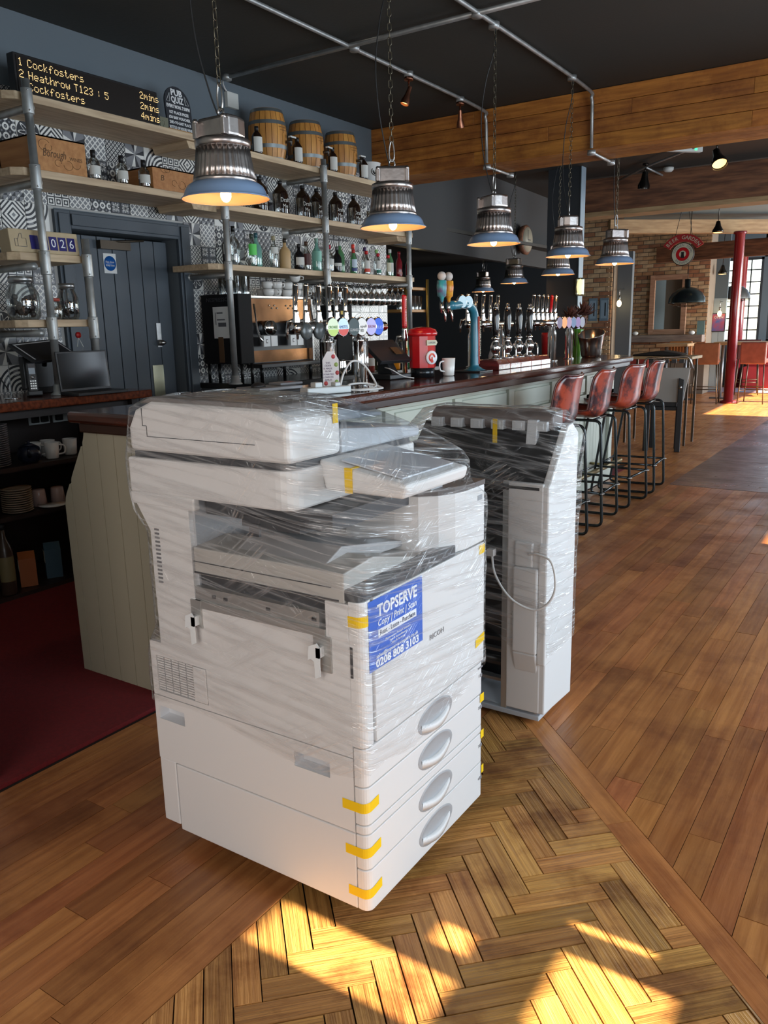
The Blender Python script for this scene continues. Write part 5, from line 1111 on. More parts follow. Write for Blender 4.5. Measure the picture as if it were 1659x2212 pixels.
# ================================================================== PENDANT LAMPS
alu = mat('cast_aluminium', (.62,.56,.53), .30, 1, var=.35, nscale=9, bump=.06, bscale=60)
blue_e = mat('blue_enamel', (.21,.31,.47), .25, coat=.4)
warm_e = mat('cream_enamel', (.78,.50,.27), .4)
chain_m = mat('brass_chain', (.16,.14,.10), .35, .9); cable_m = mat('cable_black', (.012,.012,.012), .5)
def link(g, z, turn, s=1, r=.0022):
    pts = []
    for i in range(12):
        a = 2*PI*i/12; x = .009*s*math.cos(a); zz = z+.010*s*math.sin(a)+(.010*s if math.sin(a) > 0 else -.010*s)
        pts.append((x, 0, zz) if turn else (0, x, zz))
    g.tube(pts, r*s, 5, True)
def pendant(label, loc, top, light=1.9):
    """hung from its chain; origin at the rim's centre, local z up; top = chain length above the hook"""
    t = thing('pendant_lamp', label, 'pendant lamp', loc, group='aluminium pendant lamps over the bar')
    g = MB(); g.lathe([(.122,.060),(.135,.056),(.150,.045),(.160,.028),(.165,.012),(.173,.003),(.177,0),(.174,-.002)], (0,0,0), 40, cap=False); sh = g.build('shade', blue_e, t)
    g = MB(); g.lathe([(.173,-.001),(.167,.004),(.160,.012),(.152,.030),(.138,.046),(.110,.052),(0,.054)], (0,0,0), 40, cap=False); g.build('shade_lining', warm_e, t)
    g = MB(); g.lathe([(.120,.056),(.127,.060),(.124,.072),(.118,.076)], (0,0,0), 40); g.lathe([(.100,.186),(.108,.190),(.110,.214),(.100,.220),(.0,.221)], (0,0,0), 40); g.build('ring', alu, t)
    g = MB(); n = 30; prof = [(.119,.074),(.113,.11),(.107,.15),(.102,.188)]
    g.lathe(prof, (0,0,0), n*4, fl=lambda a, h: 1+.035*(1 if math.cos(a*n) > .1 else -1)); g.build('ribbed_housing', alu, t)
    g = MB(); g.prism([(-.082,-.055),(.082,-.055),(.088,.0),(.066,.066),(-.066,.066),(-.088,.0)], 'z', .219, .300); g.build('gear_box', alu, t, .014, bseg=3)
    for sx in (-.075, .075): g = MB(); g.box(sx-.010,sx+.010,-.078,-.050,.222,.282); g.ball((sx,-.068,.284), .012, 10); g.build('clamp', alu, t, .003)
    g = MB(); g.tube(smoothpts([(0,0,.294),(.014,0,.311),(.012,0,.329),(0,0,.337),(-.012,0,.329),(-.014,0,.311)], 3, True), .0045, 7, True); g.build('eye_ring', brushed, t)
    g = MB(); g.tube(smoothpts([(.010,.0,.341),(.013,0,.38),(.006,0,.42),(-.006,0,.42),(-.013,0,.38),(-.010,0,.341),(0,0,.327)], 4, True), .0040, 7, True); g.build('carabiner', brushed, t)
    g = MB(); z = .435; k = 0
    while z < top: link(g, z, k % 2 == 0); z += .033; k += 1
    c = g.build('chain', chain_m, t); c['kind'] = 'stuff'
    g = MB(); g.tube(smoothpts([(-.01,.0,.30),(-.035,-.02,.40),(-.065,-.045,.58),(-.075,-.05,.78),(-.05,-.035,.98),(-.01,0,1.16),(0,0,top+.01)] if top > 1.1 else [(.03,.02,.29),(.05,.02,.40),(.02,.012,.52),(0,0,top+.01)], 5), .0032, 6); g.build('flex', cable_m, t)
    g = MB(); g.ball((0,0,.015), .022, 14, (1,1,1.25)); g.build('bulb', mat('lit_bulb', (1,.7,.3), .3, emit=(1,.72,.36), estr=14), t)
    g = MB(); g.cyl((0,0,.035), .013, .03, 12); g.build('bulb_holder', brushed, t)
    l = bpy.data.lights.new('bulb_light', 'POINT'); l.energy = light; l.color = (1,.55,.24); l.shadow_soft_size = .022; lo = bpy.data.objects.new('bulb_light', l); C.objects.link(lo); lo.parent = t; lo.location = (0,0,-.018)
    return t
LP = [((-2.405,2.53,1.95), 'nearest and largest pendant lamp with blue enamel rim, above the copier'), ((-2.43,3.81,1.95), 'second pendant lamp from the left, above the chrome tap badges'), ((-2.43,5.03,1.95), 'third pendant lamp, hanging over the black beer pumps'), ((-2.44,6.39,1.95), 'fourth pendant lamp, hanging before the dark bulkhead'), ((-2.44,7.56,1.95), 'fifth pendant lamp, rightmost, in front of the brick pillar')]
p_ = pendant(LP[0][1], LP[0][0], 1.31)
for k, (loc, lb) in enumerate(LP[1:]):
    q = dup(p_, loc, [.6,-.5,-1.1,.9][k], lb)
p2_ = dup(p_, (-3.35, 8.50, 1.94), .4, 'pendant lamp just below and behind the fourth one')
p3_ = pendant('dim pendant lamp second from the left in the dark recess', (-4.42, 9.75, 1.94), 1.32); p4_ = pendant('farthest pendant lamp, deep in the dark green recess', (-5.85, 11.75, 1.94), .56); [] and dup(p3_, (-5.85, 11.75, 1.94), .5, 'farthest pendant lamp, deep in the dark green recess')

# ---- ceiling conduits, junctions, spots
def conduit(label, pts, joints=(), r=.014):
    t = thing('ceiling_conduit', label, 'conduit', (0,0,0)); t.location = pts[0]; o = Vector(pts[0]); g = MB(); g.tube([Vector(p)-o for p in pts], r, 10); g.build('pipe', steel, t)
    for j in joints:
        g = MB(); g.cyl(Vector(j)-o-Vector((0,0,.022)), .034, .036, 16); g.build('junction_box', steel, t)
    return t
z = 3.245
conduit('steel conduit along the ceiling over the bar, bending down the beam (left)', smoothpts([(-3.36,-1.0,z),(-3.38,4.9,z),(-3.40,6.70,z),(-3.41,6.87,3.20),(-3.41,6.895,3.10)], 6)+[(-3.41,6.905,2.83)], [(-3.37,4.85,z),(-3.38,5.55,z),(-3.40,6.39,z)])
conduit('steel conduit along the ceiling over the lamps, bending down the beam (right)', smoothpts([(-2.43,-1.0,z),(-2.43,4.9,z),(-2.45,6.68,z),(-2.46,6.87,3.20),(-2.46,6.895,3.10)], 6)+[(-2.46,6.905,2.83)], [(-2.44,4.80,z),(-2.44,5.03,z),(-2.445,6.39,z)])
conduit('short conduit under the beam, left', [(-3.41,6.91,2.80),(-3.42,7.42,2.80)], [(-3.41,6.91,2.80),(-3.42,7.42,2.80)], .012)
conduit('short conduit under the beam, right', [(-2.46,6.91,2.80),(-2.47,7.44,2.80)], [(-2.46,6.91,2.80),(-2.47,7.44,2.80)], .012)
conduit('steel conduit crossing the ceiling from the wall box', [(-4.48,4.80,z),(-1.5,4.79,z)], [(-4.48,4.80,z)], .016)
g = MB(); g.tube(smoothpts([(-4.48,4.80,3.24),(-4.58,4.86,3.25),(-4.63,4.93,3.22),(-4.635,5.0,3.18)], 5), .006, 7); tag(g.build('wall_cable', mat('pale_cable'), None), 'short pale cable from the ceiling conduit to the white box', 'cable')
cop = mat('copper_spot', (.30,.13,.08), .3, 1)
def spot(label, loc, aim, r=.032, L_=.10, m=cop, hang=.09, lit=1.0):
    t = thing('spot_lamp', label, 'spotlight', loc); d = Vector(aim).normalized(); q = d.to_track_quat('Z', 'Y').to_matrix().to_4x4(); piv = Vector((0,0,-hang))
    g = MB(); g.cyl((0,0,-.02), .034, .02, 18); g.build('ceiling_rose', m, t)
    g = MB(); g.tube([(0,0,-.02),(0,0,-hang)], .007, 8); g.ball(piv, .013, 10); g.build('stem', m, t)
    g = MB(); g.M = Matrix.Translation(piv) @ q; g.lathe([(r*.45,-.03),(r*.5,.0),(r*.62,L_*.35),(r,L_*.75),(r,L_)], (0,0,0), 20, cap=False); g.lathe([(0,-.032),(r*.45,-.03)], (0,0,0), 16); g.build('spot_head', m, t)
    g = MB(); g.M = Matrix.Translation(piv) @ q; g.lathe([(0,L_*.82),(r*.93,L_*.84)], (0,0,0), 18, cap=False); g.build('lens', mat('lit_lens', (1,.7,.35), .3, emit=(1,.60,.22), estr=2.2*lit), t)
    return t
spot('copper spotlight on the left conduit, glowing orange', (-3.38, 5.55, 3.22), (-.25,-.3,-1)); spot('second copper spotlight, nearer the beam', (-3.40, 6.39, 3.22), (-.15,.35,-1), lit=.3)
dk2 = mat('black_chrome', (.04,.035,.03), .18, .9)
spot('large dark spotlight nearest the beam at upper right', (-1.97, 9.2, 3.26), (.35,-.55,-.8), .075, .17, dk2, .18); spot('dark spotlight hanging left of the smoke alarm', (-3.0, 10.3, 3.26), (-.1,.1,-1), .07, .16, dk2, .12, .2)
spot('dark spotlight with glowing face left of the timber beams', (-2.98, 11.5, 3.26), (.45,-.55,-.6), .075, .17, dk2, .22); spot('dim spotlight at the left end of the far ceiling rail', (-4.0, 11.6, 3.26), (.2,-.1,-1), .07, .16, dk2, .22, .15)
conduit('steel lamp rail on the far ceiling, upper branch', [(-4.0,11.6,3.22),(-3.0,10.3,3.22),(-1.97,9.2,3.22)], [], .012); conduit('steel lamp rail on the far ceiling, lower branch', [(-3.0,10.3,3.22),(-2.98,11.5,3.22)], [], .012)
em_ = thing('emergency_light', 'pale emergency light strip with green indicator on the far ceiling', 'light', (-2.36, 9.50, 3.22), rz=.82); g = MB(); g.box(-.20,.20,-.03,.03,-.035,.035); g.build('case', mat('off_white_plastic'), em_, .006); g = MB(); g.box(.10,.13,-.034,-.030,-.02,-.0); g.build('indicator', mat('green_led', (.05,.8,.3), .4, emit=(.05,1,.3), estr=2), em_)
g = MB(); g.lathe([(0,-.05),(.04,-.05),(.06,-.03),(.062,0)], (0,0,0), 20); tag(g.build('smoke_alarm', mat('off_white_plastic'), None, loc=(-2.85, 10.75, 3.26)), 'round white smoke alarm on the far ceiling', 'smoke alarm')

# ================================================================== ON THE BAR
def badge(par, y, z, x, colf, txt=None, tcol=None, ry=.040, rz_=.050, second=None):
    t = MB(); t.lathe([(.0,-.012),(.92,-.012),(1,-.006),(1,.0),(.9,.006)], (0,0,0), 26, 'x'); t.v = [(a, b*ry, c*rz_) for a, b, c in t.v]; b_ = t.build('tap_badge', chrome, par, loc=(x, y, z), rot=(0, 0, -.30))
    t = MB(); n = 26; vs = [(.0065, ry*.88*math.cos(2*PI*i/n), rz_*.88*math.sin(2*PI*i/n)) for i in range(n)]; t.add(vs, [tuple(range(n))]); t.build('badge_face', mat('badge_%s' % str(colf), colf, .35, emit=colf, estr=.25), b_)
    if second:
        t = MB(); vs = [(.0072, ry*.86*math.cos(a), rz_*.86*math.sin(a)) for a in [PI+PI*i/12+(.25 if i == 0 else (-.25 if i == 12 else 0)) for i in range(13)]]; t.add(vs, [tuple(range(13))]); t.build('badge_band', mat('badge_%s' % str(second), second, .35, emit=second, estr=.2), b_)
    if txt:
        t = MB(); yy = .012
        for s_, w_, z_ in txt: t.text(s_, .02, face_x(.0078, 0, z_), .0003, w=w_)
        t.build('lettering', mat('badge_ink_%s' % str(tcol), tcol, .5), b_)
    return b_
def tap(par, y, x, z, handle_m=chrome, hz=.115, spout=True, lean=0):
    g = MB(); g.tube([(x, y, z), (x-.004, y, z+.05), (x+.004+lean, y+lean, z+.05+hz)], [.010,.011,.014], 10); g.ball((x+.004+lean, y+lean, z+.05+hz), .0135, 10); h_ = g.build('tap_handle', handle_m, par)
    g = MB(); g.lathe([(.012,-.04),(.017,-.03),(.019,.0),(.013,.03),(.016,.04),(.010,.05)], (x, y, z), 14)
    if spout: g.tube([(x-.02, y, z-.0), (x-.05, y, z-.005), (x-.06, y, z-.05), (x-.06, y, z-.09)], [.010,.009,.008,.006], 9)
    g.build('tap_valve', chrome, par)
tw = thing('tap_tower', 'chrome tap tower with two columns, six round lit badges and tall chrome handles', 'beer tap', (-2.52, 3.42, 1.141)); 
g = MB(); g.tube([(0,-.36,.30),(0,.42,.30)], .026, 16); g.build('cross_bar', chrome, tw)
for y in (-.10, .18):
    g = MB(); g.lathe([(.052,0),(.052,.006),(.034,.012),(.034,.22),(.038,.225),(.038,.235),(.026,.25),(.022,.29)], (0,y,0), 24); g.tube([(.045,y,.0),(.045,y,.24)], .008, 8); g.build('column', chrome, tw)
B = [((.62,.72,.50),[('ORCHARD',.055,0)],(.10,.28,.06),(.45,.62,.12)), ((.55,.72,.82),[('AMSTEL',.06,0)],(.03,.08,.30),(.62,.05,.03)), ((.02,.04,.04),[('GUINNESS',.055,-.016)],(.7,.7,.68),None), ((.70,.69,.66),[('Aspall',.058,.002),('RED',.02,-.02)],(.02,.02,.02),None), ((.45,.42,.72),[('PERONI',.055,0)],(.30,.05,.12),None), ((.02,.10,.62),[('HELLS',.055,-.004)],(.55,.65,.9),None)]
for k, y in enumerate((-.13, -.045, .05, .12, .205, .275)):
    badge(tw, y, .30, .055, B[k][0], B[k][1], B[k][2], second=B[k][3])
for k, y in enumerate((-.30, -.22, -.12, -.03, .03, .11)): tap(tw, y, -.035, .335, chrome, .115, True)
for y in (-.30, -.20): 
    g = MB(); g.lathe([(.0,-.012),(.04,-.012),(.042,0),(.034,.006),(0,.008)], (.03,y,.285), 24, 'x'); g.build('blank_lens', mat('lens_dark', (.06,.07,.07), .25), tw)
tg = thing('cider_tag', 'white swing tag with fruit drawings tied to the tap tower', 'tag', (-2.455, 3.25, 1.24), rot=(0, 0, -.45)); g = MB(); g.prism([(-.045,-.085),(.045,-.085),(.045,.045),(.018,.085),(-.018,.085),(-.045,.045)], 'x', 0, .002); g.build('card', mat('card_pink_white', (.62,.56,.54), .6), tg)
g = MB()
for i, s_ in enumerate(('THIS','CIDER','IS MADE','FROM','DONATED','LONDON','APPLES')): g.text(s_, .013, face_x(.0026, -.016, .03-.014*i), .0003)
g.build('lettering', mat('tag_ink', (.09,.03,.10), .6), tg)
for y, z_, c in ((.015,.06,(.45,.05,.06)),(.03,.02,(.30,.38,.10)),(.03,-.065,(.25,.38,.08)),(-.03,-.07,(.45,.06,.06)),(.035,-.02,(.4,.05,.05))):
    g = MB(); g.cyl((.002,y,z_), .011, .0006, 14, 'x'); g.build('fruit_print', mat('fruit_%s' % str(c), c, .6), tg)
g = MB(); g.tube([(0,0,.08),(-.03,.03,.13),(-.05,.05,.165)], .001, 4); g.build('string', mat('pale_cable'), tg)
# things lying at the near end
ty = thing('laptop_tray', 'black flat tray with a folded grey laptop near the bar end', 'tray', (-2.66, 2.93, 1.141), -.15); g = MB(); g.box(-.12,.12,-.17,.20,0,.012); g.build('tray', black, ty, .003)
lt = thing('closed_laptop', 'closed silver-grey laptop lying on the black tray', 'laptop', (-2.65, 2.97, 1.153), -.15); g = MB(); g.box(-.09,.09,-.10,.17,0,.016); g.build('laptop_body', mat('laptop_grey', (.28,.28,.29), .35, .5), lt, .003)
mo = thing('computer_mouse', 'black computer mouse on the closed laptop', 'mouse', (-2.66, 2.94, 1.169), .3); g = MB(); g.ball((0,0,.0), .032, 16, (1,1.6,.7)); g.v = [(x, y, max(z, 0)) for x, y, z in g.v]; g.build('mouse_shell', black, mo)
cr = MB(); cr.box(-.05,.05,-.07,.07,0,.012); c_ = tag(cr.build('card_reader', mat('reader_grey', (.20,.20,.21), .4), None, .004, (-2.64, 3.12, 1.17), (0,0,-.2)), 'flat grey card reader with red mark on the closed laptop', 'card reader'); g = MB(); g.box(.0,.03,-.01,.03,.012,.0125); g.build('red_mark', mat('tool_red'), c_)
ex_ = thing('extension_lead', 'white extension lead with coiled cable on the bar', 'extension lead', (-2.30, 3.03, 1.141), -.35)
g = MB(); g.box(-.035,.035,-.14,.10,0,.032); g.build('socket_block', mat('socket_white'), ex_, .005); g = MB(); g.box(-.022,.022,-.09,-.05,.032,.055); g.box(-.02,.02,.02,.05,.032,.05); g.build('plug', mat('socket_white'), ex_, .004)
g = MB(); g.tube(smoothpts([(0,.06,.03),(-.01,.09,.09),(-.04,.16,.14),(-.06,.24,.12),(-.04,.29,.04),(.0,.26,.012),(.04,.16,.01),(.02,.10,.012),(-.04,.14,.03),(-.05,.24,.03),(.0,.30,.01),(.04,.26,.008),(.05,.14,.008),(.0,.10,.008)], 7), .0052, 8); g.build('cable', mat('pale_cable'), ex_)
ti = thing('till_screen', 'black till screen tilted back on its stand', 'till', (-2.62, 4.02, 1.141), -.1)
g = MB(); g.box(-.09,.10,-.10,.10,0,.03); g.build('till_base', black, ti, .006); g = MB(); g.prism([(-.05,.03),(.06,.03),(-.01,.14),(-.05,.12)], 'y', -.03, .03); g.build('neck', black, ti, .003)
g = MB(); g.box(-.012,.012,-.14,.14,-.09,.09); g.build('touch_panel', mat('laptop_black'), ti, .003, (-.005,0,.155), (0, R(-50), 0))
g = MB(); g.box(.012,.014,.02,.08,-.03,.03); g.build('card_slot', mat('brown_strip'), ti, 0, (.02,0,.15), (0, R(-50), 0))
g = MB(); g.tube(smoothpts([(-2.58,3.93,1.21),(-2.53,3.92,1.20),(-2.48,3.97,1.16),(-2.44,4.02,1.147)], 6), .0035, 6); tag(g.build('charging_cable', mat('pale_cable'), None), 'thin white charging cable beside the till', 'cable')
# red postbox-shaped beer font
po = thing('beer_font', 'red postbox-shaped beer font with cream plaque and round emblem', 'beer tap', (-2.50, 4.22, 1.141)); redp = mat('post_red', (.52,.008,.012), .22, coat=.5)
g = MB(); g.lathe([(.078,.055),(.078,.24)], (0,0,0), 10, smooth=False); g.build('font_body', redp, po); g = MB(); g.lathe([(.072,0),(.072,.055)], (0,0,0), 24); g.build('font_base', mat('base_black', (.02,.022,.025), .2, .5), po)
g = MB(); g.lathe([(.080,.238),(.088,.243),(.090,.258),(.086,.262),(.082,.275),(.05,.288),(0,.292)], (0,0,0), 28); g.build('font_cap', redp, po)
pl = MB(); pl.M = Matrix.Rotation(-.35, 4, 'Z'); pl.prism([(-.035,.185),(.035,.185),(.045,.20),(.035,.215),(-.035,.215)], 'x', .078, .086); q_ = pl.build('plaque', mat('label_cream'), po); pl = MB(); pl.M = Matrix.Rotation(-.35, 4, 'Z'); pl.text('CAMDEN', .018, face_x(.087,0,.20), .0004, w=.055); pl.build('lettering', mat('print_grey'), q_)
pl = MB(); pl.M = Matrix.Rotation(-.35, 4, 'Z'); pl.lathe([(.040,.078),(.040,.088),(0,.0885)], (0,0,.115), 26, 'x'); q_ = pl.build('round_emblem', mat('print_white'), po); pl = MB(); pl.M = Matrix.Rotation(-.35, 4, 'Z'); pl.lathe([(.026,.0885),(.013,.089)], (0,0,.115), 24, 'x', .0, 5.2, cap=False); pl.prism([(-.008,.085),(.008,.085),(.005,.12),(-.005,.12)], 'x', .0885, .0895); pl.build('emblem_mark', redp, q_)
rt_ = thing('red_tap', 'tall slim red tap handle on a chrome valve behind the red font', 'beer tap', (-2.62, 4.215, 1.141)); g = MB(); g.lathe([(.03,0),(.03,.006),(.017,.012),(.017,.22)], (0,0,0), 18); g.build('column', chrome, rt_); tap(rt_, 0, 0, .24, redp, .01)
g = MB(); g.box(-.012,.012,-.015,.015,.29,.48); g.build('handle', redp, rt_, .009, bseg=3); g = MB(); g.text('CAMDEN TOWN', .014, face_x(.0125,0,.39, PI/2), .0003, w=.13); g.build('lettering', mat('print_white'), rt_)
mug('white mug on the bar between the red font and the blue font', -2.40, 4.36, 1.141, -1.9, white, None, r=.040, h=.105)
# teal swan-neck font
tl = thing('beer_font', 'teal swan-neck beer font with two round badges and painted handles', 'beer tap', (-2.45, 4.80, 1.150)); teal = mat('font_teal', (.025,.17,.24), .3, coat=.3)
g = MB(); pts = smoothpts([(0,0,0),(0,0,.015),(0,0,.05),(0,0,.2),(0,0,.32),(0,-.03,.385),(0,-.12,.415),(0,-.34,.405)], 5); rr = [.075-.047*min(1, i/8) for i in range(len(pts))]; g.tube(pts, rr, 14); g.build('font_body', teal, tl)
g = MB(); g.tube([(.024,.01,.04),(.026,.008,.2),(.026,.0,.34)], .010, 6); g.build('red_stripe', mat('stripe_red', (.45,.08,.06), .4), tl); g = MB(); g.M = face_x(.037, .008, .2, -PI/2); g.text('BEAVERTOWN', .026, Matrix(), .0004, w=.22); g.build('lettering', mat('label_cream'), tl)
for y in (-.13, -.21): badge(tl, y, .43, .02, (.45,.60,.66), None, None, .042, .042)
for k, (y, c1, c2) in enumerate(((-.345, (.75,.36,.03), (.60,.10,.03)), (-.43, (.05,.36,.38), (.15,.10,.20)))):
    g = MB(); g.lathe([(.010,.43),(.013,.45),(.026,.46),(.030,.51),(.028,.55)], (0,y,0), 16); g.build('handle_sleeve', mat('sleeve%d' % k, c1, .35, col2=c2, nscale=30), tl)
    g = MB(); g.ball((0,y,.575), .026, 14, (1,1,1.05)); g.build('handle_knob', mat('knob_pale', (.55,.50,.46), .5), tl)
    g = MB(); g.tube([(0,y,.36),(0,y,.43)], .012, 10); g.tube([(0,y,.39),(.02,y-.0,.37),(.025,y,.31)], [.010,.009,.006], 8); g.build('tap_valve', chrome, tl)
g = MB(); g.box(-.12,.10,-.12,.07,0,.008); tag(g.build('drip_mat', black, None, .002, (-2.45, 4.80, 1.1405)), 'black drip mat under the teal font', 'mat')
# hand pumps on a mahogany box
hb = thing('hand_pumps', 'row of four black-handled chrome beer pumps on a reddish wooden box', 'beer pump', (-2.44, 5.41, 1.141)); rdm = wood('pump_box_wood', (.17,.025,.018), (.09,.014,.010), .25, .15, (2,14,14), coat=.4)
for k in range(5):
    y = -.44+k*.18; g = MB(); g.prism([(-.09,0),(.085,0),(.085,.035),(.06,.065),(-.09,.065)], 'y', y+.002, y+.178); g.build('box_panel', rdm, hb, .003)
for k in range(4):
    y = -.32+k*.19
    g = MB(); g.lathe([(.045,.065),(.045,.072),(.022,.085),(.016,.10),(.032,.12),(.036,.145),(.026,.175),(.014,.19),(.026,.20),(.026,.208),(.015,.215)], (0,y,0), 20); b_ = g.build('pump_base', chrome, hb)
    g = MB(); g.lathe([(.016,.215),(.022,.26),(.026,.33),(.024,.38),(.016,.40)], (0,y,0), 18); g.build('pump_handle', mat('ebony', (.012,.010,.010), .12, coat=.5), hb)
    g = MB(); g.lathe([(.017,.40),(.017,.41),(.010,.415),(.012,.43),(.009,.438),(0,.44)], (0,y,0), 16); g.build('finial', chrome, hb)
    g = MB(); g.tube(smoothpts([(.02,y,.14),(.06,y-.01,.16),(.075,y-.02,.12),(.075,y-.02,.07)], 4), .005, 7); g.build('swan_neck', chrome, hb)
ct = MB(); ct.lathe([(.03,0),(.035,.08),(.02,.13),(.008,.16)], (0,0,0), 12); tag(ct.build('bar_towel', mat('towel_grey', (.35,.36,.40), .9), None, loc=(-2.58, 5.35, 1.141)), 'pale folded cloth standing behind the beer pumps', 'cloth')
# low tap bar behind + two chrome towers
def tower(label, loc, ys, n, nb_, cols, red=None, off=0):
    t = thing('tap_tower', label, 'beer tap', loc)
    g = MB(); g.tube([(0,ys[0]-.08-off,.30),(0,ys[-1]+.20,.30)], .024, 14); g.build('cross_bar', chrome, t)
    for y in ys: g = MB(); g.lathe([(.048,0),(.048,.006),(.034,.012),(.034,.22),(.024,.25),(.022,.29)], (0,y,0), 22); g.build('column', chrome, t)
    for k in range(n):
        y = ys[0]-.08+(ys[-1]-ys[0]+.16)*(k+.5)/n-off; tap(t, y, -.03, .335, redp if k == red else chrome, .12)
    for k in range(nb_): y = ys[0]+.02+(ys[-1]-ys[0]+.14)*k/max(1, nb_-1); badge(t, y, .30, .05, cols[k % len(cols)], None, None, .038, .05)
    return t
tower('second chrome tap tower behind the beer pumps, six handles and plum and orange badges', (-2.52, 6.30, 1.141), (0, .38), 6, 6, [(.10,.05,.12),(.85,.28,.03),(.32,.16,.26),(.05,.10,.22),(.18,.08,.25),(.22,.22,.26)], 4, .28)
tower('low tap tower with brass fittings in the shadow behind the pumps', (-2.72, 5.30, 1.141), (0, .45), 5, 0, [], None)
g = MB(); g.lathe([(.05,0),(.06,.20),(.055,.22)], (0,0,0), 18); tag(g.build('red_canister', mat('tool_red'), None, loc=(-2.68, 6.62, 1.141)), 'dark red canister between the two tower columns', 'canister')
# ice bucket and flowers
g = MB(); pr = [(.075,0),(.085,.02),(.095,.10),(.115,.20),(.118,.204),(.110,.20),(.09,.10),(.07,.01),(0,.01)]; g.lathe(pr, (0,0,0), 28); g.v = [(x, y, z+(y*.35 if z > .15 else 0)) for x, y, z in g.v]; tag(g.build('ice_bucket', mat('bucket_steel', (.60,.55,.50), .2, 1), None, loc=(-2.42, 6.95, 1.141)), 'tall brushed steel ice bucket with slanted rim', 'bucket')
fv = thing('flower_vase', 'green glass vase of dried brown protea heads', 'vase', (-2.62, 7.15, 1.141)); g = MB(); g.lathe([(.05,0),(.055,.05),(.05,.1),(.056,.15),(.05,.2),(.055,.24)], (0,0,0), 18, cap=False); g.build('vase', mat('vase_green', (.10,.30,.03), .12, coat=.4), fv)
pt = mat('protea_brown', (.12,.035,.018), .8, var=.5, nscale=40, bump=.5, bscale=80)
for hx, hy, hz, r in ((0,-.16,.37,.115),(.02,.10,.40,.125)):
    g = MB(); rnd = random.Random(int(hz*100))
    for k in range(46):
        a = k*2.4; q = (k/46)**.5; d = Vector((math.cos(a)*q*.8, math.sin(a)*q*.8, 1.2-q)).normalized(); s_ = d.cross(Vector((0,0,1.01))).normalized()*r*.16; b = Vector((hx,hy,hz-.05)); p = b+d*r*.5; e1 = b+d*r*1.15
        g.add([b+d*r*.15, p+s_, e1, p-s_], [(0,1,2,3)])
    f_ = g.build('flower_head', pt, fv); f_['kind'] = 'stuff'
g = MB(); g.tube([(0,-.14,.34),(0,-.03,.05)], .006, 6); g.tube([(.02,.06,.36),(0,.0,.05)], .006, 6); g.build('stem', mat('stem_brown', (.08,.04,.02), .8), fv)
for a in (.2,.7,1.2):
    g = MB(); y0 = .10; g.add([(0,y0,.26),(.0,y0+.05,.30+.03*a),(.0,y0+.16,.29+.07*a),(.0,y0+.07,.26+.02*a)], [(0,1,2,3)]); g.build('leaf', pt, fv)

g = MB(); g.box(-3.698, -3.69, 10.05, 10.2, 0, CZ); struct('post_lit_edge', g, mat('lit_edge', (.30,.38,.44), .5))  # pale strip paints in the bluish light along the post's edge
un_ = thing('brass_shelf_unit', 'brass-posted shelf unit with glasses in the dark recess past the bottle shelf', 'shelf', (-4.95, 8.05, 0)); brs = mat('brass_pipe', (.45,.33,.12), .35, .9)
for y_ in (-.32, .14): g = MB(); g.tube([(.17,y_,0),(.17,y_,1.95)], .018, 10); g.build('post', brs, un_)
for z_ in (1.15, 1.62, 1.86): g = MB(); g.box(-.17,.15,-.4,.20,z_-.03,z_); g.build('shelf_plank', mat('honey_wood'), un_, .003)
for k_ in range(6):
    for z_ in (1.621, 1.151): glassware('pint_glass', ['nearest', 'second', 'third', 'fourth', 'fifth', 'farthest'][k_]+' pint glass on the %s plank of the brass-posted unit' % ('upper' if z_ > 1.5 else 'lower'), (-4.86, 7.72+k_*.085, z_), [(.028,0),(.040,.15),(.038,.15),(.026,.008)], 'pint glasses on the brass-posted unit')
lq = bpy.data.lights.new('shelf_light', 'POINT'); lq.energy = 1.2; lq.color = (1,.75,.35); lq.shadow_soft_size = .05; lo = bpy.data.objects.new('shelf_light', lq); C.objects.link(lo); lo.location = (-4.80, 7.95, 2.15)
# ================================================================== STOOLS
tubem = mat('black_tube', (.035,.04,.042), .22, .8)
m_, t_, b_ = NT('worn_red_leather'); N_, L2 = t_.nodes, t_.links
tc = N_.new('ShaderNodeTexCoord'); n1 = N_.new('ShaderNodeTexNoise'); n1.inputs['Scale'].default_value = 6; n1.inputs['Detail'].default_value = 8; n1.inputs['Roughness'].default_value = .7
oi = N_.new('ShaderNodeObjectInfo'); va = N_.new('ShaderNodeVectorMath'); va.operation = 'ADD'; vs_ = N_.new('ShaderNodeVectorMath'); vs_.operation = 'SCALE'; vs_.inputs[0].default_value = (9, 7, 5); L2.new(oi.outputs['Random'], vs_.inputs['Scale']); L2.new(tc.outputs['Object'], va.inputs[0]); L2.new(vs_.outputs[0], va.inputs[1]); L2.new(va.outputs[0], n1.inputs[0])
c1 = N_.new('ShaderNodeValToRGB'); c1.color_ramp.elements[0].position = .44; c1.color_ramp.elements[0].color = (.035,.008,.012,1); c1.color_ramp.elements[1].position = .57; c1.color_ramp.elements[1].color = (.36,.05,.022,1); L2.new(n1.outputs[0], c1.inputs[0]); L2.new(c1.outputs[0], b_.inputs['Base Color']); b_.inputs['Roughness'].default_value = .28; b_.inputs['Coat Weight'].default_value = .3
leather = m_; piping = mat('leather_edge', (.10,.035,.03), .4)
def fillet(pts, r, n=5):
    out = [Vector(pts[0])]
    for a, b, c in zip(pts, pts[1:], pts[2:]):
        a, b, c = Vector(a), Vector(b), Vector(c); u, v = (a-b).normalized(), (c-b).normalized(); p, q = b+u*r, b+v*r
        for i in range(n+1): t = i/n; out.append(p*(1-t)**2+b*2*t*(1-t)+q*t*t)
    out.append(Vector(pts[-1])); return out
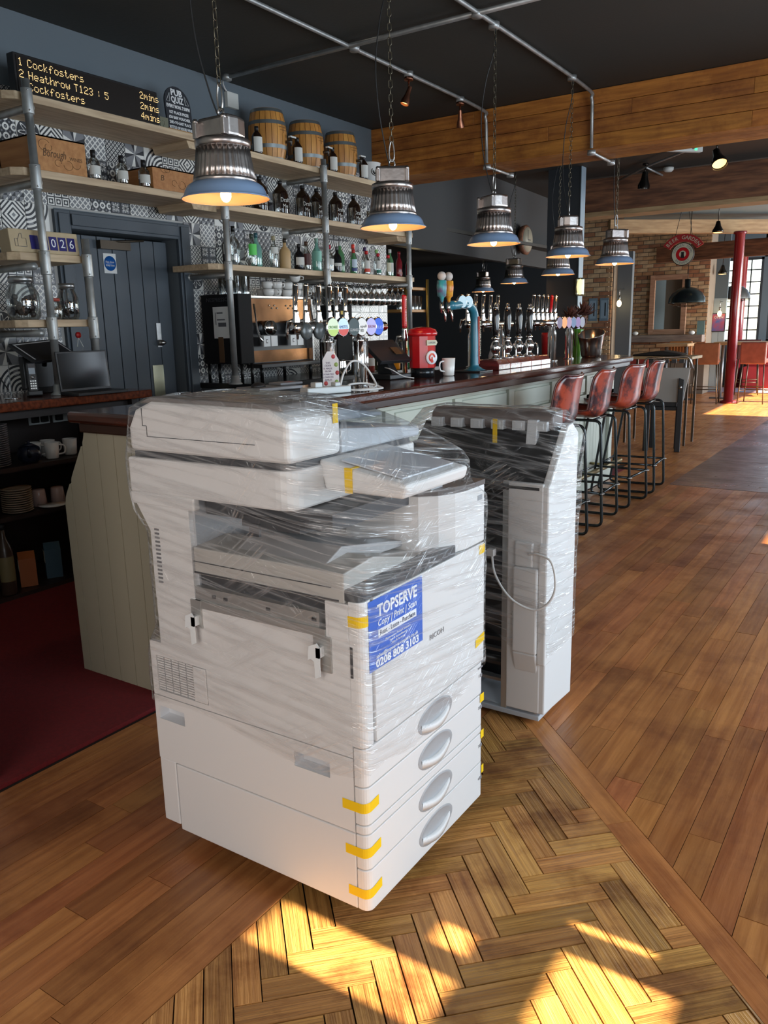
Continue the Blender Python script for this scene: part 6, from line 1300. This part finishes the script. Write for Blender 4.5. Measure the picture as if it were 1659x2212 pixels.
def stool(label, loc, rz=0):
    """faces -X; origin on the floor under the seat"""
    t = thing('bar_stool', label, 'bar stool', loc, rz, 'leather bar stools along the bar')
    for s in (-1, 1):
        y = s*.20
        g = MB(); g.tube(fillet([(-.19, y*.88, .765), (.18, y*.92, .765), (.22, y, .012), (-.26, y, .012), (-.14, y*.88, .765), (-.10,y*.88,.765)], .05), .0105, 10); g.build('side_frame', tubem, t)
    g = MB(); g.tube(fillet([(.195,-.19,.25),(.205,.19,.25)], .01) if 0 else [(.207,-.235,.25),(.207,.235,.25)], .0095, 8); g.tube([(-.222,-.215,.25),(-.222,.215,.25)], .0095, 8); g.tube([(-.222,-.20,.25),(.207,-.20,.25)], .0095, 8); g.tube([(-.222,.20,.25),(.207,.20,.25)], .0095, 8); g.build('foot_ring', tubem, t)
    for s in (-1, 1): g = MB(); g.lathe([(.0,-.006),(.022,-.004),(.026,0),(.022,.004),(0,.006)], (.207, s*.20, .25), 16); g.build('washer', brushed, t)
    for xx in (-.12, .12): g = MB(); g.tube([(xx,-.18,.765),(xx,.18,.765)], .009, 8); g.build('cross_tube', tubem, t)
    # shell: profile from the front lip over the seat and up the back, hollow across
    pr = smoothpts([(-.20,.795),(-.12,.785),(0,.780),(.10,.785),(.145,.83),(.158,.92),(.175,1.03),(.195,1.11)], 4); nU = len(pr); nV = 14; vs = []; prf = [(p.x, p.y) for p in [Vector((a.x, a.y, 0)) for a in [Vector((q[0], q[1], 0)) for q in pr]]]
    for side in (0, 1):
        for i, (x, z) in enumerate(prf):
            u = i/(nU-1); a = prf[max(i-1,0)]; b = prf[min(i+1,nU-1)]; tx, tz = b[0]-a[0], b[1]-a[1]; l = math.hypot(tx, tz); nx, nz = -tz/l, tx/l
            w = .200+.02*math.sin(u*PI)-(.05*max(0, (u-.82)/.18)**2)-(.03*max(0,(.12-u)/.12)**2)
            for j in range(nV+1):
                v = j/nV*2-1; lift = .055*abs(v)**2.6*(1 if u < .9 else 1-(u-.9)*4); off = .014 if side else 0
                vs.append((x+nx*(lift-off), v*w, z+nz*(lift-off)))
    W_ = nV+1; T0 = nU*W_; fs = []
    for i in range(nU-1):
        for j in range(nV):
            a = i*W_+j; fs.append((a, a+1, a+W_+1, a+W_)); b = T0+a; fs.append((b, b+W_, b+W_+1, b+1))
    for i in range(nU-1): a = i*W_; fs.append((a, a+W_, T0+a+W_, T0+a)); a += nV; fs.append((a, T0+a, T0+a+W_, a+W_))
    for j in range(nV): fs.append((j, T0+j, T0+j+1, j+1)); a = (nU-1)*W_+j; fs.append((a, a+1, T0+a+1, T0+a))
    g = MB(); g.add(vs, fs, True); g.build('seat_shell', leather, t)
    edge = [vs[i*W_] for i in range(nU)]+[vs[(nU-1)*W_+j] for j in range(1, nV+1)]+[vs[i*W_+nV] for i in range(nU-2, -1, -1)]+[vs[j] for j in range(nV-1, 0, -1)]
    g = MB(); g.tube(edge, .006, 6, True); g.build('piping', piping, t); return t
s0 = stool('nearest red leather bar stool, half hidden by the finisher unit', (-2.03, 5.05, 0))
dup(s0, (-2.03, 5.72, 0), .04, 'second red leather bar stool, with dark blotches on its back'); dup(s0, (-2.02, 6.42, 0), -.05, 'third red leather bar stool, bright orange-red back'); dup(s0, (-2.03, 7.05, 0), .06, 'farthest bar stool at the bar, dark maroon in the shade')

# ================================================================== FAR ROOM
# steel-blue column and brick pillar at the end of the bulkhead
g = MB(); g.box(-4.12, -3.70, 10.06, 10.2, 0, CZ); struct('trim_1', g, mat('dark_post', (.035,.04,.046), .6), label='blue-grey post at the end of the dark recess')
bk = [mat('brick_%d' % i, c, .85, var=.3, nscale=12, bump=.3, bscale=30) for i, c in enumerate(((.56,.34,.17),(.48,.25,.12),(.64,.44,.25),(.38,.17,.085),(.58,.39,.22)))]
mort = mat('mortar', (.20,.16,.12), .95)
class BrickWall: n = 0
def bricks(wall, x0, x1, z0, z1, yf, axis='x', L_=.22, H_=.075, limit=300, seed=2):
    """single bricks proud of a mortar bed; wall faces -Y (axis x) or +X (axis y)"""
    rnd = random.Random(seed); cnt = 0; r = 0; z = z0; shared = []
    for m in bk:
        b = MB(); h, d = H_/2-.006, .02
        if axis == 'x': b.box(-L_/2+.006, L_/2-.006, -d, 0, -h, h)
        else: b.box(0, d, -L_/2+.006, L_/2-.006, -h, h)
        o = b.build('brick', m); shared.append(o.data); bpy.data.objects.remove(o)
    rest = MB()
    while z+H_ <= z1+.001:
        x = x0-(L_/2 if r % 2 else 0)
        while x < x1:
            a, b_ = max(x, x0), min(x+L_, x1)
            if b_-a > .05:
                c = (a+b_)/2; full = b_-a > L_-.01; pr = rnd.uniform(-.006, .004)
                if cnt < limit:
                    o = bpy.data.objects.new('brick', rnd.choice(shared)); C.objects.link(o); o.parent = wall; cnt += 1
                    o.location = (c, yf+pr, z+H_/2) if axis == 'x' else (yf+pr, c, z+H_/2)
                    if not full: o.scale = ((b_-a)/L_, 1, 1) if axis == 'x' else (1, (b_-a)/L_, 1)
                else:
                    if axis == 'x': rest.box(a+.006, b_-.006, yf-.02+pr, yf, z+.006, z+H_-.006)
                    else: rest.box(yf, yf+.02+pr, a+.006, b_-.006, z+.006, z+H_-.006)
            x += L_
        z += H_; r += 1
    if rest.v: o = rest.build('distant_brick', bk[0], wall); o['kind'] = 'stuff'
g = MB(); g.box(-5.25, -3.62, 17.03, 17.6, 0, CZ); cb = struct('wall_chimney', g, mort, label='brick chimney breast with a mirror and timber mantel'); bricks(cb, -5.25, -3.62, .75, 3.2, 17.03, limit=235)
g = MB(); g.box(-5.1, -4.62, 14.03, 14.3, 0, CZ); g.box(-4.60,-4.55, 14.1, 14.5, 0, CZ); bp_ = struct('wall_brick_pier', g, mort, label='narrow brick pier left of the chimney'); bricks(bp_, -5.1, -4.55, .3, 3.2, 14.03, limit=110, seed=6)
mt = thing('mantel_beam', 'thick grey weathered timber mantel on the brick chimney', 'mantel', (-4.43, 16.86, 0)); g = MB(); g.box(-.80,.80,-.12,.14,1.02,1.16); g.build('mantel', wood('weathered_oak', (.30,.24,.20), (.18,.14,.12), .7, .1, (1,9,9)), mt, .008)
mr_ = thing('framed_mirror', 'large mirror in a pale timber frame over the mantel', 'mirror', (-4.36, 16.93, 1.17)); fw_ = wood('frame_wood', (.44,.26,.17), (.32,.17,.10), .6, .08, (1,9,9))
for a in ((-.36,-.26,0,1.15),(.26,.36,0,1.15),(-.26,.26,0,.10),(-.26,.26,1.05,1.15)): g = MB(); g.box(a[0], a[1], -.03, .03, a[2], a[3]); g.build('frame_rail', fw_, mr_, .004)
g = MB(); g.box(-.26,.26,-.0,.01,.10,1.05); g.build('mirror_glass', mat('mirror', (.75,.8,.82), .03, 1), mr_)
for x, n_ in ((-4.95,'small white ornament on the left of the mantel'),(-3.85,'small pale ornament on the right of the mantel')): g = MB(); g.ball((0,0,.04), .045, 12, (1.4,1,.9)); tag(g.build('ornament', white, None, loc=(x,16.83,1.16)), n_, 'ornament')
g = MB(); g.box(-.07,.07,-.01,.01,0,.26); tag(g.build('small_picture', mat('picture_teal', (.15,.25,.25), .4), None, loc=(-3.70,16.90,1.161)), 'small teal picture standing at the right end of the mantel', 'picture')
# panelled far walls
pg = mat('panel_grey', (.36,.42,.43), .55)
g = MB(); g.box(-3.62, -3.38, 17.55, 17.6, 0, 1.85); pw = struct('wall_panelling', g, pg, label='pale grey tongued panelling right of the chimney')
for i in range(2): g = MB(); g.box(-3.62+i*.12+.003, -3.62+(i+1)*.12-.003, 17.53, 17.55, .1, 1.82); g.build('board', pg, pw)
g = MB(); g.box(-3.62, -3.38, 17.56, 17.62, 1.85, CZ); struct('wall_far_upper', g, mat('far_wall_paint'))
for i in range(2):
    x = (-4.86, -4.665)[i]; t = thing('framed_print', ['left pale blue framed print on the brick pier', 'right pale blue framed print beside the brick pier'][i], 'picture', (x, 14.0, 1.46)); g = MB(); g.box(-.075,.075,-.015,.0,0,.38); g.build('frame', mat('frame_blue', (.16,.24,.30), .4), t); g = MB(); g.box(-.055,.055,-.017,-.015,.04,.34); g.build('print', mat('print_blue', (.28,.38,.46), .4), t); g = MB(); g.box(.01,.03,-.019,-.017,.08,.30); g.build('dark_bar', black, t)
fp = thing('film_poster', 'framed red and blue poster on the pale panelling', 'poster', (-3.50, 17.50, 1.20)); g = MB(); g.box(-.13,.13,-.01,.01,0,.36); g.build('frame', black, fp); g = MB(); g.box(-.115,.115,-.013,-.01,.015,.345); g.build('poster_print', mat('poster_print', (.45,.06,.06), .5, col2=(.05,.12,.35), nscale=7), fp); g = MB(); g.text('OPEN', .07, face_ny(0,-.014,.28), .0005, w=.17); g.build('lettering', mat('label_white'), fp)
g = MB(); g.box(-4.56,-4.30,14.29,14.4,.0,2.6); struct('wall_far_left', g, paint)
g = MB(); g.box(-5.2,-4.5,16.2,16.3,0,.75); struct('trim_2', g, mat('dado_red', (.40,.05,.04), .5))
# beams of the far room
old = wood('old_timber', (.24,.10,.045), (.10,.04,.02), .7, .12, (1,8,8)); light = wood('light_timber', (.50,.34,.17), (.34,.21,.10), .65, .08, (1,8,8))
def beam(label, a, b, z0, z1, th, m, name='beam_2'):
    a, b = Vector(a), Vector(b); L_ = (b-a).length; an = math.atan2(b.y-a.y, b.x-a.x); t = thing('ceiling_beam', label, 'beam', (*((a+b)/2), 0), an)
    t['kind'] = 'structure'; del t['category']
    g = MB(); g.box(-L_/2, L_/2, 0, th, z0, z1); g.build('timber', m, t, .006); return t, L_
t, L_ = beam('dark stained beam across the far ceiling', (-4.05, 11.0), (2.1, 11.0), 2.86, 3.27, .02, old); g = MB(); g.box(-L_/2, L_/2, 0, .35, 2.80, 2.86); g.build('pale_underside', light, t, .004)
beam('pale timber beam resting over the red column', (-4.6, 13.95), (2.1, 20.0), 2.88, 3.10, .18, light)
beam('second pale timber beam further back', (-5.9, 15.6), (1.2, 19.2), 3.08, 3.26, .18, light)
beam('low sloping timber on the chimney side', (-4.6, 16.8), (-1.0, 16.2), 2.55, 2.85, .12, old)
g = MB(); g.box(-5.8, 0, 14.2, 19.4, 3.22, 3.25); pn_ = struct('ceiling_boards', g, mat('pale_ceiling_boards', (.18,.24,.25), .6))
# red iron columns
redc = mat('column_red', (.20,.012,.016), .22, coat=.4)
def column(label, x, y, r, h):
    t = thing('iron_column', label, 'column', (x, y, 0)); g = MB(); g.lathe([(r*1.7,0),(r*1.7,.03),(r,.05),(r,h-.05),(r*1.3,h-.03),(r*1.3,h)], (0,0,0), 28); g.build('shaft', redc, t)
column('nearer red painted iron column at the right', -2.81, 15.3, .082, 2.88); column('farther red painted iron column at the right', -3.38, 19.0, .085, 2.86); 
# hanging sign
hs = thing('hanging_sign', 'round hanging sign with a red arched banner reading beer garden', 'sign', (-3.17, 13.0, 2.40), -.0)
g = MB(); g.cyl((0,-.012,0), .165, .024, 36, 'y'); hs_b = g.build('disc', mat('sign_black', (.03,.02,.02), .4), hs)
g = MB(); g.lathe([(.155,-.015),(.098,-.015)], (0,0,0), 36, 'y', cap=False); g.build('cream_ring', mat('label_cream'), hs_b); g = MB(); g.lathe([(.095,-.016),(.05,-.016)], (0,0,0), 36, 'y', cap=False); g.build('red_ring', redp, hs_b)
g = MB(); g.lathe([(.05,-.017),(0,-.017)], (0,0,0), 24, 'y', cap=False); g.build('cream_disc', mat('label_cream'), hs_b); g = MB(); g.prism([(-.028,-.055),(.028,-.055),(.018,.0),(.022,.03),(-.022,.03),(-.018,.0)], 'y', -.020, -.018); g.build('emblem', black, hs_b)
def arct(words, r, a0, a1, size, y, flip=False):
    g = MB(); n = len(words)
    for i, ch in enumerate(words):
        if ch == ' ': continue
        a = a0+(a1-a0)*(i/(n-1)); g.text(ch, size, Matrix.Translation((r*math.cos(a), y, r*math.sin(a))) @ Matrix(((1,0,0,0),(0,0,-1,0),(0,1,0,0),(0,0,0,1))) @ Matrix.Rotation(a-PI/2 if not flip else a+PI/2, 4, 'Z'), .0006)
    return g
arct('CAMDEN TOWN', .126, R(165), R(15), .045, -.017).build('lettering', mat('print_grey'), hs_b); arct('BREWERY', .126, R(225), R(315), .045, -.017, True).build('lettering', mat('print_grey'), hs_b)
g = MB(); n = 14; A = [R(150-120*i/n) for i in range(n+1)]; r0, r1, cz = .21, .32, -.03; vs = [(r*math.cos(a)*1.05, y, cz+r*math.sin(a)) for y in (-.012,.012) for r in (r0, r1) for a in A]; k = n+1
g.add(vs, [(i, i+1, k+i+1, k+i) for i in range(n)]+[(2*k+i, 3*k+i, 3*k+i+1, 2*k+i+1) for i in range(n)]+[(k+i, k+i+1, 3*k+i+1, 3*k+i) for i in range(n)]+[(i, 2*k+i, 2*k+i+1, i+1) for i in range(n)]+[(0,k,3*k,2*k),(n,2*k+n,3*k+n,k+n)]); bn = g.build('banner', mat('banner_red', (.38,.02,.02), .45), hs)
g = MB(); w_ = 'BEER GARDEN'
g = arct(w_, .265, R(141), R(39), .075, -.014); g.v = [(x*1.05, y, z+cz) for x, y, z in g.v]; g.build('lettering', mat('label_cream'), bn)
g = MB(); g.tube([(-.12,0,.27),(0,0,.88)], .004, 5); g.tube([(.12,0,.27),(0,0,.88)], .004, 5); g.build('hanging_cord', cable_m, hs)
# dome lamps, small far lamps
def dome(label, x, y, z, r, m):
    t = thing('dome_lamp', label, 'pendant lamp', (x, y, z)); g = MB(); g.lathe([(r,0),(r*.97,r*.25),(r*.8,r*.55),(r*.5,r*.78),(r*.2,r*.86),(.045,r*.88),(.045,r*1.3),(0,r*1.3)], (0,0,0), 32, cap=False); g.lathe([(r,-.002),(r*1.01,-.006),(r*1.01,.004)], (0,0,0), 32, cap=False); g.build('dome', m, t)
    g = MB(); g.lathe([(r*.98,.002),(r*.94,r*.25),(r*.77,r*.53),(0,r*.8)], (0,0,0), 32, cap=False); g.build('dome_lining', mat('copper_lining', (.4,.25,.12), .35, .6), t)
    g = MB(); g.tube([(0,0,r*1.3),(0,0,3.235-z)], .006, 6); g.build('suspension', blackm, t)
    g = MB()
    for k_ in range(3): g.lathe([(r*(.95-.25*k_), -.02-.02*k_), (r*(.95-.25*k_)+.006, -.026-.02*k_)], (0,0,0), 28, cap=False)
    for a in range(6): g.tube([(r*math.cos(a), r*math.sin(a), 0), (r*.45*math.cos(a), r*.45*math.sin(a), -.06)], .003, 4)
    g.build('wire_guard', blackm, t)
dome('dark metal dome lamp in front of the mirror', -3.31, 14.0, 1.715, .285, mat('dome_dark', (.03,.045,.05), .25, .7)); dome('second dome lamp, behind the nearer red column', -3.33, 18.0, 1.84, .30, mat('dome_grey', (.08,.08,.08), .35, .5))
def farlamp(label, x, y, z, top=3.1, r=.06):
    t = thing('small_spot', label, 'spotlight', (x, y, z)); g = MB(); g.lathe([(r,0),(r,.03),(r*.55,.09),(r*.35,.16),(0,.17)], (0,0,0), 18); g.tube([(0,0,.16),(0,0,top-z)], .006, 6); g.build('spot_head', dk2, t); g = MB(); g.lathe([(0,-.012),(r*.6,-.008),(r*.9,.0)], (0,0,0), 18, cap=False); g.build('lens', mat('lit_lens'), t)
farlamp('small spotlight on the pale beam, right of the hanging sign', -2.80, 13.5, 2.72, 3.28, .08); farlamp('small lit spotlight on the pale wall near the far windows', -3.45, 17.3, 2.30, 3.22, .085)
for i, (x, y, z) in enumerate(((-4.43, 14.05, 1.74), (-3.45, 17.30, 1.55))):
    t = thing('bare_bulb', ['glowing bare bulb wall light left of the chimney', 'glowing bare bulb wall light on the pale panelling'][i], 'wall light', (x, y, z)); g = MB(); g.ball((0,0,0), .04, 12, (1,1,1.4)); g.build('bulb', mat('lit_bulb'), t); g = MB(); g.cyl((0,0,.05), .02, .08, 10); g.tube([(0,0,.12),(0,0,.22),(0,.26,.24)], .007, 6); g.build('holder', brushed, t)
bl_ = thing('bulkhead_light', 'lit oval glass bulkhead light on the blue-grey post', 'wall light', (-3.66, 10.02, 1.87), .5); g = MB(); g.box(-.055,.055,-.02,.03,-.11,.11); g.build('housing', mat('brass_plate'), bl_, .02); g = MB(); g.ball((0,-.03,0), .05, 16, (.85,.5,1.9)); g.build('glass_bowl', mat('bowl_lit', (1,.85,.5), .3, emit=(1,.72,.30), estr=1.6), bl_)
ck = thing('wall_clock', 'round clock in a dark wooden case on the bulkhead', 'clock', (-4.86, 11.0, 2.58)); g = MB(); g.lathe([(.19,0),(.20,.05),(.17,.07)], (0,0,0), 30, 'x'); g.build('clock_case', old, ck); g = MB(); g.cyl((.07,0,0), .165, .002, 30, 'x'); f_ = g.build('clock_face', mat('clock_cream', (.35,.32,.24), .5), ck); g = MB(); g.box(.073,.075,-.006,.006,0,.13); g.box(.073,.075,0,.09,-.006,.006); g.build('clock_hands', black, f_)
# tall chairs, high tables
tan = mat('tan_leather', (.30,.105,.04), .4, var=.25, nscale=9); pinkl = mat('red_tan_leather', (.40,.12,.08), .4, var=.25, nscale=9)
def hchair(label, x, y, m, rz=0, ribs=False):
    t = thing('high_chair', label, 'chair', (x, y, 0), rz, 'padded high chairs in the far room'); 
    g = MB(); g.box(-.20,.20,-.19,.19,.70,.77); g.build('seat', m, t, .02); g = MB(); g.box(-.21,.21,-.23,-.17,.68,1.05); g.build('backrest', m, t, .02)
    for sx in (-1, 1):
        for sy in (-1, 1): g = MB(); g.tube([(sx*.17, sy*.16, .71), (sx*.21, sy*.20, 0)], .011, 7); g.build('leg', mat('leg_bronze', (.14,.11,.08), .35, .8), t)
    g = MB(); g.tube([(-.195,-.185,.30),(.195,-.185,.30)], .008, 6); g.tube([(-.195,.185,.22),(.195,.185,.22)], .008, 6); g.tube([(-.195,-.185,.22),(-.195,.185,.22)], .008, 6); g.tube([(.195,-.185,.22),(.195,.185,.22)], .008, 6); g.build('foot_rail', mat('leg_bronze'), t)
    if ribs:
        for k_ in range(7): g = MB(); g.tube([(-.17+.055*k_,-.235,.72),(-.17+.055*k_,-.235,1.02)], .012, 6); g.build('rib', m, t)
    return t
hchair('tan padded high chair left of the nearer red column', -3.17, 15.15, tan, .1); hchair('reddish padded high chair right of the nearer red column', -2.42, 15.4, pinkl, -.1); hchair('ribbed orange-brown high chair behind the folded highchair', -3.9, 16.45, mat('orange_leather', (.42,.16,.04), .4), 0, True)
hchair('dark padded high chair behind the nearer red column', -2.85, 17.2, mat('dark_leather', (.07,.02,.02), .4), .2); hchair('red high chair at the right edge', -1.45, 16.9, pinkl, .3)
def htable(label, x, y, w, z=1.04):
    t = thing('high_table', label, 'table', (x, y, 0)); g = MB(); g.box(-w/2,w/2,-.35,.35,z-.05,z); g.build('table_top', light, t, .005)
    for sx in (-1, 1): g = MB(); g.tube([(sx*(w/2-.1),0,z-.05),(sx*(w/2-.1),0,.02)], .03, 12); g.box(sx*(w/2-.1)-.18, sx*(w/2-.1)+.18, -.03,.03,0,.03); g.build('leg', mat('table_leg_grey', (.20,.22,.24), .4, .6), t)
htable('long pale high table behind the red column', -2.45, 16.05, 1.5); htable('high table with grey posts before the chimney', -3.82, 15.6, .55, 1.03)
bn_ = thing('red_banquette', 'red padded bench along the far wall under the windows', 'bench', (-2.3, 18.9, 0)); g = MB(); g.box(-.9,.9,-.2,.25,0,.45); g.build('bench_seat', mat('bench_red', (.40,.03,.03), .45), bn_, .03); g = MB(); g.box(-.9,.9,.15,.3,.45,.95); g.build('bench_back', mat('bench_red'), bn_, .03)
rg = MB(); rg.box(-4.2,-1.6,17.45,18.65,.001,.012); tag(rg.build('striped_rug', mat('rug_blue', (.04,.22,.35), .9, col2=(.40,.10,.06), nscale=1.5, stretch=(1,6,1)), None), 'multicoloured striped rug on the far floor', 'rug')
# folded wooden highchair at the end of the bar
hc = thing('baby_highchair', 'folded black and pale baby highchair at the far end of the bar', 'highchair', (-2.38, 9.3, 0), .15)
g = MB(); g.prism([(-.22,.55),(.20,.55),(.26,.93),(-.24,.93)], 'y', -.02, .02); g.build('seat_panel', mat('greige_panel', (.30,.28,.25), .45), hc, .006)
for sx in (-.17, .17):
    g = MB(); g.prism([(sx-.03,0),(sx+.03,0),(sx+.035,.80),(sx-.02,.82)], 'y', -.06, -.025); g.build('leg', black, hc, .006)
    g = MB(); g.prism([(sx*.8-.025,0),(sx*.8+.025,0),(sx*.8+.02,.75),(sx*.8-.02,.75)], 'y', .20, .235); g.build('leg', black, hc, .006)
    g = MB(); g.cyl((sx,-.075,.72), .018, .02, 12, 'y'); g.build('bolt', brushed, hc)
g = MB(); g.box(-.17,.17,-.02,.23,.46,.50); g.box(-.14,.14,.0,.21,.50,.56); g.build('crossbar', black, hc, .004)
g = MB(); g.tube(fillet([(-.24,.0,.93),(-.22,0,1.03),(.24,0,1.05),(.28,0,.92)], .04), .012, 8); g.build('steel_rim', brushed, hc)
g = MB()
for k_ in range(5): g.box(-.18+.08*k_,-.13+.08*k_,-.03,.03,.98,1.02)
o = g.build('strap', black, hc); o['kind'] = 'stuff'
tr_ = MB(); tr_.prism([(-.30,0),(.25,0),(.28,.02),(.05,.06),(-.1,.045),(-.28,.02)], 'y', -.15, .15); tag(tr_.build('black_bag', black, None, .01, (-2.62, 9.98, 1.035)), 'black flat bag lying on the low table by the highchair', 'bag')
lt_ = thing('low_table', 'small pale table behind the highchair', 'table', (-2.60, 9.98, 0)); g = MB(); g.box(-.4,.4,-.25,.25,1.0,1.033); g.build('table_top', light, lt_, .004)
for sx in (-.35,.35):
    for sy in (-.2,.2): g = MB(); g.box(sx-.012,sx+.012,sy-.012,sy+.012,0,1.0); g.build('leg', mat('leg_bronze'), lt_)
bpy.context.view_layer.update()
